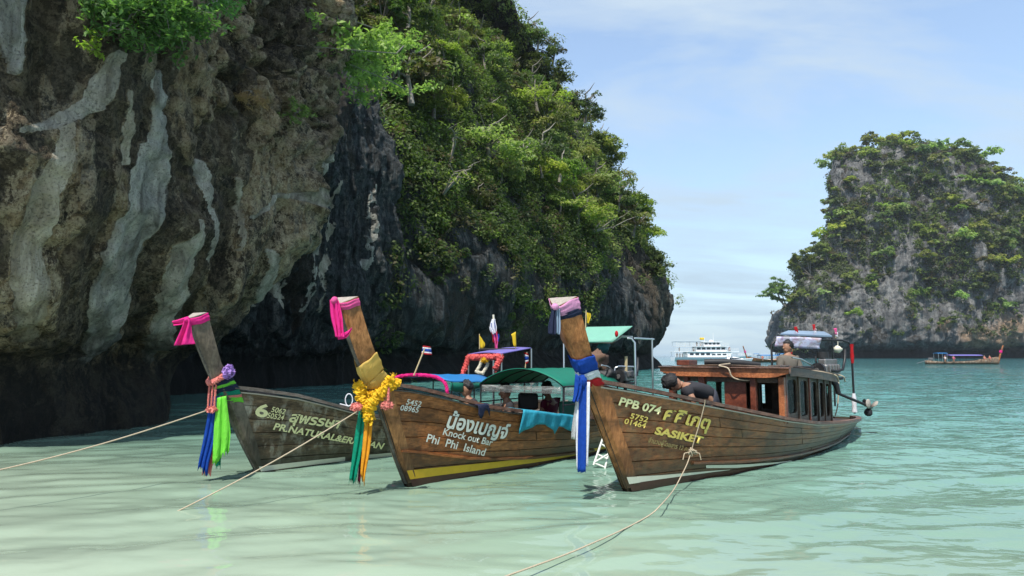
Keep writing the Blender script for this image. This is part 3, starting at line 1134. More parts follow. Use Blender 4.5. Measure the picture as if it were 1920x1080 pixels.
# trees one can tell apart -------------------------------------------------
def limb_tree(name, root_p, tips, r0, mat_bark, leafmat, leaf, per, label, cat='tree', droop=.0, clump=.5, seed=1, tone=(.6, .2), aspect=.42, sub=5):
    """a tree made of limbs from a root to given tips, twigs and leaf sprays"""
    rng = np.random.default_rng(seed)
    o = empty(name, tuple(root_p), label, cat)
    root_p = np.array(root_p, float)
    mb = MB()
    C, O = [], []
    for tip in tips:
        tip = np.array(tip, float)
        L = np.linalg.norm(tip - root_p)
        mid = root_p * .5 + tip * .5 + rng.normal(0, .07 * L, 3) + np.array([0, 0, .06 * L])
        q1 = root_p * .75 + mid * .25 + rng.normal(0, .03 * L, 3); 
        pts = [root_p, (root_p + mid) / 2 + rng.normal(0, .03 * L, 3), mid, (mid + tip) / 2 + rng.normal(0, .04 * L, 3), tip]
        mb.tube([p - root_p for p in pts], [r0, r0 * .8, r0 * .55, r0 * .35, r0 * .12], 6)
        for s in range(sub):
            b0 = pts[2] + (pts[4] - pts[2]) * rng.uniform(0, 1)
            e = b0 + rng.normal(0, 1, 3) * clump * np.array([1, 1, .6]) + np.array([0, 0, -droop * rng.random()])
            mb.tube([b0 - root_p, (b0 + e) / 2 - root_p + np.array([0, 0, .05]), e - root_p], [r0 * .28, r0 * .18, r0 * .06], 4)
            m = int(per * rng.uniform(.6, 1.4))
            t = rng.uniform(.2, 1.1, (m, 1))
            c = b0 + (e - b0) * t + rng.normal(0, clump * .28, (m, 3)) * np.array([1, 1, .55])
            C.append(c - root_p); O.append(rng.normal(0, .6, (m, 3)))
    C, O = np.concatenate(C), np.concatenate(O)
    V, F = leaf_quads(C, O, leaf, rng, aspect, .75, .9)
    T = np.clip(np.stack([rng.normal(tone[0], tone[1], len(C)), 0 * C[:, 0], 0 * C[:, 0]], 1), 0, 1)
    link('crown', np_mesh('crown', V, F, False, np.repeat(T, 4, 0)), leafmat, o)
    mb.build('trunk', mat_bark, o)
    return o


# bright leafy branch hanging out of the cleft beside the buttress
rt = at(735, 150, 29.5)
limb_tree('leaning_tree', rt, [at(x, y, d) for x, y, d in ((560, 50, 17.5), (590, 95, 17.5), (640, 70, 19), (655, 120, 19), (700, 70, 22), (715, 110, 22), (610, 60, 18), (750, 90, 24), (690, 130, 21), (556, 85, 17.2))],
          .045, BARK, LEAF_FRESH, .105, 74, 'bright green leafy tree reaching out of the cleft beside the cliff', seed=21, clump=.55, sub=7, tone=(.62, .22))
def on_cliff(x, y, out=.5):
    q = seen_on(CLIFF_P, x, max(y, 2))
    return at(x, y, q[1] - out)


limb_tree('hanging_shrub', on_cliff(300, -30, .1), [on_cliff(x, y, o) for x, y, o in ((200, 60, .5), (250, 30, .6), (300, 70, .7), (345, 95, .6), (270, 95, .5), (310, 20, .8), (375, 60, .5), (225, 10, .6), (340, 30, .8), (180, 20, .4))],
          .04, BARK, LEAF_FRESH, .065, 60, 'leafy shrub hanging over the top of the left cliff', 'shrub', seed=23, clump=.34, sub=7, tone=(.10, .22))
limb_tree('hanging_shrub', on_cliff(405, -20, .1), [on_cliff(x, y, .5) for x, y in ((385, 20), (425, 35), (440, 20), (400, 5))],
          .02, BARK_PALE, LEAF_FRESH, .06, 26, 'small sprig with thin bare twigs at the cliff top', 'shrub', seed=24, clump=.22, sub=5, tone=(.5, .2))
limb_tree('cliff_plant', on_cliff(172, 95, 0), [on_cliff(x, y, .25) for x, y in ((180, 72), (170, 95), (195, 62))],
          .01, BARK, LEAF_FRESH, .055, 16, 'little green plant growing from the pale rock ledge', 'plant', seed=25, clump=.13, sub=3, tone=(.55, .2))
limb_tree('dry_grass_tuft', on_cliff(470, 170, 0), [on_cliff(x, y, .2) for x, y in ((452, 185), (480, 190), (500, 200), (465, 200), (488, 180))],
          .008, BARK_PALE, DRY, .10, 30, 'tuft of dry straw-coloured grass on the brown rock face', 'grass tuft', seed=26, clump=.15, sub=4, aspect=.08)
limb_tree('cliff_plant', on_cliff(555, 210, 0), [on_cliff(x, y, .25) for x, y in ((550, 190), (565, 215), (575, 200), (545, 225))],
          .01, BARK, LEAF, .06, 22, 'small scrubby plant low on the bulging brown rock', 'plant', seed=27, clump=.16, sub=4, tone=(.5, .2))

def rooted(r_, tips, P=None):
    """root on the rock seen at a pixel, tips set off from it by the given pixel shifts"""
    P = HEAD_P if P is None else P
    q = seen_on(P, *r_)
    k = q[1] / FPX
    rs = np.random.default_rng(int(r_[0]))
    return q, [q + np.array([dx * k, rs.normal(0, abs(dy) * k * .3) - .4, -dy * k]) for dx, dy in tips]


for r_, tips, lab, sd, ln in [
    ((1200, 395), [(14, -48), (4, -38), (24, -12), (28, -30)], 'spindly tree with open crown leaning out from the tip of the headland', 31, .24),
    ((1228, 500), [(20, -18), (26, -2), (14, -32), (18, 14)], 'small tree clinging low on the seaward edge of the headland', 32, .24),
    ((1050, 165), [(12, -34), (20, -18), (4, -36)], 'dark rounded tree standing against the sky on the headland ridge', 33, .22),
    ((1175, 310), [(2, -38), (14, -16), (-8, -28)], 'bushy tree on the shoulder of the headland skyline', 34, .24),
    ((975, 110), [(-2, -34), (12, -24), (-14, -38)], 'dense dark tree high on the headland skyline', 35, .22),
]:
    q, tp = rooted(r_, tips)
    limb_tree('ridge_tree', q, tp, .10, BARK, LEAF, ln, 60, lab, seed=sd, clump=.95, sub=6, tone=(.3, .2))
# pale bare branches standing out of the forest
for r_, tips, lab, sd in [
    ((835, 375), [(45, -30), (60, -45), (33, -23)], 'pale bare branch sticking out of the mid slope of the headland', 41),
    ((850, 330), [(16, -75), (8, -60)], 'thin pale upright trunk among light green leaves', 42),
    ((1115, 430), [(70, -35), (45, -25), (85, -30)], 'long pale branch reaching seawards above the grey rock face', 43),
    ((700, 250), [(20, -40), (35, -20), (-12, -30)], 'bare grey twigs in the dark cleft beside the near cliff', 44),
]:
    q, tp = rooted(r_, tips)
    tp = [t + np.array([0, -1.6, 0]) for t in tp]
    limb_tree('bare_tree', q + np.array([0, -.6, 0]), tp, .09, BARK_PALE, LEAF, .15, 5, lab, seed=sd, clump=.7, sub=4, tone=(.8, .15))
# leafy trees at the left edge of the island
for r_, tips, lab, sd in [
    ((1452, 560, 337), [(1440, 525, 334), (1455, 515, 334), (1432, 545, 334), (1462, 530, 334)], 'tree overhanging the sea at the left edge of the far island', 51),
    ((1500, 500, 338), [(1485, 478, 335), (1500, 465, 335), (1515, 460, 335), (1480, 495, 335)], 'large dark tree on top of the island shoulder', 52),
    ((1540, 480, 339), [(1530, 452, 336), (1548, 450, 336), (1520, 462, 336)], 'light green tree where the shoulder meets the tall island wall', 53),
]:
    q = seen_on(SHO_P, r_[0] + 14, r_[1] + 8)
    limb_tree('shoulder_edge_tree', q, [q + (np.array(at(t[0], t[1], q[1] - 2)) - q) * .9 for t in tips], .3, BARK, LEAF_FAR, .62, 130, lab, seed=sd, clump=2.0, sub=8, tone=(.35, .2))


# ------------------------------------------------------------------ boats
def cloth(name, col, rough=.8, trans=.25, fold=.5):
    m = plain(name, col, rough, var=.28, scale=9, trans=trans, spec=.2)
    nt = m.node_tree
    g = NT(nt)
    b = [x for x in nt.nodes if x.type == 'BSDF_PRINCIPLED'][0]
    O = g.pos()
    a = g.noise(g.mapping(O, (9, 9, 2.2)), 2.6, 4, .6, 1.2)
    c = g.noise(O, 38, 3, .6)
    g.l(g.bump(g.math('ADD', a, g.math('MULTIPLY', c, .12)), fold, .05), b.inputs['Normal'])
    return m


def wood(name, lo, hi, wear=None, wearamt=0.0, rough=.42, rnd=.35, grain=1.0, wet=True, axis='x'):
    m, nt, b = new_mat(name)
    g = NT(nt)
    O = g.obj()
    gr = g.noise(g.mapping(O, (1.1 * grain, 14, 16) if axis == 'x' else (13, 13, 1.1), rot=(0, 0, 0) if axis == 'x' else (0, -.5, 0)), 2.2, 6, .65, .6)
    bl = g.noise(g.mapping(O, (.8, 2, 2.2)), 1.5, 5, .6, .3)
    fine = g.noise(g.mapping(O, (4, 40, 60) if axis == 'x' else (50, 50, 4), rot=(0, 0, 0) if axis == 'x' else (0, -.5, 0)), 3, 3, .6)
    c = g.mix(g.ramp(gr, [(.36, 0.0), (.64, 1.0)]), lo, hi)
    c = g.mix(g.math('MULTIPLY', g.ramp(bl, [(.40, 1.0), (.56, 0.0)]), .7), c, tuple(x * .32 for x in lo))
    if wear:
        wn = g.noise(g.mapping(O, (2.2, 3, 1.1)), 2.6, 7, .7, .5)
        wf = g.math('MULTIPLY', g.ramp(wn, [(.5, 0.0), (.66, 1.0)]), wearamt)
        c = g.mix(wf, c, wear)
    c = g.mix(g.math('MULTIPLY', g.ramp(fine, [(.55, 0.0), (.75, 1.0)]), .35), c, tuple(x * .4 for x in lo))
    r = g.n('ObjectInfo').outputs['Random']
    hs = g.n('HueSaturation'); g.l(c, hs.inputs['Color'])
    g.l(g.math('ADD', 1 - rnd / 2, g.math('MULTIPLY', r, rnd)), hs.inputs['Value'])
    c = hs.outputs[0]
    if wet:                                    # damp, slimy wood close to the water line
        z = g.n('SeparateXYZ'); g.l(O, z.inputs[0])
        wz = g.math('SUBTRACT', 1.0, g.math('DIVIDE', g.math('SUBTRACT', z.outputs[2], g.math('MULTIPLY', bl, .35)), .16), clamp=True)
        c = g.mix(g.math('MULTIPLY', wz, .7), c, (.03, .028, .018))
    g.l(c, b.inputs['Base Color'])
    g.l(g.math('ADD', rough - .1, g.math('MULTIPLY', bl, .3)), b.inputs['Roughness'])
    b.inputs['Specular IOR Level'].default_value = .45
    g.l(g.bump(g.math('ADD', gr, g.math('MULTIPLY', fine, .4)), .35, .012), b.inputs['Normal'])
    return m


M = dict(
    hull1=wood('weathered_hull_wood', (.058, .032, .017), (.23, .145, .08), (.46, .42, .34), .65, .5),
    hull2=wood('varnished_hull_wood', (.19, .058, .015), (.52, .19, .060), (.06, .035, .02), .45, .30),
    hull3=wood('brown_hull_wood', (.13, .042, .014), (.38, .135, .045), (.24, .17, .085), .35, .30),
    prow1=wood('dark_prow_wood', (.07, .052, .038), (.17, .13, .095), (.30, .26, .2), .35, .5, axis='z'),
    prow2=wood('golden_prow_wood', (.22, .080, .022), (.54, .23, .085), None, 0, .32, 0.1, .7, axis='z'),
    prow3=wood('orange_prow_wood', (.25, .080, .022), (.58, .22, .075), None, 0, .32, 0.1, .7, axis='z'),
    caulk=plain('dark_caulk', (.05, .032, .018), .8),
    inner=wood('inner_boat_wood', (.05, .03, .018), (.13, .08, .05), None, 0, .6, .2, 1, False),
    rail1=wood('grey_rail_wood', (.07, .055, .045), (.17, .14, .115), (.4, .37, .32), .3, .6, .2, 1, False),
    rail3=wood('red_rail_wood', (.10, .045, .030), (.24, .115, .075), (.42, .33, .27), .3, .45, .2, 1, False),
    cabin=wood('orange_cabin_wood', (.22, .065, .022), (.46, .16, .06), None, 0, .32, .15, 1, False),
    cabin_red=wood('red_brown_cabin_wood', (.11, .026, .012), (.21, .055, .026), None, 0, .35, .15, 1, False),
    cabin_dark=wood('dark_cabin_wood', (.045, .028, .018), (.12, .075, .045), (.22, .16, .11), .3, .45, .2, 1, False),
    endgrain=plain('weathered_end_grain', (.33, .29, .25), .9, var=.45, scale=30, bump=.6),
    rub=plain('worn_pale_rail', (.42, .36, .28), .6, var=.35, scale=9),
    cream=plain('cream_paint', (.66, .62, .50), .5, var=.12, scale=14),
    yellow=plain('yellow_paint', (.62, .37, .02), .45, var=.2, scale=9),
    white=plain('white_paint', (.74, .74, .70), .45, var=.1, scale=9),
    antifoul=plain('brown_bottom_paint', (.075, .030, .020), .5, var=.4, scale=9),
    letter=plain('cream_lettering', (.86, .76, .40), .5, var=.18, scale=22),
    letter_white=plain('white_lettering', (.74, .72, .64), .5, var=.12, scale=22),
    letter_gold=plain('gold_lettering', (.78, .56, .13), .45, var=.25, scale=22),
    letter_faint=plain('faint_gold_lettering', (.42, .30, .12), .5, var=.25, scale=22),
    letter_edge=plain('dark_letter_shadow', (.05, .05, .04), .6),
    steel=plain('stainless_tube', (.62, .62, .60), .28, 1.0, var=.1),
    darkmetal=plain('dark_metal', (.035, .035, .037), .45, .6, var=.4, scale=20),
    engine=plain('oily_engine_metal', (.22, .21, .20), .45, .7, var=.5, scale=18),
    black=plain('black_rubber', (.018, .018, .019), .6, var=.3),
    rope=plain('pale_rope', (.44, .355, .25), .85, var=.25, scale=60, bump=.5),
    pink=cloth('hot_pink_cloth', (.80, .03, .26), .75, .25),
    rose=cloth('rose_cloth', (.72, .10, .30), .75, .25),
    lilac=cloth('pale_pink_lace', (.72, .33, .55), .8, .25),
    navy=cloth('navy_cloth', (.018, .024, .055), .8, .1),
    blue=cloth('royal_blue_cloth', (.008, .055, .33), .6, .2),
    cwhite=cloth('white_cloth', (.74, .74, .78), .75, .2),
    red=cloth('red_cloth', (.46, .016, .022), .7, .2),
    lime=cloth('lime_green_cloth', (.22, .72, .07), .6, .35),
    salmon=cloth('salmon_cloth', (.85, .27, .23), .7, .35),
    teal=cloth('emerald_cloth', (.004, .25, .15), .5, .25),
    orange=cloth('orange_cloth', (.85, .36, .025), .6, .35),
    maroon=cloth('maroon_cloth', (.14, .012, .035), .7, .15),
    gold=cloth('gold_satin', (.64, .42, .11), .35, .15),
    marigold=plain('marigold_flowers', (.78, .46, .012), .7, var=.3, scale=40, trans=.2, bump=.8),
    pinkflower=plain('coral_flowers', (.80, .26, .22), .7, var=.3, scale=40, trans=.2, bump=.8),
    violetflower=plain('violet_flowers', (.42, .25, .62), .7, var=.5, scale=40, trans=.2, bump=.8),
    cyan=cloth('cyan_cloth', (.045, .38, .52), .45, .2),
    silver=plain('silver_sequins', (.5, .48, .47), .3, .6, var=.7, scale=70),
    green=plain('green_tarpaulin', (.010, .22, .14), .5, var=.15, trans=.35),
    mint=plain('mint_canvas', (.30, .62, .50), .6, var=.08, trans=.45),
    bluetarp=plain('blue_tarpaulin', (.02, .20, .50), .5, var=.15, trans=.2),
    purple=plain('violet_sheet', (.22, .19, .52), .6, var=.15, trans=.3),
    redtube=plain('coral_red_padding', (.62, .10, .09), .7, var=.2),
    yellowflag=plain('yellow_flag_cloth', (.78, .58, .03), .7, var=.1, trans=.4),
    skin=plain('brown_skin', (.30, .155, .095), .55, var=.12, scale=20),
    hair=plain('black_hair', (.012, .011, .011), .5, var=.4, scale=40, bump=.8),
    tshirt=plain('black_tshirt', (.022, .021, .025), .85, var=.25, scale=10),
    khaki=plain('grey_brown_shirt', (.12, .105, .085), .85, var=.2, scale=10),
    trousers=plain('dark_trousers', (.03, .032, .045), .85, var=.2),
    wslate=plain('slate_panel', (.20, .27, .36), .3, var=.1),
    gel=plain('white_gelcoat', (.80, .80, .80), .3, var=.03),
    glass_dark=plain('dark_window_glass', (.02, .03, .04), .08, var=.1, spec=.6),
    pole=plain('bamboo_pole', (.45, .36, .2), .7, var=.2),
    camo=plain('brown_bundle_cloth', (.13, .075, .05), .85, var=.6, scale=16),
    bagteal=plain('dark_teal_cloth', (.01, .07, .075), .8, var=.3),
    bottle=plain('green_bucket', (.02, .12, .08), .5),
)


class Boat:
    def __init__(s, name, label, bow, ax, L, front, gun, bgE, bwE, group, bow_xyz=None):
        s.bow = np.array(bow_xyz if bow_xyz is not None else on_water(*bow), float)
        a = math.radians(ax)
        s.t = np.array([math.cos(a), math.sin(a), 0]); s.n = np.array([-math.sin(a), math.cos(a), 0])
        s.L = L
        s.root = empty(name, tuple(s.bow), label, 'longtail boat', group, a)
        s.bwE, s.bgE = np.array(bwE, float), np.array(bgE, float)
        # stem line x(z)
        pts = sorted([(z, x) for x, z in front])
        s.stem_z, s.stem_x = np.array([p[0] for p in pts]), np.array([p[1] for p in pts])
        # sheer line: each gunwale pixel meets the gunwale plan
        s.sheer = None
        if gun is not None:
            es, zs = [], []
            for q in gun:
                hb = .3
                for _ in range(30):
                    x, z = s.fit(q[0], q[1], -hb)
                    e = s.e_of(x, z)
                    hb = .5 * hb + .5 * float(np.interp(e, s.bgE[:, 0], s.bgE[:, 1]))
                es.append(e); zs.append(z)
            o = np.argsort(es)
            s.sheer = (np.array(es)[o], np.array(zs)[o])

    def loc(s, P):
        P = np.asarray(P, float) - s.bow
        return np.array([P @ s.t, P @ s.n, P[2]])

    def wld(s, p):
        return s.bow + s.t * p[0] + s.n * p[1] + np.array([0, 0, p[2]])

    def fit(s, px, py, y):
        """local (x, z) where the sight line of a pixel meets the upright plane y"""
        d = ray(px, py)
        C = np.array([0, 0, EYE])
        k = ((s.bow - C) @ s.n + y) / (d @ s.n)
        p = s.loc(C + d * k)
        return p[0], p[2]

    def pt(s, px, py, y):
        x, z = s.fit(px, py, y)
        return np.array([x, y, z])

    def px(s, px, py, Y):
        return s.loc(at(px, py, Y))

    def xs(s, z):
        z = np.asarray(z, float)
        lo = s.stem_x[0] + (s.stem_x[1] - s.stem_x[0]) / (s.stem_z[1] - s.stem_z[0]) * (z - s.stem_z[0])
        return np.where(z < s.stem_z[0], lo, np.interp(z, s.stem_z, s.stem_x))

    def e_of(s, x, z):
        q = float(s.xs(z))
        return (x - q) / (1 - q / s.L)

    def zs(s, e):
        return np.interp(e, s.sheer[0], s.sheer[1])

    def half(s, e, w):
        a = np.interp(e, s.bwE[:, 0], s.bwE[:, 1]); b = np.interp(e, s.bgE[:, 0], s.bgE[:, 1])
        w = np.asarray(w, float)
        return np.where(w >= 0, a + (b - a) * np.clip(w, 0, 2) ** .85, a * (1 + .9 * w))

    def surf(s, e, w, side=-1, off=0.0):
        e, w = np.broadcast_arrays(np.asarray(e, float), np.asarray(w, float))
        z = w * s.zs(e)
        z = np.where(w < 0, w * .6, z)
        x = s.xs(z) * (1 - e / s.L) + e
        return np.stack([x, side * (s.half(e, w) + off), z], -1)

    def hit(s, px, py, off=0.03):
        """local point where a pixel's sight line meets the near side of the hull"""
        y = -.3
        for _ in range(40):
            x, z = s.fit(px, py, y)
            e = s.e_of(x, z)
            y = .5 * y - .5 * (float(s.half(e, z / s.zs(e))) + off)
        return np.array([x, y, z])

    def on_hull(s, x, z, off):
        q = s.xs(z)
        e = (x - q) / (1 - q / s.L)
        return -(s.half(e, z / s.zs(e)) + off)

    def back_e(s, w):
        """where the stem board ends, at height fraction w"""
        q = [(s.e_of(B[0], B[2]), B[2]) for F, B, hb in s.secs]
        q = sorted((z / float(s.zs(e)), e) for e, z in q)
        return np.interp(w, [a for a, c in q], [c for a, c in q])

    def hull(s, mats, strakes=7, joints=3, seed=1, plank_ends=(2.2, 4.4, 6.4)):
        rng = random.Random(seed)
        # inner shell: caulk-dark core that the planks are fixed to
        ee = np.concatenate([[0, .08, .2], np.linspace(.4, s.L, 30)])
        mb = MB()
        ww = np.array([-.45, -.2, 0, .2, .4, .6, .8, .97])
        for side in (-1, 1):
            E_, W_ = np.meshgrid(ee, ww, indexing='ij')
            P = s.surf(E_, W_, side, -.004)
            Q = s.surf(E_, W_, side, -.045)
            Q[..., 1] = np.where(side * Q[..., 1] < .004, side * .004, Q[..., 1])
            mb.grid(P if side > 0 else P[:, ::-1]); mb.grid(Q[:, ::-1] if side > 0 else Q)
        tr = [s.surf(s.L, w, -1, -.004) for w in ww] + [s.surf(s.L, w, 1, -.004) for w in ww[::-1]]
        mb.add(tr, [tuple(range(len(tr)))])
        mb.build('hull', mats['core'], s.root)
        edges = np.linspace(-.16, .965, strakes + 1)
        for side in (-1, 1):
            for j in range(strakes):
                cuts = [.05] + sorted(x + rng.uniform(-.6, .6) for x in plank_ends) + [s.L - .02]
                for a, b in zip(cuts[:-1], cuts[1:]):
                    n = max(4, int((b - a) / .33))
                    e = np.linspace(a + .004, b - .004, n)
                    w0, w1 = edges[j] + .002, edges[j + 1] - .0005
                    # a plank: outer face between chamfered edges
                    W_ = np.array([w0, w0 + .005, w1 - .005, w1])
                    off = np.array([.002, .013, .013, .002]) + rng.uniform(-.003, .004) * np.array([0, 1, 1, 0])
                    E2, W2 = np.meshgrid(e, W_, indexing='ij')
                    if a < .1:
                        st = s.back_e(W_)[None, :] - .012
                        E2 = st + (E2 - a) / (b - a) * (b - st)
                    P = s.surf(E2, W2, side, off[None, :])
                    m2 = MB(); m2.grid(P if side > 0 else P[:, ::-1], False)
                    k = 4
                    m2.build('plank', mats['plank'], s.root)
        # cap rails and rub rails
        for side in (-1, 1):
            e = np.linspace(float(s.back_e(.97)) - .03, s.L, 36)
            G = s.surf(e, np.full_like(e, 1.0), side, 0)
            s.sweep(G, [(-.055, -.012), (.045, -.012), (.045, .032), (-.055, .032)], side).build('gunwale', mats['rail'], s.root)
            G = s.surf(e, np.full_like(e, .955), side, .015)
            s.sweep(G, [(-.012, -.012), (.020, -.010), (.020, .006), (-.012, .010)], side).build('rub_rail', mats['rub'], s.root)
        # floor boards and thwarts
        e = np.linspace(.9, s.L - .35, 24)
        zf = .22
        P = []
        for q in e:
            w = zf / float(s.zs(q))
            h = max(.02, float(s.half(q, w)) - .06)
            x = float(s.xs(zf)) * (1 - q / s.L) + q
            P.append([(x, -h, zf), (x, h, zf)])
        MB().grid(np.array(P)[:, ::-1], False, .02).build('floor', M['inner'], s.root)
        for q in np.arange(1.5, s.L - 1, 1.1):
            zt = float(s.zs(q)) - .2
            if zt < .26: continue
            h = float(s.half(q, zt / float(s.zs(q)))) - .04
            x = float(s.xs(zt)) * (1 - q / s.L) + q
            MB().box((x, 0, zt), (.2, 2 * h, .035), bev=.006).build('thwart', M['inner'], s.root)

    def sweep(s, G, prof, side):
        mb = MB()
        n, k = len(G), len(prof)
        V, F = [], []
        for i in range(n):
            t = G[min(i + 1, n - 1)] - G[max(i - 1, 0)]
            t[2] = 0; t /= np.linalg.norm(t) + 1e-9
            o = np.array([t[1], -t[0], 0]) if side < 0 else np.array([-t[1], t[0], 0])
            for a, b in prof:
                V.append(G[i] + o * a + np.array([0, 0, b]))
        for i in range(n - 1):
            for j in range(k):
                j2 = (j + 1) % k
                F.append((i * k + j, i * k + j2, (i + 1) * k + j2, (i + 1) * k + j))
        F += [tuple(range(k))[::-1], tuple(range((n - 1) * k, n * k))]
        return mb.add(V, F)

    def prow(s, pairs, mat, hw_top=.17, band=True):
        """wedge-shaped prow board: sharp leading edge, broad back"""
        secs = []
        for i, (f, b) in enumerate(pairs):
            F = s.pt(*f, 0.0)
            hb = .1
            for _ in range(25):
                B = s.pt(*b, -hb)
                e = s.e_of(B[0], B[2]); w = B[2] / float(s.zs(max(e, 0)))
                hh = float(s.half(max(e, 0), min(w, 1))) + .030
                k = np.clip((w - .92) / .5, 0, 1)
                hb = .5 * hb + .5 * (hh * (1 - k) + hw_top * k)
            secs.append((F, B, hb))
        s.secs = secs
        V, Fc = [], []
        fw = .022
        fr = (0, .25, .5, .75, 1.0)
        # finer sections down the hull so that the board hugs it
        fine = []
        for (F0, B0, h0), (F1, B1, h1) in zip(secs[:-1], secs[1:]):
            for k in range(3):
                t = k / 3
                fine.append((F0 + (F1 - F0) * t, B0 + (B1 - B0) * t, h0 + (h1 - h0) * t))
        fine.append(secs[-1])
        K = 2 * len(fr)
        for F, B, hb in fine:
            row = []
            for q in fr:
                p = F + (B - F) * q
                lin = fw + (hb - fw) * (q ** .85)
                e = s.e_of(p[0], p[2]); w = p[2] / float(s.zs(max(e, 0)))
                hug = float(s.half(max(e, 0), min(w, 1))) + .030
                k = np.clip((w - .92) / .4, 0, 1)
                y = hug * (1 - k) + lin * k if q > 0 else fw
                row.append((p[0], max(y, fw), p[2]))
            V += [(a, -y, z) for a, y, z in row] + [(a, y, z) for a, y, z in row[::-1]]
        n = len(fine)
        for i in range(n - 1):
            for j in range(K):
                j2 = (j + 1) % K
                Fc.append((i * K + j, i * K + j2, (i + 1) * K + j2, (i + 1) * K + j)[::-1])
        Fc += [tuple(range(K)), tuple(range(K * n - K, K * n))[::-1]]
        p = MB().add(V, Fc).build('prow', mat, s.root)
        tp = [np.array(v) for v in V[-K:]]
        top = [tp[0], tp[2], tp[4], tp[5], tp[7], tp[9]]
        c = sum(top) / 6
        a = top[2] - top[0]; b = top[3] - top[2]
        nn = np.cross(b, a); nn /= np.linalg.norm(nn); nn = nn if nn[2] > 0 else -nn
        MB().add([c + (q - c) * .97 + nn * .006 for q in top] + [c + (q - c) * .97 - nn * .004 for q in top],
                 [tuple(range(6)), tuple(range(6, 12))[::-1]] + [(i, (i + 1) % 6, (i + 1) % 6 + 6, i + 6) for i in range(6)]).build('end_grain', M['endgrain'], p)
        if band:
            G = [sec[0] for sec in secs]
            V, Fc = [], []
            for q in G:
                d = np.array([-.012, 0, 0])
                V += [q + d + (0, -.02, 0), q + d + (0, .02, 0), q + (.012, .028, 0), q + (.012, -.028, 0)]
            for i in range(len(G) - 1):
                for j in range(4):
                    j2 = (j + 1) % 4
                    Fc.append((i * 4 + j, i * 4 + j2, (i + 1) * 4 + j2, (i + 1) * 4 + j))
            Fc += [(0, 1, 2, 3), tuple(range(4 * len(G) - 4, 4 * len(G)))]
            MB().add(V, Fc).build('stem_band', M['rail1'], p)
        return p

    def section(s, f, out=.0):
        """six points round the prow at fraction index f of its sections"""
        i = min(int(f), len(s.secs) - 2); t = f - i
        F = s.secs[i][0] * (1 - t) + s.secs[i + 1][0] * t
        B = s.secs[i][1] * (1 - t) + s.secs[i + 1][1] * t
        hb = s.secs[i][2] * (1 - t) + s.secs[i + 1][2] * t
        F, B = F.copy(), B.copy()
        d = F - B; d[1] = 0; d /= np.linalg.norm(d)
        F = F + d * out * 1.3; B = B - d * out
        m = (F + B) / 2
        hb += out
        return [np.array([F[0], -.022 - out * .5, F[2]]), np.array([m[0], -.56 * hb - .01, m[2]]), np.array([B[0], -hb, B[2]]), np.array([B[0], hb, B[2]]),
                np.array([m[0], .56 * hb + .01, m[2]]), np.array([F[0], .022 + out * .5, F[2]])]

    def ring(s, f, out, n=30, sag=0.0, wob=0.0, seed=0):
        rng = random.Random(seed)
        c = s.section(f, out)
        # round trip with evenly spaced points
        P = c + [c[0]]
        d = [0]
        for a, b in zip(P[:-1], P[1:]): d.append(d[-1] + np.linalg.norm(b - a))
        r = []
        for k in range(n):
            q = d[-1] * k / n
            i = max(j for j in range(len(d) - 1) if d[j] <= q)
            t = (q - d[i]) / (d[i + 1] - d[i])
            p = P[i] + (P[i + 1] - P[i]) * t
            p = p + np.array([0, 0, wob * (rng.random() - .5)])
            r.append(p)
        # soften corners
        r = np.array(r)
        return (np.roll(r, 1, 0) + 2 * r + np.roll(r, -1, 0)) / 4

    def stripe(s, mat, xz, name='waterline_stripe', side=-1):
        """painted band: list of (e, z0, z1)"""
        e = np.linspace(xz[0][0], xz[-1][0], 26)
        q = np.array(xz)
        z0 = np.interp(e, q[:, 0], q[:, 1]); z1 = np.interp(e, q[:, 0], q[:, 2])
        rows = []
        for t in (0, .5, 1):
            z = z0 + (z1 - z0) * t
            w = z / s.zs(e)
            rows.append(s.surf(e, w, side, np.where(e < s.back_e(w) + .03, .0335, .019)))
        P = np.stack(rows, 1)
        MB().grid(P[:, ::-1] if side < 0 else P).build(name, mat, s.root)

    def text(s, txt, p0, p1, h, mat, name='lettering', slant=.15, bold=.012, edge=None):
        c = bpy.data.curves.new('lettering', 'FONT')
        c.body = txt
        c.size = 1.0
        c.offset = bold
        c.resolution_u = 3
        o = bpy.data.objects.new('lettering', c)
        COL.objects.link(o)
        dg = bpy.context.evaluated_depsgraph_get()
        me = bpy.data.meshes.new_from_object(o.evaluated_get(dg))
        bpy.data.objects.remove(o)
        v = np.zeros(len(me.vertices) * 3); me.vertices.foreach_get('co', v); v = v.reshape(-1, 3)
        A, B = s.hit(*p0), s.hit(*p1)
        x0, x1 = v[:, 0].min(), v[:, 0].max()
        Y = s.wld((A + B) / 2)[1]
        hz = h * Y / FPX / .72                     # cap height is about .72 of the size
        def place(dx, dz, off):
            u = (v[:, 0] - x0) / (x1 - x0)
            x = A[0] + (B[0] - A[0]) * u + v[:, 1] * hz * slant + dx
            z = A[2] + (B[2] - A[2]) * u + v[:, 1] * hz + dz
            y = s.on_hull(x, z, off)
            return np.stack([x, y, z], 1)
        if edge is not None:
            m2 = me.copy()
            m2.vertices.foreach_set('co', place(.010, -.008, .0235).ravel().astype(np.float32)); m2.materials.clear(); m2.update()
            link('letter_shadow', m2, edge, s.root)
        me.vertices.foreach_set('co', place(0, 0, .0275).ravel().astype(np.float32)); me.materials.clear()
        me.update()
        return link(name, me, mat, s.root)


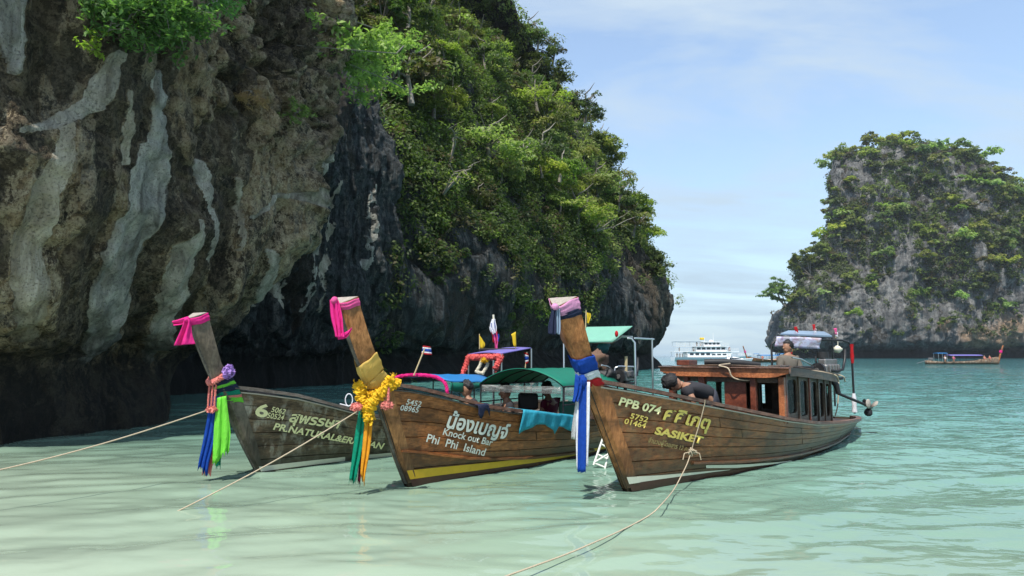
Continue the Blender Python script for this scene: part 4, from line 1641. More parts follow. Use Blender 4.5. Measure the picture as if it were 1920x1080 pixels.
BW = [(0, .035), (.6, .17), (1.55, .40), (2.3, .62), (3.0, .75), (3.8, .83), (5, .83), (6, .76), (7.6, .55), (8.6, .34), (9.4, .16)]
BG = [(0, .045), (.35, .15), (.8, .29), (1.4, .48), (2.3, .73), (3.1, .89), (4.3, 1.0), (5.8, 1.0), (7.6, .82), (8.8, .52), (9.4, .22)]
GRP = 'wooden longtail boats moored in a row'

b3 = Boat('longtail_boat', 'brown longtail boat with an orange-framed cabin and gold name, nearest on the right', (1171, 918), 50, 9.3,
          [(0, 0), (-.75, 1.16), (-.9, 1.38), (-1.31, 2.12)],
          [(1124, 716), (1230, 736), (1322, 755), (1400, 771), (1472, 786), (1530, 794), (1577, 793), (1608, 781)], BG, BW, GRP)
b2 = Boat('longtail_boat', 'golden brown longtail boat with yellow waterline stripe and green arched canopy, in the middle', (761, 909), 58, 8.6,
          [(0, 0), (-.215, .37), (-.51, .99), (-.71, 1.26), (-1.06, 1.79), (-1.2, 2.2)],
          [(740, 721), (813, 736), (911, 763), (980, 772), (1074, 782), (1200, 790)],
          [(a * .925, b * .97) for a, b in BG], [(a * .925, b * (1.0 + .12 * math.exp(-((a - .8) / .8) ** 2))) for a, b in BW], GRP)
b1 = Boat('longtail_boat', 'dark weathered longtail boat with peeling hull and number 6, at the left of the row', (482, 888), 58, 8.6,
          [(0, 0), (-.54, .95), (-.72, 1.28), (-1.0, 1.77), (-1.13, 2.04)],
          [(447, 727), (560, 743), (660, 770), (712, 783), (800, 795)],
          [(a * .925, b * .93) for a, b in BG], [(a * .925, b * (1 - .45 * math.exp(-((a - .9) / 1.1) ** 2))) for a, b in BW], GRP)
for b in (b1, b2, b3):
    # beyond the measured part of the gunwale the sheer stays level, then lifts at the stern
    es, zs = b.sheer
    if es[-1] < b.L - 1.5:
        es = np.append(es, [b.L - 2.5 if es[-1] < b.L - 3 else es[-1] + .3, b.L]); zs = np.append(zs, [max(.42, zs[-1] - .05), .5])
    b.sheer = (es, zs)

b3.prow([((1171, 916), (1195, 905)), ((1147, 855), (1181, 850)), ((1125, 797), (1163, 800)), ((1103, 739), (1146, 740)), ((1096, 720), (1126, 717)),
         ((1089, 704), (1120, 695)), ((1068, 643), (1103, 636)), ((1055, 605), (1092, 595)), ((1043, 575), (1083, 556))], M['prow3'], .19, False)
b2.prow([((761, 907), (779, 893)), ((742, 861), (768, 850)), ((727, 813), (756, 805)), ((710, 763), (743, 755)), ((698, 738), (736, 723)),
         ((689, 718), (716, 690)), ((668, 674), (700, 651)), ((653, 634), (688, 615)), ((640, 592), (677, 578)), ((635, 570), (672, 556))], M['prow2'], .18)
b1.prow([((481, 886), (493, 880)), ((458, 842), (483, 835)), ((438, 800), (470, 797)), ((418, 757), (456, 755)), ((407, 735), (447, 728)),
         ((398, 713), (427, 697)), ((387, 690), (416, 682)), ((376, 663), (408, 655)), ((362, 628), (398, 618)), ((350, 598), (389, 586))], M['prow1'], .15)

b1.hull(dict(core=M['caulk'], plank=M['hull1'], rail=M['rail1'], rub=M['rub']), seed=3)
b2.hull(dict(core=M['caulk'], plank=M['hull2'], rail=M['rail3'], rub=M['rail1']), seed=4)
b3.hull(dict(core=M['caulk'], plank=M['hull3'], rail=M['rail3'], rub=M['rub']), strakes=8, seed=5, plank_ends=(2.0, 4.2, 6.6))

b1.stripe(M['cream'], [(.03, .03, .10), (1.2, .02, .085), (3.0, .02, .07), (8.4, .02, .06)])
b2.stripe(M['yellow'], [(.03, .075, .19), (1.0, .06, .155), (2.2, .05, .12), (4.0, .045, .09), (8.4, .03, .07)])
b2.stripe(M['antifoul'], [(.03, -.05, .072), (1.0, -.05, .057), (2.2, -.05, .047), (4.0, -.05, .042), (8.4, -.05, .027)], 'bottom_paint')
b3.stripe(M['cream'], [(.03, .075, .165), (.6, .07, .12), (1.55, .055, .075), (1.9, .05, .055)])
b3.stripe(M['cream'], [(1.45, .125, .165), (2.0, .07, .115), (2.9, .03, .055), (3.5, .01, .02)])
b3.stripe(M['antifoul'], [(.03, -.05, .073), (.6, -.05, .068), (1.55, -.05, .053), (3.0, -.05, .012), (8.9, -.05, .01)], 'bottom_paint')

# a raised bilge strake low on the middle boat's bow
e_ = np.linspace(.06, 3.6, 20)
G_ = b2.surf(e_, np.interp(e_, [0, 1.0, 2.0, 3.6], [.36, .225, .16, .12]), -1, .018)
b2.sweep(G_, [(-.012, -.022), (.03, -.012), (.03, .016), (-.012, .022)], -1).build('bilge_strake', M['hull2'], b2.root)
e_ = np.linspace(1.2, 8.6, 30)
G_ = b3.surf(e_, np.interp(e_, [1.2, 2.4, 8.6], [.20, .155, .10]), -1, .018)
b3.sweep(G_, [(-.012, -.022), (.03, -.012), (.03, .016), (-.012, .022)], -1).build('bilge_strake', M['hull3'], b3.root)

b1.text('6', (477, 779), (501, 783), 23, M['letter'], slant=.1, bold=.03)
b1.text('5062', (508, 772), (534, 777), 9.5, M['letter'], slant=.2)
b1.text('50524', (500, 783), (531, 788), 9.5, M['letter'], slant=.2)
b1.text('สุพรรษา', (541, 790), (634, 803), 17, M['letter'], slant=.25, bold=.03, edge=M['letter_edge'])
b1.text('PR.NATURAL&ERAWAN', (512, 805), (716, 842), 11, M['letter'], slant=.3, bold=.03, edge=M['letter_edge'])
b2.text('5452', (761, 758), (789, 763), 10, M['letter_white'], slant=.2)
b2.text('08965', (750, 769), (784, 774), 10, M['letter_white'], slant=.2)
b2.text('น้องเบญจ์', (836, 801), (949, 823), 25, M['letter_white'], slant=.25, bold=.03, edge=M['letter_edge'])
b2.text('Knock out Bar', (830, 815), (922, 836), 12, M['letter_white'], slant=.25, bold=.015)
b2.text('Phi  Phi  Island', (799, 828), (908, 855), 14, M['letter_white'], slant=.2, bold=.015)
b3.text('PPB 074', (1160, 759), (1237, 777), 14, M['letter'], slant=.25, bold=.03)
b3.text('5752', (1181, 784), (1214, 792), 9.5, M['letter_gold'], slant=.25, bold=.02)
b3.text('01464', (1170, 794), (1210, 803), 9.5, M['letter_gold'], slant=.25, bold=.02)
b3.text('ศศิเกตุ', (1243, 786), (1328, 805), 22, M['letter_gold'], slant=.25, bold=.03, edge=M['letter_edge'])
b3.text('SASIKET', (1227, 813), (1316, 832), 12.5, M['letter_gold'], slant=.25, bold=.045, edge=M['letter_edge'])
b3.text('จำนวนผู้โดยสาร 12 คน', (1215, 829), (1292, 847), 8, M['letter_faint'], slant=.25)


# ------------------------------------------------------------------ dressing the boats
def thing_mesh(mb, name, mat, label, cat, group=None, origin=None):
    """a top-level thing of one mesh, its origin at its own base"""
    V = np.array(mb.v)
    o = np.array(origin) if origin is not None else np.array([V[:, 0].mean(), V[:, 1].mean(), V[:, 2].min()])
    mb.v = [tuple(q) for q in V - o]
    ob = mb.build(name, mat)
    ob.location = tuple(o)
    return tag(ob, label, cat, group)


def part_mesh(mb, name, mat, root):
    """a part given in world space under a thing that is only translated"""
    o = np.array(root.location)
    mb.v = [tuple(q) for q in np.array(mb.v) - o]
    return mb.build(name, mat, root)


def ribbon_pts(L, R, n=24, m=15, folds=2.0, amp=.012, seed=0, ragged=.0, depth=None):
    rng = np.random.default_rng(seed)
    L, R = np.array(L, float), np.array(R, float)
    t = np.linspace(0, 1, n)
    kl = np.linspace(0, 1, len(L))
    l = interp_smooth(t, kl, L) if len(L) > 2 else L[0] + (L[1] - L[0]) * t[:, None]
    r = interp_smooth(t, kl, R) if len(R) > 2 else R[0] + (R[1] - R[0]) * t[:, None]
    v = np.linspace(0, 1, m)
    P = l[:, None] + (r - l)[:, None] * v[None, :, None]
    ph = rng.uniform(0, 6.28)
    wave = np.sin(2 * math.pi * folds * v[None, :] + ph + 1.5 * t[:, None]) + .35 * np.sin(11.3 * v[None, :] * folds + 5 * t[:, None] + ph) + .12 * np.sin(21 * v[None, :] * folds - 3 * t[:, None])
    d = np.array([.25, -1, 0]) if depth is None else depth
    P = P + d * (amp * wave * (.5 + .5 * t[:, None]))[..., None]
    P = P + np.array([1.0, 0, 0]) * (amp * .7 * np.sin(4.2 * t[:, None] + ph + 2.2 * v[None, :]) * t[:, None])[..., None]
    if ragged:
        P[-1, :, 2] -= rng.uniform(0, ragged, m)
        P[-2, :, 2] -= rng.uniform(0, ragged * .4, m)
    return P


def px_ribbon(Lpx, Rpx, Y, **kw):
    ys = Y if hasattr(Y, '__len__') else [Y] * len(Lpx)
    return ribbon_pts([at(x, y, d) for (x, y), d in zip(Lpx, ys)], [at(x, y, d) for (x, y), d in zip(Rpx, ys)], **kw)


def band(b, f0, f1, out, seed=0, rows=4, bulge=.012):
    """cloth wrapped round the prow between two section indices, in world space"""
    n = 54
    rows = max(rows, 9)
    G = []
    rng = np.random.default_rng(seed)
    ph = rng.uniform(0, 6.28, 3)
    for k in range(rows):
        t = k / (rows - 1)
        r0 = b.ring(f0 + (f1 - f0) * t, 0.0, n)
        cen = r0.mean(0)
        rr = []
        for i, p in enumerate(r0):
            u = i / n * 2 * math.pi
            w = .5 + .5 * math.sin(t * 13 + 1.3 * math.sin(u + ph[0]) + ph[1]) * math.cos(u * 1.5 + ph[2])
            d = (p - cen) * np.array([1, 1, .15]); d /= np.linalg.norm(d) + 1e-9
            q = p + d * (out * .55 + bulge * .5 * math.sin(math.pi * t) + .011 * w)
            q[2] += min(1, abs(f1 - f0) / .9) * (.014 * math.sin(u * 2 + ph[0]) + .010 * math.sin(u * 5 + ph[1]))
            rr.append(q)
        G.append([b.wld(p) for p in rr])
    G = np.array(G)
    G = np.concatenate([G, G[:, :1]], 1)
    return MB().grid(G, True, .004)


def garland(path, r, seed, closed=False, n=14):
    """knobbly string of flower heads along a path"""
    rng = np.random.default_rng(seed)
    path = np.array(path, float)
    if closed: path = np.concatenate([path, path[:1]])
    k = np.concatenate([[0], np.cumsum(np.linalg.norm(np.diff(path, axis=0), axis=1))])
    N = max(8, int(k[-1] / (r * .28)))
    t = np.linspace(0, k[-1], N)
    P = np.stack([np.interp(t, k, path[:, i]) for i in range(3)], 1)
    mb = MB()
    V, F = [], []
    for i, p in enumerate(P):
        tt = P[min(i + 1, N - 1)] - P[max(i - 1, 0)]; tt /= np.linalg.norm(tt) + 1e-9
        a = np.cross(tt, [.3, .2, 1]); a /= np.linalg.norm(a) + 1e-9
        bb = np.cross(a, tt)
        puff = 1.08 if i % 4 else .80
        for j in range(n):
            q = 2 * math.pi * j / n
            rr = r * puff * rng.uniform(.72, 1.28)
            V.append(p + rr * (math.cos(q) * a + math.sin(q) * bb))
    for i in range(N - 1):
        for j in range(n):
            j2 = (j + 1) % n
            F.append((i * n + j, i * n + j2, (i + 1) * n + j2, (i + 1) * n + j))
    F += [tuple(range(n))[::-1], tuple(range((N - 1) * n, N * n))]
    mb.add(V, F, False)
    np_ = int(min(1400, k[-1] / r * 34))
    idx = rng.integers(0, N, np_)
    o = rng.normal(0, 1, (np_, 3)); o /= np.linalg.norm(o, axis=1, keepdims=True)
    petals(mb, P[idx] + o * r * rng.uniform(.75, 1.3, (np_, 1)), o, r * .42, rng)
    return mb


def petals(mb, C, o, size, rng):
    q, f = leaf_quads(C, o, size, rng, .7, 0, .9)
    mb.add(q, f, False)


def flower_ball(c, r, seed, n=160):
    rng = np.random.default_rng(seed)
    r = np.array(r)
    mb = MB(); mb.ball(c, r * .72, 10, 7, .4, random.Random(seed))
    o = rng.normal(0, 1, (n, 3)); o /= np.linalg.norm(o, axis=1, keepdims=True)
    petals(mb, np.array(c) + o * r * rng.uniform(.75, 1.15, (n, 1)), o, float(r.mean()) * .3, rng)
    return mb


def dY(b, px, py, y=0.0):
    return b.wld(b.pt(px, py, y))[1]


GS = 'cloths and garlands tied round the prows'
# ---- left boat
Y1 = dY(b1, 407, 735)
o = empty('prow_scarf', at(350, 600, dY(b1, 350, 598)), 'hot pink scarf knotted round the prow tip of the dark left boat', 'scarf', 'scarves on the prow tips')
part_mesh(band(b1, 8.55, 8.97, .014, 1), 'wrap', M['pink'], o)
Yt = dY(b1, 350, 598) - .03
m_ = MB(); m_.grid(px_ribbon([(347, 597), (340, 616), (330, 648)], [(357, 600), (361, 622), (364, 645)], Yt, folds=1.6, amp=.03, seed=3), True, .005)
part_mesh(m_, 'tail', M['pink'], o)
m_ = MB(); m_.grid(px_ribbon([(352, 594), (338, 598), (325, 602)], [(352, 604), (340, 609), (327, 611)], Yt, folds=1, amp=.02, seed=4), True, .005)
part_mesh(m_, 'bow', M['pink'], o)
m_ = MB(); m_.ball(at(351, 599, Yt), .035, 9, 6, .3, random.Random(1)); part_mesh(m_, 'knot', M['pink'], o)

o = empty('tied_cloth', at(407, 760, Y1), 'striped sash with long blue and lime green tails on the left prow', 'sash', 'sashes round the prow necks')
for k, (f0, f1, mt) in enumerate([(3.05, 3.45, 'lime'), (3.40, 3.62, 'salmon'), (3.58, 3.95, 'teal'), (3.9, 4.30, 'navy'), (4.26, 4.5, 'lime'), (4.46, 4.72, 'navy')]):
    part_mesh(band(b1, f0, f1, .02 + .003 * (k % 2), 10 + k), 'band', M[mt], o)
for nm, Lp, Rp, mt, dy, fo, am, sd in [
    ('tail', [(397, 742), (385, 800), (371, 872)], [(413, 744), (405, 812), (391, 880)], 'blue', -.05, 2.5, .016, 5),
    ('tail', [(407, 746), (402, 800), (396, 866)], [(424, 742), (430, 800), (431, 836)], 'lime', -.09, 2.2, .022, 6),
    ('tail', [(388, 800), (384, 845), (378, 880)], [(404, 800), (402, 850), (397, 886)], 'salmon', .02, 1.5, .012, 7),
    ('tail', [(403, 800), (404, 840), (405, 868)], [(414, 800), (414, 840), (413, 870)], 'teal', .0, 1.5, .010, 8),
]:
    m_ = MB(); m_.grid(px_ribbon(Lp, Rp, Y1 + dy, folds=fo, amp=am, seed=sd, ragged=.09), True, .004)
    part_mesh(m_, nm, M[mt], o)
g_ = garland([b1.wld(p) for p in b1.ring(4.95, .035, 26)], .032, 4, True)
thing_mesh(g_, 'garland', M['pinkflower'], 'coral pink flower garland above the sash on the left prow', 'garland', GS)
o = empty('flower_tassel', at(397, 765, Y1 - .1), 'coral flower strings hanging in front of the left prow', 'garland', GS)
for dx in (-4, 2, 8):
    part_mesh(garland([at(397 + dx, 722, Y1 - .08), at(395 + dx, 745, Y1 - .1), at(394 + dx, 764, Y1 - .1)], .011, 7 + dx, n=6), 'string', M['pinkflower'], o)
m_ = flower_ball(at(397, 768, Y1 - .1), (.07, .05, .04), 3); part_mesh(m_, 'rosette', M['pinkflower'], o)
m_ = flower_ball(at(428, 697, Y1 - .12), (.07, .06, .085), 4, 220)
thing_mesh(m_, 'flower_bunch', M['violetflower'], 'bunch of violet flowers tied to the back of the left prow', 'flowers', GS)

# ---- middle boat
Y2 = dY(b2, 689, 718)
o = empty('prow_scarf', at(625, 563, dY(b2, 632, 570)), 'rose pink scarf with a long loop on the prow tip of the middle boat', 'scarf', 'scarves on the prow tips')
part_mesh(band(b2, 8.35, 8.96, .014, 2), 'wrap', M['rose'], o)
Yt = dY(b2, 632, 570) - .04
m_ = MB(); m_.grid(px_ribbon([(619, 562), (621, 600), (630, 632)], [(635, 563), (643, 600), (648, 634)], Yt, folds=2.2, amp=.02, seed=13), True, .005)
part_mesh(m_, 'tail', M['pink'], o)
m_ = MB(); m_.grid(px_ribbon([(632, 628), (648, 622), (660, 614)], [(634, 637), (650, 632), (661, 617)], Yt, folds=1, amp=.012, seed=14), True, .005)
part_mesh(m_, 'tail', M['pink'], o)
m_ = MB(); m_.ball(at(627, 563, Yt), .04, 9, 6, .3, random.Random(6)); part_mesh(m_, 'knot', M['rose'], o)

o = empty('tied_cloth', at(690, 740, Y2), 'gold satin sash with green, maroon and orange tails on the middle prow', 'sash', 'sashes round the prow necks')
for k, (f0, f1, mt, out) in enumerate([(4.25, 5.0, 'gold', .04), (4.95, 5.75, 'gold', .035), (3.95, 4.3, 'bagteal', .03)]):
    part_mesh(band(b2, f0, f1, out, 30 + k, 5, .02), 'band', M[mt], o)
for Lp, Rp, mt, dy, fo, am, sd in [
    ([(675, 764), (664, 828), (653, 896)], [(684, 764), (680, 828), (671, 890)], 'teal', -.06, 1.6, .018, 15),
    ([(686, 770), (681, 830), (674, 884)], [(701, 770), (694, 830), (684, 896)], 'orange', -.08, 1.8, .016, 16),
    ([(679, 800), (674, 850), (671, 896)], [(685, 800), (682, 850), (677, 898)], 'maroon', -.02, 1.3, .012, 17),
]:
    m_ = MB(); m_.grid(px_ribbon(Lp, Rp, Y2 + dy, folds=fo, amp=am, seed=sd, ragged=.10), True, .004)
    part_mesh(m_, 'tail', M[mt], o)
o = empty('garland', at(690, 760, Y2), 'thick marigold garland hung round the middle prow', 'garland', GS)
part_mesh(garland([b2.wld(p) for p in b2.ring(4.05, .06, 26)], .05, 31, True), 'loop', M['marigold'], o)
part_mesh(garland([at(673, 718, Y2 - .1), at(676, 745, Y2 - .12), at(687, 765, Y2 - .13), at(693, 788, Y2 - .13)], .058, 32), 'strand', M['marigold'], o)
part_mesh(garland([at(734, 706, Y2 - .16), at(724, 728, Y2 - .18), at(706, 744, Y2 - .17), at(692, 768, Y2 - .15)], .055, 33), 'strand', M['marigold'], o)
o = empty('flower_tassel', at(727, 758, Y2 - .2), 'coral flower tassels dangling beside the marigold garland', 'garland', GS)
part_mesh(garland([at(729, 722, Y2 - .2), at(728, 752, Y2 - .22)], .014, 35, n=6), 'string', M['pinkflower'], o)
for cx, cy in ((726, 760), (669, 763)):
    m_ = flower_ball(at(cx, cy, Y2 - .18), (.072, .05, .045), cx); part_mesh(m_, 'rosette', M['pinkflower'], o)

# ---- right boat
Y3 = dY(b3, 1096, 720)
o = empty('prow_scarf', at(1042, 575, dY(b3, 1043, 575)), 'pale pink lace scarf over a navy cloth on the right prow tip', 'scarf', 'scarves on the prow tips')
part_mesh(band(b3, 7.15, 7.5, .012, 3), 'wrap', M['navy'], o)
part_mesh(band(b3, 7.42, 7.985, .018, 4), 'wrap', M['lilac'], o)
Yt = dY(b3, 1043, 575) - .05
for Lp, Rp, mt, sd, dy in [([(1034, 576), (1031, 600), (1027, 626)], [(1042, 576), (1042, 600), (1040, 628)], 'navy', 18, 0),
                           ([(1040, 576), (1040, 600), (1038, 624)], [(1050, 574), (1050, 600), (1048, 628)], 'wslate', 19, .03)]:
    m_ = MB(); m_.grid(px_ribbon(Lp, Rp, Yt + dy, folds=1.6, amp=.016, seed=sd), True, .005)
    part_mesh(m_, 'tail', M[mt], o)
m_ = MB(); m_.ball(at(1041, 575, Yt), .038, 9, 6, .3, random.Random(8)); part_mesh(m_, 'knot', M['lilac'], o)
o = empty('tied_cloth', at(1092, 720, Y3), 'blue, white and red sash with a long straight tail on the right prow', 'sash', 'sashes round the prow necks')
for k, (f0, f1, mt) in enumerate([(3.72, 4.42, 'red'), (4.36, 5.12, 'cwhite'), (5.05, 5.5, 'blue')]):
    part_mesh(band(b3, f0, f1, .026 + .004 * k, 50 + k, 4, .016), 'band', M[mt], o)
m_ = MB(); m_.ball(at(1091, 716, Y3 - .12), (.065, .05, .075), 10, 7, .35, random.Random(9)); part_mesh(m_, 'knot', M['blue'], o)
for Lp, Rp, mt, dy, fo, am, sd in [
    ([(1086, 716), (1084, 800), (1083, 884)], [(1100, 716), (1099, 800), (1097, 884)], 'blue', -.13, .8, .006, 20),
    ([(1099, 716), (1099, 800), (1098, 872)], [(1106, 716), (1105, 800), (1104, 872)], 'cwhite', -.12, .8, .006, 21),
    ([(1082, 720), (1080, 800), (1081, 878)], [(1087, 720), (1085, 800), (1085, 880)], 'cwhite', -.11, .8, .004, 22),
    ([(1080, 700), (1077, 730), (1072, 752)], [(1092, 712), (1088, 735), (1085, 752)], 'blue', -.16, 1.4, .014, 23),
    ([(1080, 742), (1076, 780), (1071, 822)], [(1090, 742), (1089, 780), (1086, 820)], 'silver', -.09, 2.2, .014, 24),
]:
    m_ = MB(); m_.grid(px_ribbon(Lp, Rp, Y3 + dy, folds=fo, amp=am, seed=sd, ragged=.02), True, .004)
    part_mesh(m_, 'tail', M[mt], o)


# ---- ropes
def rope(name, pts, r, label, knots=()):
    pts = np.array(pts, float)
    k = np.linspace(0, 1, len(pts))
    t = np.linspace(0, 1, len(pts) * 6)
    P = interp_smooth(t, k, pts)
    mb = MB(); mb.tube(P, r, 6)
    return thing_mesh(mb, name, M['rope'], label, 'rope', 'mooring ropes', origin=pts[0])


a_, b_ = at(393, 768, Y1 - .05), at(-330, 945, 6.2)
rope('mooring_rope', [a_ + (b_ - a_) * t + np.array([0, 0, -.10 * math.sin(math.pi * t)]) for t in np.linspace(0, 1, 9)], .0085,
     'pale mooring rope running from the left prow out of the picture')
a_, b_ = at(669, 772, Y2 - .03), on_water(318, 966)
rope('mooring_rope', [a_ + (b_ - a_) * t + np.array([0, 0, -.04 * math.sin(math.pi * t)]) for t in np.linspace(0, 1.03, 7)], .0075,
     'tight mooring rope from the middle prow slanting into the shallow water')
hp = [b3.wld(b3.hit(x, y, .05)) for x, y in ((1322, 750), (1321, 758), (1313, 790), (1303, 822), (1296, 846))]
fr = [at(1289, 868, hp[-1][1] - .12), at(1277, 893, hp[-1][1] - .45), at(1262, 920, hp[-1][1] - .9)] + [on_water(x, y, z) for x, y, z in ((1240, 946, .10), (1218, 966, .045), (1170, 992, .03), (1110, 1019, .035), (1060, 1040, .03), (1000, 1062, .035), (940, 1084, .03), (880, 1110, .03))]
slack = rope('mooring_rope', hp + fr, .0068, 'slack rope hanging from the gunwale of the right boat and trailing on the water')
mb = MB()
for k in range(5):
    c = hp[-1] + np.array([random.Random(k).uniform(-.03, .03), -.03, random.Random(k + 9).uniform(-.04, .04)])
    a = k * 1.3
    mb.tube([c + .042 * np.array([math.cos(q) * math.cos(a), -.4 * math.sin(q), math.cos(q) * math.sin(a) + .5 * math.sin(q)]) for q in np.linspace(0, 5.6, 9)], .008, 5)
for dx in (-.10, .09):
    mb.tube([hp[-1] + (0, -.03, 0), hp[-1] + (dx, -.05, -.02), hp[-1] + (dx * 1.2, -.05, -.10)], .007, 5)
kn = part_mesh(mb, 'knot', M['rope'], slack)
kn['kind'] = 'stuff'
# white rope hitch on the left boat's gunwale
c = b1.wld(b1.hit(654, 764, .02)) + np.array([0, 0, .05])
mb = MB()
mb.tube([c + .09 * np.array([math.cos(q) * .6, 0, math.sin(q)]) + (0, 0, .06) for q in np.linspace(-1.2, 4.4, 12)], .009, 5)
mb.tube([c + (-.13, 0, .0), c + (0, -.02, -.03), c + (.12, 0, .02), c + (.2, .03, -.01)], .011, 5)
thing_mesh(mb, 'rope_hitch', M['cwhite'], 'white rope hitch looped on the gunwale of the dark left boat', 'rope')


# ------------------------------------------------------------------ people
def skin_mesh(name, verts, edges, radii, root=0, sub=1):
    me = bpy.data.meshes.new(name)
    me.from_pydata([tuple(v) for v in verts], edges, [])
    o = bpy.data.objects.new(name, me)
    COL.objects.link(o)
    md = o.modifiers.new('s', 'SKIN')
    md.use_smooth_shade = True
    for i, r in enumerate(radii):
        sv = me.skin_vertices[0].data[i]
        sv.radius = r if hasattr(r, '__len__') else (r, r)
        sv.use_root = (i == root)
    sb = o.modifiers.new('u', 'SUBSURF'); sb.levels = sub; sb.render_levels = sub
    dg = bpy.context.evaluated_depsgraph_get()
    m2 = bpy.data.meshes.new_from_object(o.evaluated_get(dg))
    bpy.data.objects.remove(o)
    m2.polygons.foreach_set('use_smooth', np.ones(len(m2.polygons), bool))
    return m2


def person(J, label, shirt, legs, hair_r=1.0, group=None, look=(-1, 0, -.3), scale=1.0, sleeve=0.0):
    """J: joints in world space: pelvis chest neck head, shoulder/elbow/hand and hip/knee/foot for l and r"""
    J = {k: np.array(v, float) for k, v in J.items()}
    base = np.array([J['pelvis'][0], J['pelvis'][1], min(J['lf'][2], J['rf'][2])])
    root = empty('person', tuple(base), label, 'person', group)
    s = scale
    mid = (J['pelvis'] + J['chest']) / 2
    names = ['pelvis', 'mid', 'chest', 'neck', 'hb', 'ls', 'le', 'lh', 'lt', 'rs', 're', 'rh', 'rt', 'lk', 'lf', 'lto', 'rk', 'rf', 'rto']
    up = J['head'] - J['neck']; up /= np.linalg.norm(up)
    lk = np.array(look, float); lk /= np.linalg.norm(lk)
    P = dict(J, mid=mid, hb=J['neck'] + up * .09 * s)
    for a, h, e in (('lt', 'lh', 'le'), ('rt', 'rh', 're')):
        d = J[h] - J[e]; d /= np.linalg.norm(d)
        P[a] = J[h] + d * .13 * s
    for a, f in (('lto', 'lf'), ('rto', 'rf')):
        d = np.array([lk[0], lk[1], 0]); d /= np.linalg.norm(d) + 1e-9
        P[a] = J[f] + d * .17 * s
    R = dict(pelvis=(.15, .11), mid=(.14, .10), chest=(.17, .115), neck=.055, hb=.06, ls=.062, le=.043, lh=.030, lt=.034, rs=.062, re=.043, rh=.030, rt=.034,
             lk=.062, lf=.042, lto=.035, rk=.062, rf=.042, rto=.035)
    E = [('pelvis', 'mid'), ('mid', 'chest'), ('chest', 'neck'), ('neck', 'hb'), ('chest', 'ls'), ('ls', 'le'), ('le', 'lh'), ('lh', 'lt'), ('chest', 'rs'), ('rs', 're'), ('re', 'rh'), ('rh', 'rt'),
         ('pelvis', 'lk'), ('lk', 'lf'), ('lf', 'lto'), ('pelvis', 'rk'), ('rk', 'rf'), ('rf', 'rto')]
    ix = {n: i for i, n in enumerate(names)}
    V = [P[n] - base for n in names]
    body = skin_mesh('body', V, [(ix[a], ix[b]) for a, b in E], [(tuple(q * s for q in R[n]) if hasattr(R[n], '__len__') else R[n] * s) for n in names])
    # head with face, merged into the body mesh
    bm = bmesh.new(); bm.from_mesh(body)
    hd = J['head'] - base
    fwd = lk - up * (lk @ up); fwd /= np.linalg.norm(fwd) + 1e-9
    side = np.cross(up, fwd)
    def ell(c, rx, ry, rz, nu=12, nv=9):
        mb = MB(); mb.ball((0, 0, 0), (rx, ry, rz), nu, nv)
        vs = [bm.verts.new(tuple(c + fwd * v[0] + side * v[1] + up * v[2])) for v in mb.v]
        for f in mb.f:
            try: bm.faces.new([vs[i] for i in dict.fromkeys(f)]).smooth = True
            except ValueError: pass
    ell(hd, .098 * s, .078 * s, .118 * s)
    ell(hd + fwd * .03 * s - up * .055 * s, .062 * s, .056 * s, .066 * s)           # jaw
    ell(hd + fwd * .102 * s - up * .022 * s, .022 * s, .014 * s, .026 * s, 7, 5)    # nose
    for q in (-1, 1):
        ell(hd + side * q * .078 * s - up * .015 * s, .02 * s, .010 * s, .032 * s, 7, 5)
    bm.to_mesh(body); bm.free()
    link('body', body, M['skin'], root)
    # hair: cap over the crown and back
    rng = random.Random(int(abs(J['head'][0]) * 1000))
    mb = MB(); mb.ball((0, 0, 0), (.112 * s * hair_r, .096 * s * hair_r, .118 * s * hair_r), 22, 15, .30, rng)
    V2 = []
    for v in mb.v:
        q = np.array(v)
        if q[0] > .02 * s and q[2] < .05 * s: q = q * .82      # leave the face clear
        if q[2] < -.05 * s: q[2] = -.05 * s - (q[2] + .05 * s) * .1
        V2.append(hd - fwd * .014 * s + up * .026 * s + fwd * q[0] + side * q[1] + up * q[2])
    mb.v = V2
    mb.build('hair', M['hair'], root)
    # clothes follow the body
    half = lambda a, b, t: P[a] + (P[b] - P[a]) * t
    tv = ['pelvis', 'mid', 'chest', 'ls', 'rs']
    Vt = [half('mid', 'pelvis', .75), P['mid'], P['chest'], half('chest', 'neck', .5), P['ls'], half('ls', 'le', .62), P['rs'], half('rs', 're', .62)]
    Rt = [(.175, .135), (.17, .128), (.205, .145), (.10, .088), .092, .076, .092, .076]
    SE = [(0, 1), (1, 2), (2, 3), (2, 4), (4, 5), (2, 6), (6, 7)]
    if sleeve:
        Vt += [half('le', 'lh', sleeve), half('re', 'rh', sleeve)]; Rt += [.052, .052]; Vt[5], Vt[7] = P['le'], P['re']; SE += [(5, 8), (7, 9)]
    t = skin_mesh('shirt', [v - base for v in Vt], SE, [(tuple(q * s for q in r) if hasattr(r, '__len__') else r * s) for r in Rt])
    link('shirt', t, shirt, root)
    Vt = [P['pelvis'], P['lk'], half('lk', 'lf', .35), P['rk'], half('rk', 'rf', .35), half('pelvis', 'mid', .45)]
    Rt = [(.17, .13), .082, .075, .082, .075, (.16, .122)]
    t = skin_mesh('trousers', [v - base for v in Vt], [(0, 1), (1, 2), (0, 3), (3, 4), (0, 5)], [(tuple(q * s for q in r) if hasattr(r, '__len__') else r * s) for r in Rt])
    link('trousers', t, legs, root)
    return root


def W3(x, y, z): return b3.wld(np.array([x, y, z]))
def W2(x, y, z): return b2.wld(np.array([x, y, z]))
def W1(x, y, z): return b1.wld(np.array([x, y, z]))


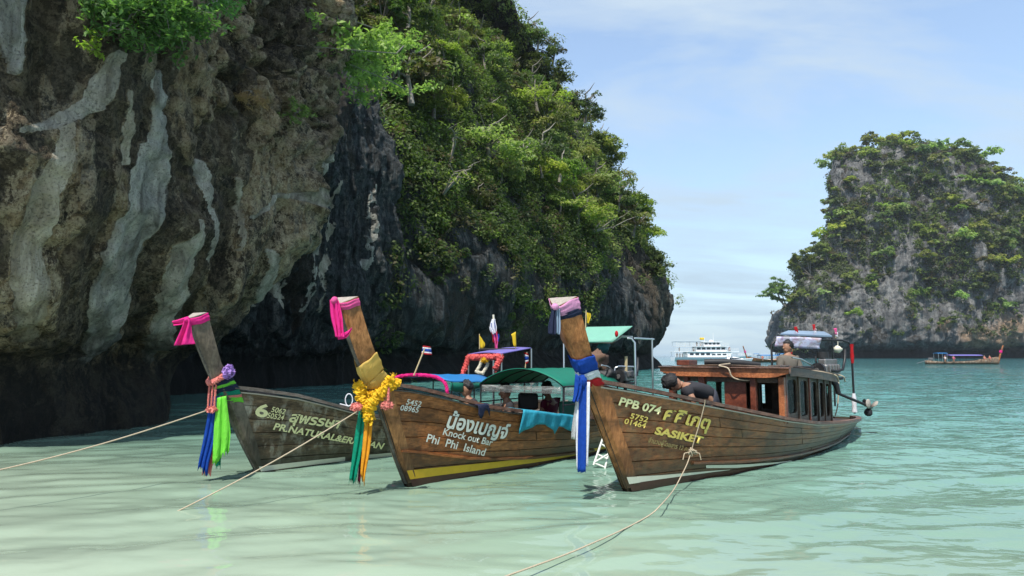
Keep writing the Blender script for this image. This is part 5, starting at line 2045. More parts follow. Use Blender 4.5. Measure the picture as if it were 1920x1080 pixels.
# man bending over in the bow of the right boat
Yp = 9.55
person(dict(head=at(1262, 719, Yp), neck=at(1282, 722, Yp + .02), chest=at(1296, 727, Yp + .05), pelvis=at(1340, 742, Yp + .15),
            ls=at(1289, 733, Yp - .16), le=at(1302, 752, Yp - .24), lh=at(1296, 775, Yp - .2), rs=at(1287, 730, Yp + .24), re=at(1280, 756, Yp + .25), rh=at(1278, 780, Yp + .2),
            lk=at(1325, 775, Yp + .02), rk=at(1330, 772, Yp + .32), lf=np.array([*at(1350, 775, Yp + .1)[:2], .27]), rf=np.array([*at(1352, 772, Yp + .35)[:2], .27])),
       'man with black hair and black T-shirt bending over in the bow of the right boat', M['tshirt'], M['trousers'], 1.12, look=(-.75, -.25, -.75))
# man standing at the stern of the right boat
q = at(1488, 690, 13.2)
sx, sy = q[0], q[1] + .3
person(dict(head=(sx + .02, sy, 1.76), neck=(sx + .02, sy, 1.61), chest=(sx + .02, sy, 1.48), pelvis=(sx + .03, sy, 1.08), ls=(sx - .15, sy - .06, 1.53), le=(sx - .19, sy - .12, 1.31), lh=(sx - .05, sy - .25, 1.28),
            rs=(sx + .19, sy + .02, 1.53), re=(sx + .24, sy - .05, 1.30), rh=(sx + .1, sy - .22, 1.26), lk=(sx - .06, sy - .03, 0.70), rk=(sx + .12, sy, 0.70), lf=(sx - .06, sy, 0.28), rf=(sx + .12, sy + .03, 0.28)),
       'man in grey-brown shirt, sleeves lengthened to darken his arms, standing under the stern canopy of the right boat', M['khaki'], M['trousers'], look=(-.9, -.4, -.35), sleeve=.8)  # long dark sleeves stand in for canopy shade on his arms


def seated(c, zseat, face, label, shirt, s=1.0, group='people sitting in the boats'):
    f = np.array([math.cos(face), math.sin(face), 0]); l = np.array([-f[1], f[0], 0]); c = np.array([c[0], c[1], zseat])
    z = np.array([0, 0, 1.0])
    return person(dict(pelvis=c + z * .1, chest=c + z * .48 + f * .03, neck=c + z * .62 + f * .04, head=c + z * .77 + f * .07,
                       ls=c + z * .55 + l * .19, le=c + z * .33 + l * .24 + f * .08, lh=c + z * .24 + f * .3 + l * .14, rs=c + z * .55 - l * .19, re=c + z * .33 - l * .24 + f * .08, rh=c + z * .24 + f * .3 - l * .14,
                       lk=c + f * .40 + l * .13 + z * .14, rk=c + f * .40 - l * .13 + z * .14, lf=c + f * .46 + l * .12 - z * .24, rf=c + f * .46 - l * .12 - z * .24),
                  label, shirt, M['trousers'], group=group, look=tuple(f * .9 + np.array([0, 0, -.2])), scale=s)


q = at(882, 740, 11.4); seated(q, .28, 3.6, 'dark-haired person seated under the blue tarpaulin of the left boat', M['tshirt'])
q = at(955, 745, 11.6); seated(q, .22, 3.3, 'person with bowed dark head seated at the front under the green arched canopy', M['tshirt'])
q = at(1032, 748, 12.3); seated(q, .22, 2.6, 'person seated further back under the green arched canopy', M['maroon'])


# ------------------------------------------------------------------ canopies, cabin, engines
def tube_part(root, pts, r, mat, name='post', n=8):
    mb = MB(); mb.tube(pts, r, n)
    return mb.build(name, mat, root)


def lerp(a, b, t): return np.array(a) + (np.array(b) - np.array(a)) * t


# ---- middle boat: green arched canopy (boat-local)
R2 = b2.root
x0, x1 = 2.75, 5.1
fs, fp = b2.pt(911, 716, .72), b2.pt(1044, 726, -.72)
xf = (fs[0] + fp[0]) / 2
zl = (fs[2] + fp[2]) / 2
ztop = b2.pt(985, 690, 0)[2]
can = []
for k in range(9):
    t = k / 8
    x = xf + (2.15) * t
    row = []
    for j in range(17):
        a = j / 16
        yy = -.78 + 1.56 * a
        arch = math.sin(math.pi * a) ** .8
        sagw = .018 * math.sin(math.pi * ((t * 4) % 1))
        row.append((x, yy, zl + (ztop - zl) * arch - sagw - .02 * t))
    can.append(row)
cp = MB().grid(np.array(can)[:, ::-1], True, .012).build('canopy', M['green'], R2)
for k in range(5):
    x = xf + .02 + 2.1 * k / 4
    tube_part(cp, [(x, -.77 + 1.54 * j / 12, zl - .014 + (ztop - zl) * math.sin(math.pi * j / 12) ** .8 - .005 * k) for j in range(13)], .014, M['darkmetal'], 'rib', 6)
for y in (-.77, .77):
    tube_part(cp, [(xf, y, zl - .02), (xf + 2.1, y, zl - .04)], .016, M['darkmetal'], 'side_rail', 6)
    for x in (xf + .02, xf + .72, xf + 1.42, xf + 2.1):
        tube_part(R2, [(x, y, zl - .02), (x, y * .99, .45)], .014, M['darkmetal'], 'post', 6)
    tube_part(R2, [(xf, y, zl - .30), (xf + 2.1, y, zl - .31)], .012, M['darkmetal'], 'hand_rail', 6)
# rolled clear plastic side curtain
plast, pnt, pb_ = new_mat('clear_plastic_sheet'); g = NT(pnt)
pb_.inputs['Base Color'].default_value = (.30, .31, .29, 1); pb_.inputs['Roughness'].default_value = .12
tp_ = g.n('BsdfTransparent'); mx_ = g.n('MixShader')
g.l(g.ramp(g.noise(g.mapping(g.obj(), (2, 2, 9)), 2.5, 4, .6), [(.4, .15), (.65, .75)]), mx_.inputs[0])
g.l(tp_.outputs[0], mx_.inputs[1]); g.l(pb_.outputs[0], mx_.inputs[2])
g.l(mx_.outputs[0], [x for x in pnt.nodes if x.type == 'OUTPUT_MATERIAL'][0].inputs['Surface'])
for y, x2 in ((-.79, xf + 1.9), (.79, xf + 1.9)):
    MB().grid(np.array([[(xf + .05 + (x2 - xf) * t, y + .012 * math.sin(t * 23 + a * 2), zl - .03 - .12 * a - .02 * math.sin(t * 9)) for a in (0, .5, 1)] for t in np.linspace(0, 1, 22)])[:, ::-1], True, .004).build('side_curtain', plast, R2)
MB().grid(np.array([[(xf - .01 + .01 * math.sin(u * 17), -.75 + 1.5 * u, zl - .02 - .11 * a) for a in (0, 1)] for u in np.linspace(0, .98, 20)]), True, .004).build('side_curtain', plast, R2)

# mint driver canopy on steel posts
pA, pB = b2.px(1057, 638, 12.95), b2.px(1190, 634, 12.1)
dxa = np.array([.95, 0, 0])
def foot(p, z=.35): return np.array([p[0], p[1], z])
tube_part(R2, [foot(pA), pA + (0, 0, -.06), pA + (.05, -.05, 0)], .020, M['steel'])
tube_part(R2, [foot(pB), pB + (0, 0, -.08), pB + (-.02, .05, -.01), pB + (-.05, .12, 0)], .020, M['steel'])
tube_part(R2, [b2.px(1186, 632, 12.15), b2.px(1166, 631, 12.3), b2.px(1156, 638, 12.4), b2.px(1148, 642, 12.5), b2.px(1062, 641, 12.95)], .018, M['steel'], 'cross_bar')
for p in (pA, pB):
    tube_part(R2, [foot(p + dxa * .9), p + dxa * .9 + (0, 0, .02)], .018, M['steel'])
    tube_part(R2, [p, p + dxa], .016, M['steel'], 'side_rail')
cs = [b2.px(1060, 643, 12.95), b2.px(1149, 641, 12.45), b2.px(1186, 612, 12.5), b2.px(1088, 614, 13.1)]
G = []
for i in range(7):
    r = []
    for j in range(7):
        p = lerp(lerp(cs[0], cs[1], i / 6), lerp(cs[3], cs[2], i / 6), j / 6)
        p = p + np.array([0, 0, -.02 * math.sin(math.pi * i / 6) * math.sin(math.pi * j / 6)])
        r.append(p)
    G.append(r)
MB().grid(np.array(G), True, .012).build('stern_canopy', M['mint'], R2)
mb = MB(); mb.ball(b2.px(1156, 626, 12.35), (.035, .035, .06), 8, 6)
mb.build('lamp', M['red'], R2)
# little yellow flag on a stick above it
fl = empty('flag', at(1100, 612, 13), 'small yellow flag on a stick above the mint green canopy', 'flag', 'flags on the boats')
mb = MB(); mb.tube([at(1098, 615, 13), at(1099, 582, 13)], .012, 6); part_mesh(mb, 'stick', M['pole'], fl)
mb = MB(); mb.grid(px_ribbon([(1100, 586), (1100, 596), (1101, 606)], [(1108, 588), (1107, 597), (1104, 606)], 13, folds=1, amp=.02, seed=4), True, .003); part_mesh(mb, 'cloth', M['yellowflag'], fl)
# bundle and cloth hanging under it
def lump(c, r, seed, amt=.5):
    mb = MB(); mb.ball((0, 0, 0), r, 18, 13)
    V = np.array(mb.v); nn = V / (np.linalg.norm(V, axis=1, keepdims=True) + 1e-9)
    k = 1 + amt * fbm(nn * 1.6 + seed * 7.1, 3, seed)
    mb.v = [tuple(q) for q in V * k[:, None] + np.array(c)]
    return mb


thing_mesh(lump(at(1124, 676, 12.6), (.15, .14, .20), 3, .6), 'cloth_bundle', M['camo'], 'brown mottled bundle hanging under the mint green canopy', 'bundle')
thing_mesh(lump(at(1131, 650, 12.8), (.12, .10, .12), 5, .5), 'hanging_bag', M['bagteal'], 'dark teal bag hanging above the brown bundle', 'bag')
thing_mesh(lump(at(1140, 702, 12.5), (.16, .14, .12), 6, .5), 'cloth_bundle', M['black'], 'black bag beside the engine of the middle boat', 'bag')


def engine(name, loc, rz, label, s=1.0, tail=None, prop=True):
    """car-type engine on a swivel with a long propeller shaft; local -x is forwards"""
    o = empty(name, tuple(loc), label, 'engine', 'long-tail engines', rz)
    o.scale = (s, s, s)
    mb = MB(); mb.box((0, 0, .20), (.52, .26, .24), bev=.03); mb.box((.02, 0, .36), (.44, .16, .12), bev=.02)
    for k in range(4): mb.box((-.15 + .1 * k, -.14, .24), (.06, .05, .14), bev=.01)
    mb.build('engine_block', M['engine'], o)
    mb = MB(); mb.tube([(-.30, 0, .2), (-.36, 0, .2)], .15, 18); mb.build('flywheel', M['darkmetal'], o)
    mb = MB(); mb.tube([(-.37, 0, .2), (-.40, 0, .2)], .05, 10); mb.build('pulley', M['engine'], o)
    mb = MB(); mb.tube([(.02, .1, .44), (.02, .1, .56)], .11, 14); mb.build('air_filter', M['black'], o)
    mb = MB(); mb.tube([(-.15, -.15, .2), (0, -.2, .18), (.2, -.2, .22), (.36, -.16, .42), (.42, -.14, .6)], .028, 8); mb.build('exhaust', M['darkmetal'], o)
    mb = MB(); mb.tube([(.1, .16, .3), (.25, .2, .42), (-.1, .18, .46), (-.22, .1, .36)], .018, 6); mb.build('hose', M['black'], o)
    mb = MB(); mb.box((0, 0, .04), (.6, .3, .05), bev=.01); mb.tube([(0, 0, .03), (0, 0, -.55)], .04, 8); mb.build('swivel', M['darkmetal'], o)
    mb = MB(); mb.tube([(-.3, .05, .25), (-.75, .08, .42), (-1.05, .08, .45)], .016, 6); mb.build('tiller', M['steel'], o)
    return o


e2 = b2.px(1172, 704, 12.9)
engine('boat_engine', b2.wld(e2 - np.array([0, 0, .18])), math.radians(58), 'black engine with wooden handle at the stern of the middle boat', .85)
mb = MB(); mb.tube([at(1174, 700, 12.75), at(1174, 668, 12.75)], .03, 8); thing_mesh(mb, 'wooden_stick', M['pole'], 'short wooden stick upright on the black engine', 'stick')
mb = MB(); mb.tube([at(1152, 700, 12.7), at(1153, 690, 12.7), at(1160, 687, 12.7), at(1190, 688, 12.8)], .02, 8); thing_mesh(mb, 'roll_bar', M['steel'], 'curved steel bar over the engine of the middle boat', 'bar')
# gear under the canopy of the middle boat
for px_, py_, Y_, d_, lab in ((990, 752, 12.2, (.35, .3, .28), 'dark box under the green arched canopy'), (1068, 770, 11.6, (.34, .3, .3), 'dark green bucket-like crate beside the cyan cloth')):
    mb = MB(); mb.box(at(px_, py_, Y_), d_, bev=.03); thing_mesh(mb, 'storage_box', M['black'] if px_ < 1000 else M['bottle'], lab, 'box')

# cyan cloth over the gunwale
c0, c1 = b2.hit(978, 770, .06), b2.hit(1090, 785, .06)
G = []
for i in range(26):
    t = i / 25
    x = c0[0] + (c1[0] - c0[0]) * t
    e = b2.e_of(x, .8); zt = float(b2.zs(e))
    hang = .36 * (1 - .45 * math.sin(math.pi * min(1, t * 1.6)) ** 1.2) if t < .6 else .20 + .16 * ((t - .6) / .4) ** 1.5
    row = []
    for j in range(9):
        v = j / 8
        if v < .2:
            p = (x, b2.on_hull(x, zt, .0) + .16 - .8 * v * .35, zt + .045)
        else:
            z = zt + .045 - hang * (v - .2) / .8
            p = (x + .02 * math.sin(v * 5 + t * 9), b2.on_hull(x, min(z, zt), .075 + .02 * math.sin(t * 38 + v * 2) * v), z)
        row.append(b2.wld(np.array(p)))
    G.append(row)
thing_mesh(MB().grid(np.array(G), True, .005), 'draped_cloth', M['cyan'], 'shiny cyan cloth draped over the gunwale of the middle boat', 'cloth')
c = b2.hit(905, 764, .05)
thing_mesh(MB().grid(np.array([[b2.wld(np.array([c[0] - .13 + .26 * u, c[1] + .10 - .13 * min(1, v * 3), c[2] + .05 - .17 * max(0, v - .25) * (1 + .5 * math.sin(u * 7))])) for v in np.linspace(0, 1, 8)] for u in np.linspace(0, 1, 9)]), True, .008),
           'draped_rag', M['navy'], 'dark rag thrown over the gunwale of the middle boat', 'cloth')

# white boarding ladder hanging behind the right prow
lad = empty('boarding_ladder', on_water(1128, 874), 'white tubular boarding ladder between the middle and right boats', 'ladder')
Yl = on_water(1128, 876)[1]
for a, b_ in (((1138, 800), (1113, 872)), ((1150, 812), (1134, 880))):
    mb = MB(); mb.tube([at(*a, Yl + .1), at(*b_, Yl)], .016, 8); part_mesh(mb, 'rail', M['white'], lad)
for t in (.45, .72, .95):
    a = lerp(at(1138, 800, Yl + .1), at(1113, 872, Yl), t); b_ = lerp(at(1150, 812, Yl + .1), at(1134, 880, Yl), t)
    mb = MB(); mb.tube([a, b_], .013, 8); part_mesh(mb, 'rung', M['white'], lad)
mb = MB(); mb.tube([at(1116, 866, Yl), at(1150, 846, Yl - .05)], .013, 8); part_mesh(mb, 'brace', M['white'], lad)

# ---- left boat: blue tarpaulin roof with pink-wrapped front hoop
R1 = b1.root
hoop = [b1.px(x, y, Y) for x, y, Y in ((738, 716, 11.6), (745, 707, 11.55), (775, 703, 11.35), (808, 705, 11.05), (826, 711, 10.9), (836, 722, 10.8), (839, 742, 10.75))]
H = interp_smooth(np.linspace(0, 1, 40), np.linspace(0, 1, len(hoop)), np.array(hoop))
mb = garland([b1.wld(p) for p in H], .024, 3, n=9); mb.v = [tuple(b1.loc(v)) for v in mb.v]
mb.build('front_hoop', M['pink'], R1)
c = [b1.px(748, 708, 11.6), b1.px(842, 716, 10.85), b1.px(930, 718, 12.6), b1.px(868, 705, 13.4)]
G = []
for i in range(11):
    row = []
    for j in range(9):
        p = lerp(lerp(c[0], c[3], i / 10), lerp(c[1], c[2], i / 10), j / 8)
        p = p + np.array([0, 0, .07 * math.sin(math.pi * j / 8) + .008 * math.sin(i * 2.2 + j)])
        row.append(p)
    G.append(row)
MB().grid(np.array(G)[:, ::-1], True, .014).build('roof', M['bluetarp'], R1)
# green valance drooping below the roof edge
MB().grid(np.array([[lerp(c[1], c[2], t) + np.array([0, -.02 + .015 * math.sin(t * 26), -.015 - (.11 + .04 * math.sin(t * 7)) * a]) for a in (0, .5, 1)] for t in np.linspace(.02, 1, 24)]), True, .005).build('valance', M['green'], R1)
for t in (.05, .5, .95):
    for e0, e1 in ((c[0], c[3]), (c[1], c[2])):
        p = lerp(e0, e1, t)
        tube_part(R1, [p, foot(p, .5)], .013, M['darkmetal'], 'post', 6)
# driver canopy: coral padded frame and violet sheet
f0, f1 = b1.px(878, 670, 13.9), b1.px(940, 669, 13.3)
for a, b_ in ((f0, b1.px(868, 702, 13.8)), (f1, b1.px(928, 692, 13.2))):
    mb = garland([b1.wld(lerp(a, b_, t)) for t in (0, .5, 1)], .048, 5, n=8); mb.v = [tuple(b1.loc(v)) for v in mb.v]
    mb.build('padded_leg', M['redtube'], R1)
mb = garland([b1.wld(p) for p in (f0, lerp(f0, f1, .5), f1)], .055, 6, n=8); mb.v = [tuple(b1.loc(v)) for v in mb.v]
mb.build('padded_bar', M['redtube'], R1)
f2, f3 = b1.px(996, 658, 14.1), b1.px(925, 661, 14.8)
MB().grid(np.array([[lerp(lerp(f0, f3, i / 8), lerp(f1, f2, i / 8), j / 6) + np.array([0, 0, .05 + .03 * math.sin(math.pi * j / 6)]) for j in range(7)] for i in range(9)])[:, ::-1], True, .02).build('stern_canopy', M['purple'], R1)
for p in (f0, f1, f2, f3):
    tube_part(R1, [p + (0, 0, .05), foot(p, .45)], .018, M['steel'])
p0, p1 = at(899, 655, 14.2), at(966, 654, 13.9)
tube_part(R1, [b1.loc(p0), b1.loc(p1)], .018, M['black'], 'cross_pole', 6)
for p in (p0, p1): tube_part(R1, [b1.loc(p), b1.loc(p + (0, 0, -.16))], .014, M['black'], 'pole_support', 6)


def flag(px, Y, ytop, ybot, L, R, mat, lab, seed, stick=M['pole']):
    f = empty('flag', at(px, ybot, Y), lab, 'flag', 'flags on the boats')
    mb = MB(); mb.tube([at(px, ybot, Y), at(px, ytop, Y)], .010, 6); part_mesh(mb, 'stick', stick, f)
    for l, r, m in zip(L, R, mat):
        mb = MB(); mb.grid(px_ribbon(l, r, Y - .02, folds=1.2, amp=.02, seed=seed, n=8, m=6), True, .003); part_mesh(mb, 'cloth', m, f)
    return f


flag(899, 14.2, 626, 656, [[(899, 628), (900, 640), (900, 654)]], [[(904, 636), (909, 644), (907, 653)]], [M['yellowflag']], 'limp yellow flag at the left end of the pole over the violet canopy', 1)
flag(966, 13.9, 622, 655, [[(958, 627), (961, 636), (964, 650)]], [[(967, 622), (968, 636), (967, 651)]], [M['yellowflag']], 'limp yellow flag at the right end of the pole over the violet canopy', 2)
# tall staff with furled flags
fs_ = empty('flag_staff', at(928, 656, 14.4), 'tall staff wrapped in furled red, white and blue flags on the left boat', 'flag', 'flags on the boats')
mb = MB(); mb.tube([at(931, 662, 14.4), at(925, 590, 14.4)], .022, 8); part_mesh(mb, 'staff', M['cream'], fs_)
for L_, Rr, m_ in [([(922, 598), (920, 612), (923, 625)], [(929, 598), (930, 612), (930, 625)], 'cwhite'), ([(920, 606), (921, 616), (924, 622)], [(927, 604), (929, 614), (930, 622)], 'blue'),
                   ([(919, 617), (922, 630), (926, 642)], [(931, 618), (934, 630), (934, 644)], 'red'), ([(917, 612), (920, 620), (921, 626)], [(924, 616), (926, 622), (925, 628)], 'cwhite'),
                   ([(924, 626), (926, 640), (929, 656)], [(931, 624), (934, 640), (934, 655)], 'rose'), ([(928, 628), (930, 634), (931, 640)], [(935, 626), (936, 634), (936, 640)], 'blue')]:
    mb = MB(); mb.grid(px_ribbon(L_, Rr, 14.34 - .01 * len(m_), folds=1.3, amp=.03, seed=len(m_)), True, .004); part_mesh(mb, 'cloth', M[m_], fs_)
# tricolour flags
def tricolour(pa, pb, fl, Y, lab, seed):
    f = empty('flag', at(*pa, Y), lab, 'flag', 'flags on the boats')
    mb = MB(); mb.tube([at(*pa, Y), at(*pb, Y)], .014, 6); part_mesh(mb, 'stick', M['pole'], f)
    (ax, ay), (bx, by), (cx, cy), (dx, dy) = fl      # hoist top, fly top, fly bottom, hoist bottom
    for k, m in enumerate(('red', 'cwhite', 'blue', 'cwhite', 'red')):
        t0, t1 = (0, 1 / 6, 2 / 6, 4 / 6, 5 / 6)[k], (1 / 6, 2 / 6, 4 / 6, 5 / 6, 1)[k]
        P = np.array([[at(*(lerp(lerp((ax, ay), (bx, by), u), lerp((dx, dy), (cx, cy), u), t)), Y - .02 + .03 * math.sin(u * 6 + seed)) for t in (t0, (t0 + t1) / 2, t1)] for u in np.linspace(0, 1, 8)])
        mb = MB(); mb.grid(P, True, .003); part_mesh(mb, 'cloth', M[m], f)


tricolour((776, 704), (797, 652), ((793, 648), (808, 650), (810, 666), (790, 664)), 11.2, 'small red, white and blue flag on a slanting stick above the pink hoop', 1)
tricolour((985, 690), (988, 660), ((982, 660), (991, 664), (991, 680), (985, 684)), 14.0, 'small hanging tricolour flag at the stern end of the violet canopy', 2)
mb = garland([at(905, 672, 13.6), at(900, 685, 13.6), at(893, 697, 13.55), at(905, 700, 13.55), at(915, 683, 13.6), at(909, 673, 13.6)], .028, 8)
thing_mesh(mb, 'garland', M['cream'], 'pale rope and flower garland dangling under the coral padded frame', 'garland', GS)
mb = flower_ball(at(909, 675, 13.55), (.09, .06, .05), 2); thing_mesh(mb, 'flower_bunch', M['marigold'], 'yellow flower bunch tied under the coral padded frame', 'flowers', GS)

# ---- right boat: cabin
R3 = b3.root
CX0, CX1 = 3.15, 6.0
zr = b3.pt(1477, 694, -.97)[2]                       # roof height at the front corner
zr2 = b3.pt(1577, 706, -.80)[2]
def roof_half(x): return float(np.interp(x, [2.9, 3.3, 4.6, 6.0, 6.3], [1.0, 1.03, 1.0, .86, .80]))
def roof_z(x): return float(np.interp(x, [2.9, 3.15, 6.0, 6.3], [zr, zr, zr2, zr2 - .01]))
cab = R3
mb = MB()
P = np.array([[(x, roof_half(x) * a, roof_z(x) + .05 * (1 - a * a)) for a in np.linspace(-1, 1, 13)] for x in np.linspace(2.98, 6.25, 16)])
roof = mb.grid(P, True, .025).build('cabin_roof', M['cabin_dark'], cab)
# front beam with shaped lower edge, and the fascia along the sides
fz = roof_z(2.98)
poly = [(-1.03, fz + .035), (1.03, fz + .035), (1.03, fz - .045), (.93, fz - .07), (.85, fz - .10), (.70, fz - .115), (-.70, fz - .115), (-.85, fz - .10), (-.93, fz - .07), (-1.03, fz - .045)]
mb = MB(); mb.prism([(y, z) for y, z in poly], 2.90, 2.975, axis=0); mb.build('front_beam', M['cabin'], cab)
MB().box((2.885, 0, fz + .03), (.05, 2.09, .02), bev=.005).build('beam_cap', M['rail3'], cab)
for sd in (-1, 1):
    xs_ = np.linspace(2.98, 6.25, 16)
    for nm, za, zb, dy, mt in (('fascia', -.10, .035, .010, 'cabin_dark'), ('fascia_trim', .035, .055, .022, 'rail3')):
        V = []
        mb = MB()
        G = np.array([[(x, sd * (roof_half(x) + dy), roof_z(x) + za + .012), (x, sd * (roof_half(x) + dy), roof_z(x) + zb)] for x in xs_])
        mb.grid(G if sd > 0 else G[:, ::-1], False, .022); mb.build(nm, M[mt], cab)
# front posts and dark panels
def sill_z(x):
    return float(b3.zs(x + .55)) - .02
zb = .30
for y, w_, mt in ((-.88, .085, 'cabin'), (-.46, .085, 'cabin_red'), (.36, .10, 'cabin_red'), (.62, .07, 'cabin_red'), (.88, .085, 'cabin_red')):
    z0_ = sill_z(3.02) if abs(y) > .8 else zb
    MB().box((3.02, y, (z0_ + fz - .10) / 2), (.085, w_, fz - .10 - z0_), bev=.008).build('front_post', M[mt], cab)
MB().box((3.06, -.16, (zb + fz - .14) / 2), (.03, .34, fz - .14 - zb), bev=.004).build('front_panel', M['cabin_red'], cab)
MB().box((3.05, .0, fz - .15), (.03, 1.72, .09), bev=.004).build('header', M['cabin_dark'], cab)  # dark header, also added to dim the cabin's inside
# dark bulkheads added to dim the cabin, midway and at its back, with openings
for x, ys in ((4.5, (-.66, -.30, .08, .5)), (5.9, (-.5, -.1, .28, .6))):
    for y in ys:
        MB().box((x, y, (.3 + roof_z(x) - .02) / 2), (.03, .17 if x < 5 else .26, roof_z(x) - .32), bev=.004).build('dimming_bulkhead', M['cabin_dark'], cab)
    MB().box((x + .035, 0, .5), (.03, 1.45, .38), bev=.004).build('dimming_bulkhead', M['cabin_dark'], cab)
    MB().box((x + .035, 0, roof_z(x) - .09), (.03, 1.5, .16), bev=.004).build('dimming_bulkhead', M['cabin_dark'], cab)
# side walls: sill, posts with rounded windows, header
glass = bpy.data.materials.new('window_glass'); glass.use_nodes = True
gb = glass.node_tree.nodes['Principled BSDF']
gb.inputs['Transmission Weight'].default_value = 1; gb.inputs['Roughness'].default_value = .02; gb.inputs['IOR'].default_value = 1.1; gb.inputs['Base Color'].default_value = (.55, .68, .62, 1)
wx = [3.10, 3.66, 4.22, 4.78, 5.34, 5.90]
for sd in (-1, 1):
    def wall(x): return sd * (roof_half(x) - .13)
    for a, b_ in zip(wx[:-1], wx[1:]):
        ya, yb = wall(a), wall(b_)
        za, zbm = roof_z(a) - .05, max(sill_z(a), sill_z(b_)) - .02
        W_, H_ = b_ - a, za - zbm
        mx, mb_, mt_ = .075, .15, .10
        rr = .085
        inner = []
        for cx, cz, q0 in ((mx + rr, mb_ + rr, math.pi), (W_ - mx - rr, mb_ + rr, 1.5 * math.pi), (W_ - mx - rr, H_ - mt_ - rr, 0), (mx + rr, H_ - mt_ - rr, .5 * math.pi)):
            for k in range(5): inner.append((cx + rr * math.cos(q0 + k * math.pi / 8), cz + rr * math.sin(q0 + k * math.pi / 8)))
        n = len(inner)
        def P3(u, z, off): return (a + u, ya + (yb - ya) * u / W_ + sd * off, zbm + z)
        mb = MB()
        per = []
        for i, (u, z) in enumerate(inner):          # matching point on the outer rectangle; the arc middles go to its corners
            q = i // 5
            if i % 5 == 2:
                per.append(((0, 0), (W_, 0), (W_, H_), (0, H_))[q]); continue
            du, dz = u - W_ / 2, z - H_ / 2
            k = min((W_ / 2) / (abs(du) + 1e-6), (H_ / 2) / (abs(dz) + 1e-6))
            per.append((W_ / 2 + du * k, H_ / 2 + dz * k))
        V = [P3(*p, .018) for p in inner] + [P3(*p, .018) for p in per] + [P3(*p, -.018) for p in inner] + [P3(*p, -.018) for p in per]
        F = []
        for i in range(n):
            j = (i + 1) % n
            F += [(i, j, n + j, n + i), (2 * n + j, 2 * n + i, 3 * n + i, 3 * n + j), (j, i, 2 * n + i, 2 * n + j), (n + i, n + j, 3 * n + j, 3 * n + i)]
        mb.add(V, F)
        w = mb.build('window_frame', M['cabin_dark'], cab)
        MB().add([P3(*p, -.004) for p in inner], [tuple(range(n))]).build('pane', glass, w)
    for i, x in enumerate(wx):
        z0_ = sill_z(x)
        MB().box((x, wall(x) + sd * .016, (roof_z(x) - .05 + z0_) / 2), (.06, .05, roof_z(x) - .05 - z0_), bev=.006).build('side_post', M['cabin_red'] if i in (0, 2) else M['cabin_dark'], cab)
MB().box((4.2, 0, .42), (1.6, .5, .05), bev=.01).build('bench', M['cabin_dark'], cab)

# things on the cabin roof
def on_roof(x, y, dz=0.0): return b3.wld(np.array([x, y, roof_z(x) + .05 * (1 - (y / roof_half(x)) ** 2) + .027 + dz]))
mb = MB(); mb.tube([on_roof(3.12, .36, .04), on_roof(3.25, .1, .04), on_roof(3.45, -.15, .035), on_roof(3.6, -.36, .025)], [.045, .055, .05, .035], 10)
thing_mesh(mb, 'rolled_tarpaulin', M['black'], 'black rolled tarpaulin lying across the cabin roof', 'roll')
mb = MB(); mb.box(on_roof(3.25, .72, .05), (.34, .22, .09), rot=Matrix.Rotation(.9, 3, 'Z'), bev=.01); thing_mesh(mb, 'wooden_box', M['cabin_red'], 'low red-brown wooden box at the front left corner of the cabin roof', 'box')
mb = MB(); mb.box(on_roof(4.35, -.4, .03), (.5, .2, .055), rot=Matrix.Rotation(.85, 3, 'Z'), bev=.01); thing_mesh(mb, 'dark_plank', M['cabin_dark'], 'dark board lying flat on the cabin roof beside the tarpaulin', 'board')
mb = MB(); mb.box(on_roof(5.3, -.5, .05), (.42, .16, .10), rot=Matrix.Rotation(.6, 3, 'Z'), bev=.01); thing_mesh(mb, 'dark_box', M['black'], 'dark box on the cabin roof in front of the standing man', 'box')
fzp = b3.wld(np.array([2.86, -.15, fz + .04]))
rope('roof_rope', [on_roof(3.3, .0, .02), b3.wld(np.array([2.9, .02, fz + .06])), fzp + (-.02, -.02, -.02), fzp + (.03, -.03, -.14), fzp + (.14, -.03, -.19), fzp + (.35, -.05, -.20), fzp + (.55, -.08, -.16)], .012, 'pale rope looped over the front beam of the cabin')
rope('roof_rope', [on_roof(5.2, -.3, .02), on_roof(5.45, -.7, .03), b3.wld(np.array([5.6, -.93, zr2 + .05])), b3.wld(np.array([5.75, -.95, zr2 - .06]))], .013, 'pale rope hanging over the side of the cabin roof')
rope('roof_rope', [on_roof(5.7, .0, .02), on_roof(5.9, -.5, .03), b3.wld(np.array([6.1, -.9, zr2 + .03])), b3.wld(np.array([6.25, -.93, zr2 - .08]))], .012, 'second pale rope hanging over the roof near the engine')

# stern canopy of the right boat
ps = [b3.px(1446, 640, 13.6), b3.px(1596, 641, 14.05), b3.px(1560, 633, 15.0), b3.px(1470, 633, 14.6)]
tube_part(R3, [foot(ps[0], .45), ps[0] + (0, 0, -.07), ps[0] + (.04, -.04, -.01), lerp(ps[0], ps[1], .12) + (0, 0, .03), lerp(ps[0], ps[1], .88) + (0, 0, .03), ps[1] + (-.03, .05, -.01), ps[1] + (0, 0, -.08), foot(ps[1], .42)], .022, M['darkmetal'], 'canopy_hoop')
tube_part(R3, [foot(ps[3], .5), ps[3] + (0, 0, 0.0), ps[2], foot(ps[2], .5)], .020, M['darkmetal'], 'canopy_hoop')
c = [b3.px(1463, 628, 13.7), b3.px(1560, 632, 13.95), b3.px(1545, 624, 14.9), b3.px(1478, 622, 14.5)]
MB().grid(np.array([[lerp(lerp(c[0], c[1], i / 6), lerp(c[3], c[2], i / 6), j / 4) for j in range(5)] for i in range(7)]), False, .03).build('roof_panel', M['wslate'], R3)
mb = MB(); mb.tube([lerp(ps[1], foot(ps[1], .42), t) + np.array([.0, -.005, 0]) for t in (.03, .1, .2, .3)], [.04, .03, .038, .026], 8); mb.build('post_wrapping', M['red'], R3)
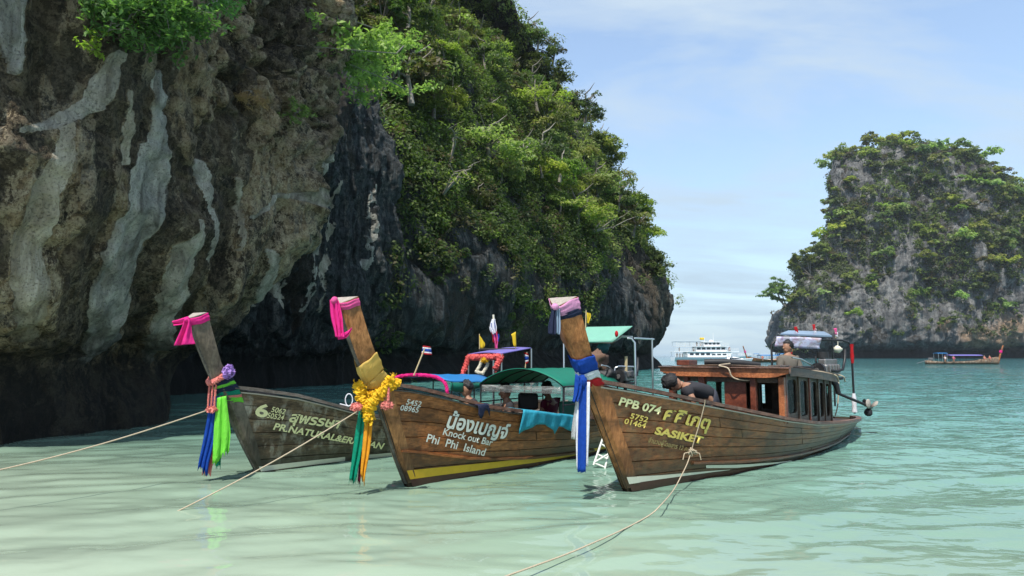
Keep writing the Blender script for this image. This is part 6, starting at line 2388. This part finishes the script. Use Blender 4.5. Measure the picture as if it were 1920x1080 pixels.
mb = MB(); mb.tube([lerp(ps[1], foot(ps[1], .42), t) for t in (.72, .8, .9, .98)], [.03, .05, .045, .055], 8); mb.build('post_wrapping', M['cwhite'], R3)

# printed banner hanging from the canopy
ban, bnt, bb = new_mat('printed_banner'); g = NT(bnt)
O = g.obj()
v1 = g.noise(g.mapping(O, (3, 3, 5)), 2.2, 4, .6, .8)
v2 = g.voro(g.mapping(O, (4, 4, 7)), 1.6, 'F1', 'Color')
hs = g.n('HueSaturation'); g.l(v2, hs.inputs['Color']); hs.inputs['Saturation'].default_value = .55; hs.inputs['Value'].default_value = .5
g.l(g.mix(g.ramp(v1, [(.40, 0.0), (.55, 1.0)]), (.55, .56, .72), g.mix(.55, hs.outputs[0], (.45, .30, .42))), bb.inputs['Base Color']); bb.inputs['Roughness'].default_value = .4
G = px_ribbon([(1456, 631), (1500, 632), (1541, 634)], [(1453, 650), (1500, 653), (1538, 654)], [13.5, 13.65, 13.8], n=22, m=6, folds=.6, amp=.02, seed=3)
mbn = MB().grid(G, True, .006)
thing_mesh(mbn, 'banner', ban, 'crumpled printed banner in white, violet and pink hanging from the stern canopy', 'banner')
for px_, Y_, yt, yb, lab, sd in ((1494, 14.2, 612, 628, 'red flag leaning on the left of the stern canopy roof', 1), (1527, 14.4, 608, 628, 'red and white flag standing in the middle of the stern canopy roof', 2), (1567, 14.3, 615, 634, 'pink and white flag at the right end of the stern canopy', 3)):
    flag(px_, Y_, yt, yb, [[(px_ - 5, yt + 1), (px_ - 3, yt + 6), (px_ - 1, yt + 12)], [(px_ - 1, yt + 8), (px_ - 1, yt + 12), (px_, yt + 16)]], [[(px_ + 1, yt), (px_ + 2, yt + 6), (px_ + 3, yt + 13)], [(px_ + 3, yt + 8), (px_ + 4, yt + 12), (px_ + 4, yt + 17)]], [M['red'] if sd < 3 else M['rose'], M['cwhite']], lab, sd)
# hanging pouch under the canopy
mb = MB(); mb.tube([at(1571, 640, 14.2), at(1571, 648, 14.2)], .008, 5); mb.ball(at(1571, 655, 14.2), (.09, .07, .07), 10, 7, .4, random.Random(4))
thing_mesh(mb, 'hanging_bag', M['cream'], 'small pale bag hanging under the stern canopy of the right boat', 'bag')

# engine with long tail and propeller
en = b3.px(1552, 702, 13.5)
eo = engine('boat_engine', b3.wld(en - np.array([0, 0, .12])), math.radians(35), 'grey and black engine with long tail shaft at the stern of the right boat', 1.0)
ex = np.array(eo.location)
Rz = Matrix.Rotation(-math.radians(35), 3, 'Z')
def el(P): return np.array(Rz @ Vector(tuple(np.array(P) - ex)))
s0, s1 = at(1572, 738, 13.5), at(1630, 762, 13.9)
mb = MB(); mb.tube([el(ex + (0, 0, .1)), el(at(1568, 722, 13.5)), el(s0)], [.07, .06, .05], 9); mb.build('gear_neck', M['darkmetal'], eo)
mb = MB(); mb.tube([el(s0), el(lerp(s0, s1, 1.0))], .028, 9); mb.build('tail_shaft', M['darkmetal'], eo)
pr = MB(); pr.tube([el(lerp(s0, s1, .96)), el(lerp(s0, s1, 1.06))], .045, 10); hub = pr.build('propeller', M['engine'], eo)
ax_ = (s1 - s0) / np.linalg.norm(s1 - s0)
u_ = np.cross(ax_, [0, 0, 1]); u_ /= np.linalg.norm(u_); v_ = np.cross(u_, ax_)
for k in range(3):
    q = 2 * math.pi * k / 3 + .5
    d = u_ * math.cos(q) + v_ * math.sin(q); e = np.cross(d, ax_)
    pts = []
    for r_, w_ in ((.03, .03), (.09, .075), (.15, .085), (.19, .05), (.205, .0)):
        pts.append([el(s1 + d * r_ + (e * .8 + ax_ * .5) * w_), el(s1 + d * r_ - (e * .8 + ax_ * .5) * w_)])
    MB().grid(np.array(pts), True, .008).build('blade', M['endgrain'] if k == 0 else M['darkmetal'], hub)
mb = MB(); mb.ball(el(at(1628, 757, 13.85)), (.085, .03, .095), 14, 8); mb.build('guard_plate', M['endgrain'], eo)
# upright gear behind the cabin, dark
thing_mesh(lump(W3(6.5, -.35, .62), (.25, .25, .28), 9, .4), 'fuel_drum', M['black'], 'dark fuel drum behind the cabin of the right boat', 'drum')
rope('stern_rope', [b3.wld(ps[1]) + (-.25, .1, -.75), b3.wld(ps[1]) + (-.3, 0, -.95), b3.wld(ps[1]) + (-.35, -.02, -1.3), b3.wld(ps[1]) + (-.40, 0, -1.5)], .012, 'pale rope hanging by the stern post of the right boat')

# ------------------------------------------------------------------ far boats
def far_longtail(bow, heading, L, beam, label, prow_h, colours, roof=True, people=3, seed=1):
    rng = random.Random(seed)
    o = empty('longtail_boat', tuple(bow), label, 'longtail boat', 'longtail boats out in the bay', heading)
    e = np.linspace(0, 1, 17)
    z = .45 + .55 * (1 - e) ** 3 * 1.6 + .35 * np.maximum(0, e - .8) * 4
    hb = beam / 2 * np.clip(np.sin(math.pi * np.clip(e * .92 + .04, 0, 1)) ** .6, .05, 1)
    mb = MB()
    sec = []
    for i in range(17):
        x = e[i] * L
        sec.append([(x, -hb[i], z[i]), (x + .1 * (1 - e[i]), -hb[i] * .75, 0), (x, 0, -.3), (x + .1 * (1 - e[i]), hb[i] * .75, 0), (x, hb[i], z[i]), (x, hb[i] * .85, z[i] - .03), (x, 0, .15), (x, -hb[i] * .85, z[i] - .03)])
    S = np.array(sec)
    S = np.concatenate([S, S[:, :1]], 1)
    mb.grid(S); mb.build('hull', M['hull3'] if seed % 2 else M['hull1'], o)
    mb = MB(); mb.tube([(0, 0, .1), (-.2, 0, z[0] * .8), (-.6, 0, z[0] + prow_h * .45), (-1.0, 0, z[0] + prow_h)], [.12, .2, .17, .15], 6, flat=.7); pr = mb.build('prow', M['prow2'] if seed % 2 else M['prow3'], o)
    mb = MB(); mb.tube([(-.5, 0, z[0] + prow_h * .36), (-.62, 0, z[0] + prow_h * .55)], .25, 8); mb.build('prow_sash', M[colours[0]], o)
    if roof:
        G = np.array([[(L * (.25 + .45 * t), -beam * .5 + beam * a, 1.55 + .16 * math.sin(math.pi * a)) for a in np.linspace(0, 1, 7)] for t in np.linspace(0, 1, 5)])
        MB().grid(G[:, ::-1], True, .05).build('roof', M[colours[1]], o)
        for t in (.27, .48, .69):
            for y in (-.46, .46):
                tube_part(o, [(L * t, y * beam, 1.55), (L * t, y * beam * .95, .4)], .03, M['darkmetal'], 'post', 5)
        G = np.array([[(L * (.72 + .14 * t), -beam * .4 + beam * .8 * a, 1.95 + .08 * math.sin(math.pi * a)) for a in np.linspace(0, 1, 5)] for t in np.linspace(0, 1, 4)])
        MB().grid(G[:, ::-1], True, .05).build('stern_canopy', M[colours[2]], o)
        for t in (.73, .85):
            for y in (-.36, .36):
                tube_part(o, [(L * t, y * beam, 1.95), (L * t, y * beam, .45)], .03, M['steel'], 'post', 5)
    mb = MB(); mb.box((L * .93, 0, .95), (.7, .4, .4), bev=.06); mb.tube([(L * .95, 0, .8), (L + 1.6, .1, .15)], .04, 6); mb.build('engine', M['engine'], o)
    return o


def rider(p, rz, shirt, label, group='people aboard the far boats'):
    """small far figure seated or standing: one body mesh with head, arms and legs"""
    o = empty('person', p, label, 'person', group, rz)
    V = [(0, 0, .45), (0, 0, .75), (0, 0, .95), (0, 0, 1.08), (0, 0, 1.20), (0, .2, .9), (.1, .28, .65), (.25, .22, .55), (0, -.2, .9), (.1, -.28, .65), (.25, -.22, .55), (.05, .1, .2), (.03, .1, 0), (.05, -.1, .2), (.03, -.1, 0)]
    E = [(0, 1), (1, 2), (2, 3), (3, 4), (2, 5), (5, 6), (6, 7), (2, 8), (8, 9), (9, 10), (0, 11), (11, 12), (0, 13), (13, 14)]
    R = [.15, .14, .15, .06, .11, .07, .05, .04, .07, .05, .04, .09, .06, .09, .06]
    me = skin_mesh('body', V, E, R)
    link('body', me, M['skin'], o)
    t = skin_mesh('shirt', [(0, 0, .42), (0, 0, .75), (0, 0, .96), (0, .2, .9), (.06, .25, .76), (0, -.2, .9), (.06, -.25, .76)], [(0, 1), (1, 2), (2, 3), (3, 4), (2, 5), (5, 6)], [.18, .165, .17, .09, .075, .09, .075])
    link('shirt', t, shirt, o)
    return o


# right: longtail with bow to the right, seen from its side
p = at(1872, 683, 120); p[2] = 0
fb = far_longtail(p, math.radians(176), 12.2, 2.1, 'longtail boat with violet roof and people, far right below the island', 2.0, ('pink', 'purple', 'bluetarp'), seed=2)
for k, (px_, sh, lab) in enumerate(((1772, 'cwhite', 'person in white at the stern of the far right longtail'), (1788, 'rose', 'person in pink beside the roof of the far right longtail'), (1846, 'salmon', 'person in orange life vest near the bow of the far right longtail'), (1856, 'redtube', 'person in red life vest at the bow of the far right longtail'))):
    q = at(px_, 675, 119.6); rider((q[0], q[1], .35), -1.2, M[sh], lab)
p = at(1402, 676, 152); p[2] = 0
far_longtail(p, math.radians(8), 10.5, 2.0, 'longtail boat with blue roof and raised prow beside the speedboat', 2.3, ('rose', 'bluetarp', 'bluetarp'), seed=3)
q = at(1430, 674, 150); rider((q[0], q[1], .35), -1.5, M['salmon'], 'person in orange standing in the longtail with the blue roof')
p = at(1480, 674, 175); p[2] = 0
far_longtail(p, math.radians(165), 10.0, 2.0, 'dark longtail boat half hidden behind the cabin boat', 1.8, ('red', 'mint', 'bluetarp'), seed=5)

# ferry: three decks, bow to the right
F0 = at(1263, 676, 200); F0[2] = 0
S = 23.0 / 21.0
fe = empty('ferry', tuple(F0), 'white three-deck excursion ferry anchored in the bay', 'ferry', rz=math.radians(1.5))
fe.scale = (S, S, S * .80)
def fbox(c, d, mat, name, par=fe, bev=.03):
    return MB().box(c, d, bev=bev).build(name, mat, par)
hl = [(-.2, .9), (.2, -.3), (17.2, -.3), (19.6, .5), (21.2, 1.65), (17.5, 1.45), (13, 1.2), (-.2, 1.15)]
mb = MB()
e = np.linspace(0, 1, 14)
rows = []
for t in e:
    x = -.2 + 21.2 * t
    zt = 1.15 + .55 * max(0, t - .6) / .4
    w = 2.4 * (1 - max(0, (t - .62) / .38) ** 2.2) + .02
    rows.append([(x, -w, zt), (x - .8 * max(0, t - .7) / .3, -w * .82, .2), (x - 1.6 * max(0, t - .7) / .3, -w * .5, -.4), (x - 1.6 * max(0, t - .7) / .3, w * .5, -.4), (x - .8 * max(0, t - .7) / .3, w * .82, .2), (x, w, zt), (x, 0, zt), (x, -w, zt)])
mb.grid(np.array(rows)); mb.add([rows[0][k] for k in range(6)], [tuple(range(6))[::-1]]); mb.build('hull', M['gel'], fe)
fbox((6.5, -2.42, .75), (13.4, .05, .12), M['wslate'], 'hull_stripe')
fbox((9.0, 0, 2.05), (11.6, 4.2, 1.7), M['gel'], 'main_deck')
fbox((8.2, 0, 3.02), (17.2, 4.8, .16), M['gel'], 'upper_floor')
fbox((9.6, 0, 3.85), (8.2, 3.6, 1.5), M['gel'], 'upper_cabin')
fbox((7.2, 0, 4.72), (14.2, 4.6, .14), M['gel'], 'top_floor')
fbox((10.0, 0, 5.45), (4.4, 2.8, 1.35), M['gel'], 'wheelhouse')
fbox((10.0, 0, 6.2), (5.4, 3.4, .14), M['gel'], 'wheelhouse_roof')
fbox((3.5, 0, 6.25), (7.0, 4.2, .12), M['wslate'], 'sun_awning')
for k in range(7):
    fbox((4.3 + 1.45 * k, -2.115, 2.2), (1.0, .06, .75), M['glass_dark'], 'window', bev=.02)
for k in range(6):
    fbox((6.3 + 1.3 * k, -1.815, 4.0), (.95, .06, .7), M['glass_dark'], 'window', bev=.02)
for k in range(4):
    fbox((8.4 + 1.06 * k, -1.415, 5.6), (.85, .06, .6), M['glass_dark'], 'window', bev=.02)
fbox((14.82, 0, 2.2), (.06, 3.4, .8), M['glass_dark'], 'window', bev=.02)
fbox((12.22, 0, 5.6), (.06, 2.4, .65), M['glass_dark'], 'window', bev=.02)
def railing(x0, x1, y, z, h, n):
    mb = MB()
    for k in (0.5, 1): mb.tube([(x0, y, z + h * k), (x1, y, z + h * k)], .03, 5)
    for k in range(n + 1): mb.tube([(x0 + (x1 - x0) * k / n, y, z), (x0 + (x1 - x0) * k / n, y, z + h)], .03, 5)
    r = mb.build('railing', M['white'], fe); r['kind'] = 'stuff'
railing(-.2, 3.2, -2.35, 1.2, .9, 6); railing(0, 5.6, -2.3, 3.1, .95, 10); railing(13.8, 16.7, -2.2, 3.1, .95, 6); railing(.2, 7.6, -2.2, 4.8, .95, 12); railing(12.4, 14.2, -2.2, 4.8, .95, 4); railing(16.5, 20.4, -1.2, 1.6, .8, 6)
for x in (.3, 2.6, 5, 6.8):
    for y in (-2, 2): tube_part(fe, [(x, y, 4.75), (x, y, 6.25)], .05, M['gel'], 'awning_post', 6)
for x in (0, 1.6, 3.2):
    for y in (-2.2, 2.2): tube_part(fe, [(x, y, 1.2), (x, y, 3.0)], .06, M['gel'], 'deck_post', 6)
mb = MB(); mb.tube([(13.8, -1.9, 3.0), (16.8, -1.7, 1.6)], .08, 6); mb.tube([(13.8, 1.9, 3.0), (16.8, 1.7, 1.6)], .08, 6); fbox((15.2, 0, 2.35), (2.6, 3.4, .1), M['gel'], 'fore_stairs')
tube_part(fe, [(10.8, 0, 6.2), (10.8, 0, 9.2)], .05, M['gel'], 'mast', 6)
tube_part(fe, [(8.6, .6, 6.2), (8.6, .6, 7.7)], .05, M['gel'], 'mast', 6)
MB().grid(np.array([[(8.6 - 1.3 * u, .6 + .1 * math.sin(u * 5), 7.7 - .75 * v) for v in (0, .5, 1)] for u in np.linspace(0, 1, 6)]), True, .02).build('flag', M['yellowflag'], fe)
mb = MB(); mb.ball((10.2, 0, 6.55), (.5, .5, .35), 12, 8); mb.build('radar_dome', M['gel'], fe)
rngp = random.Random(5)
for k in range(9):
    x_, z_ = rngp.choice(((rngp.uniform(.2, 3), 1.15), (rngp.uniform(.4, 5.5), 3.1), (rngp.uniform(1, 7), 4.8), (rngp.uniform(14, 16), 3.1)))
    q = np.array(fe.location) + np.array([x_ * S, -1.6, z_ * S * .80])
    rider(tuple(q), rngp.uniform(0, 6), M[rngp.choice(['cwhite', 'navy', 'red', 'khaki', 'bluetarp', 'tshirt'])], 'passenger standing at a railing of the ferry', 'passengers on the ferry')

# speedboat in front of the ferry, bow to the right
p = at(1336, 682, 130); p[2] = 0
sp = empty('speedboat', tuple(p), 'white speedboat with dark window band in front of the ferry', 'speedboat', rz=math.radians(-3))
rows = []
for t in np.linspace(0, 1, 14):
    x = 7.6 * t; w = 1.15 * (1 - max(0, (t - .45) / .55) ** 2.3) + .02; zt = .62 + .42 * max(0, t - .3) / .7
    k = max(0, t - .6) / .4
    rows.append([(x, -w, zt), (x - .25 * k, -w * .9, .3 + .25 * k), (x - .9 * k, -w * .5, -.25), (x - .9 * k, w * .5, -.25), (x - .25 * k, w * .9, .3 + .25 * k), (x, w, zt), (x, 0, zt + .04), (x, -w, zt)])
mb = MB(); mb.grid(np.array(rows)); mb.add([rows[0][k] for k in range(6)], [tuple(range(6))[::-1]]); mb.build('hull', M['gel'], sp)
rows = []
for t in np.linspace(0, 1, 8):
    x = 2.6 + 3.2 * t; w = .82 * (1 - .45 * t); h = .62 * (1 - t ** 1.6) + .02; z0 = .72 + .2 * t
    rows.append([(x, -w, z0), (x, -w * .8, z0 + h), (x, w * .8, z0 + h), (x, w, z0), (x, -w, z0)])
mb = MB(); mb.grid(np.array(rows)); mb.add([rows[0][k] for k in range(4)], [(3, 2, 1, 0)]); mb.build('cuddy', M['gel'], sp)
MB().grid(np.array([[(3.0 + 2.2 * t, -.87 * (1 - .32 * t) + .06 * a, .86 + .16 * t + .30 * a * (1 - t * .8)) for a in (0, 1)] for t in np.linspace(0, 1, 8)]), False, .03).build('windscreen', M['glass_dark'], sp)
fbox((1.8, 0, 1.9), (3.4, 2.0, .1), M['gel'], 'hard_top', sp)
for x in (.3, 3.3):
    for y in (-.9, .9): tube_part(sp, [(x, y, 1.9), (x, y, .65)], .035, M['steel'], 'post', 5)
mb = MB(); mb.box((-.25, -.3, .55), (.4, .3, .8), bev=.08); mb.build('outboard', M['black'], sp)
mb = MB(); mb.box((-.25, .3, .55), (.4, .3, .8), bev=.08); mb.build('outboard', M['black'], sp)
mb = MB(); mb.box((3.0, -1.165, .50), (4.6, .03, .12), bev=.01); mb.build('side_stripe', M['red'], sp)


# ------------------------------------------------------------------ thin haze volume added to lift the dark tones
hz = MB(); hz.box((0, 0, 66.5), (6400, 6400, 137))
hm = bpy.data.materials.new('sea_haze'); hm.use_nodes = True
hm.node_tree.nodes.clear()
ho = hm.node_tree.nodes.new('ShaderNodeOutputMaterial'); hv = hm.node_tree.nodes.new('ShaderNodeVolumePrincipled')
hv.inputs['Color'].default_value = (.86, .93, 1.0, 1); hv.inputs['Density'].default_value = .00012; hv.inputs['Anisotropy'].default_value = .2
hm.node_tree.links.new(hv.outputs[0], ho.inputs['Volume'])
tag(hz.build('haze', hm), 'thin haze added over the bay to lift dark tones', None, None, 'stuff')
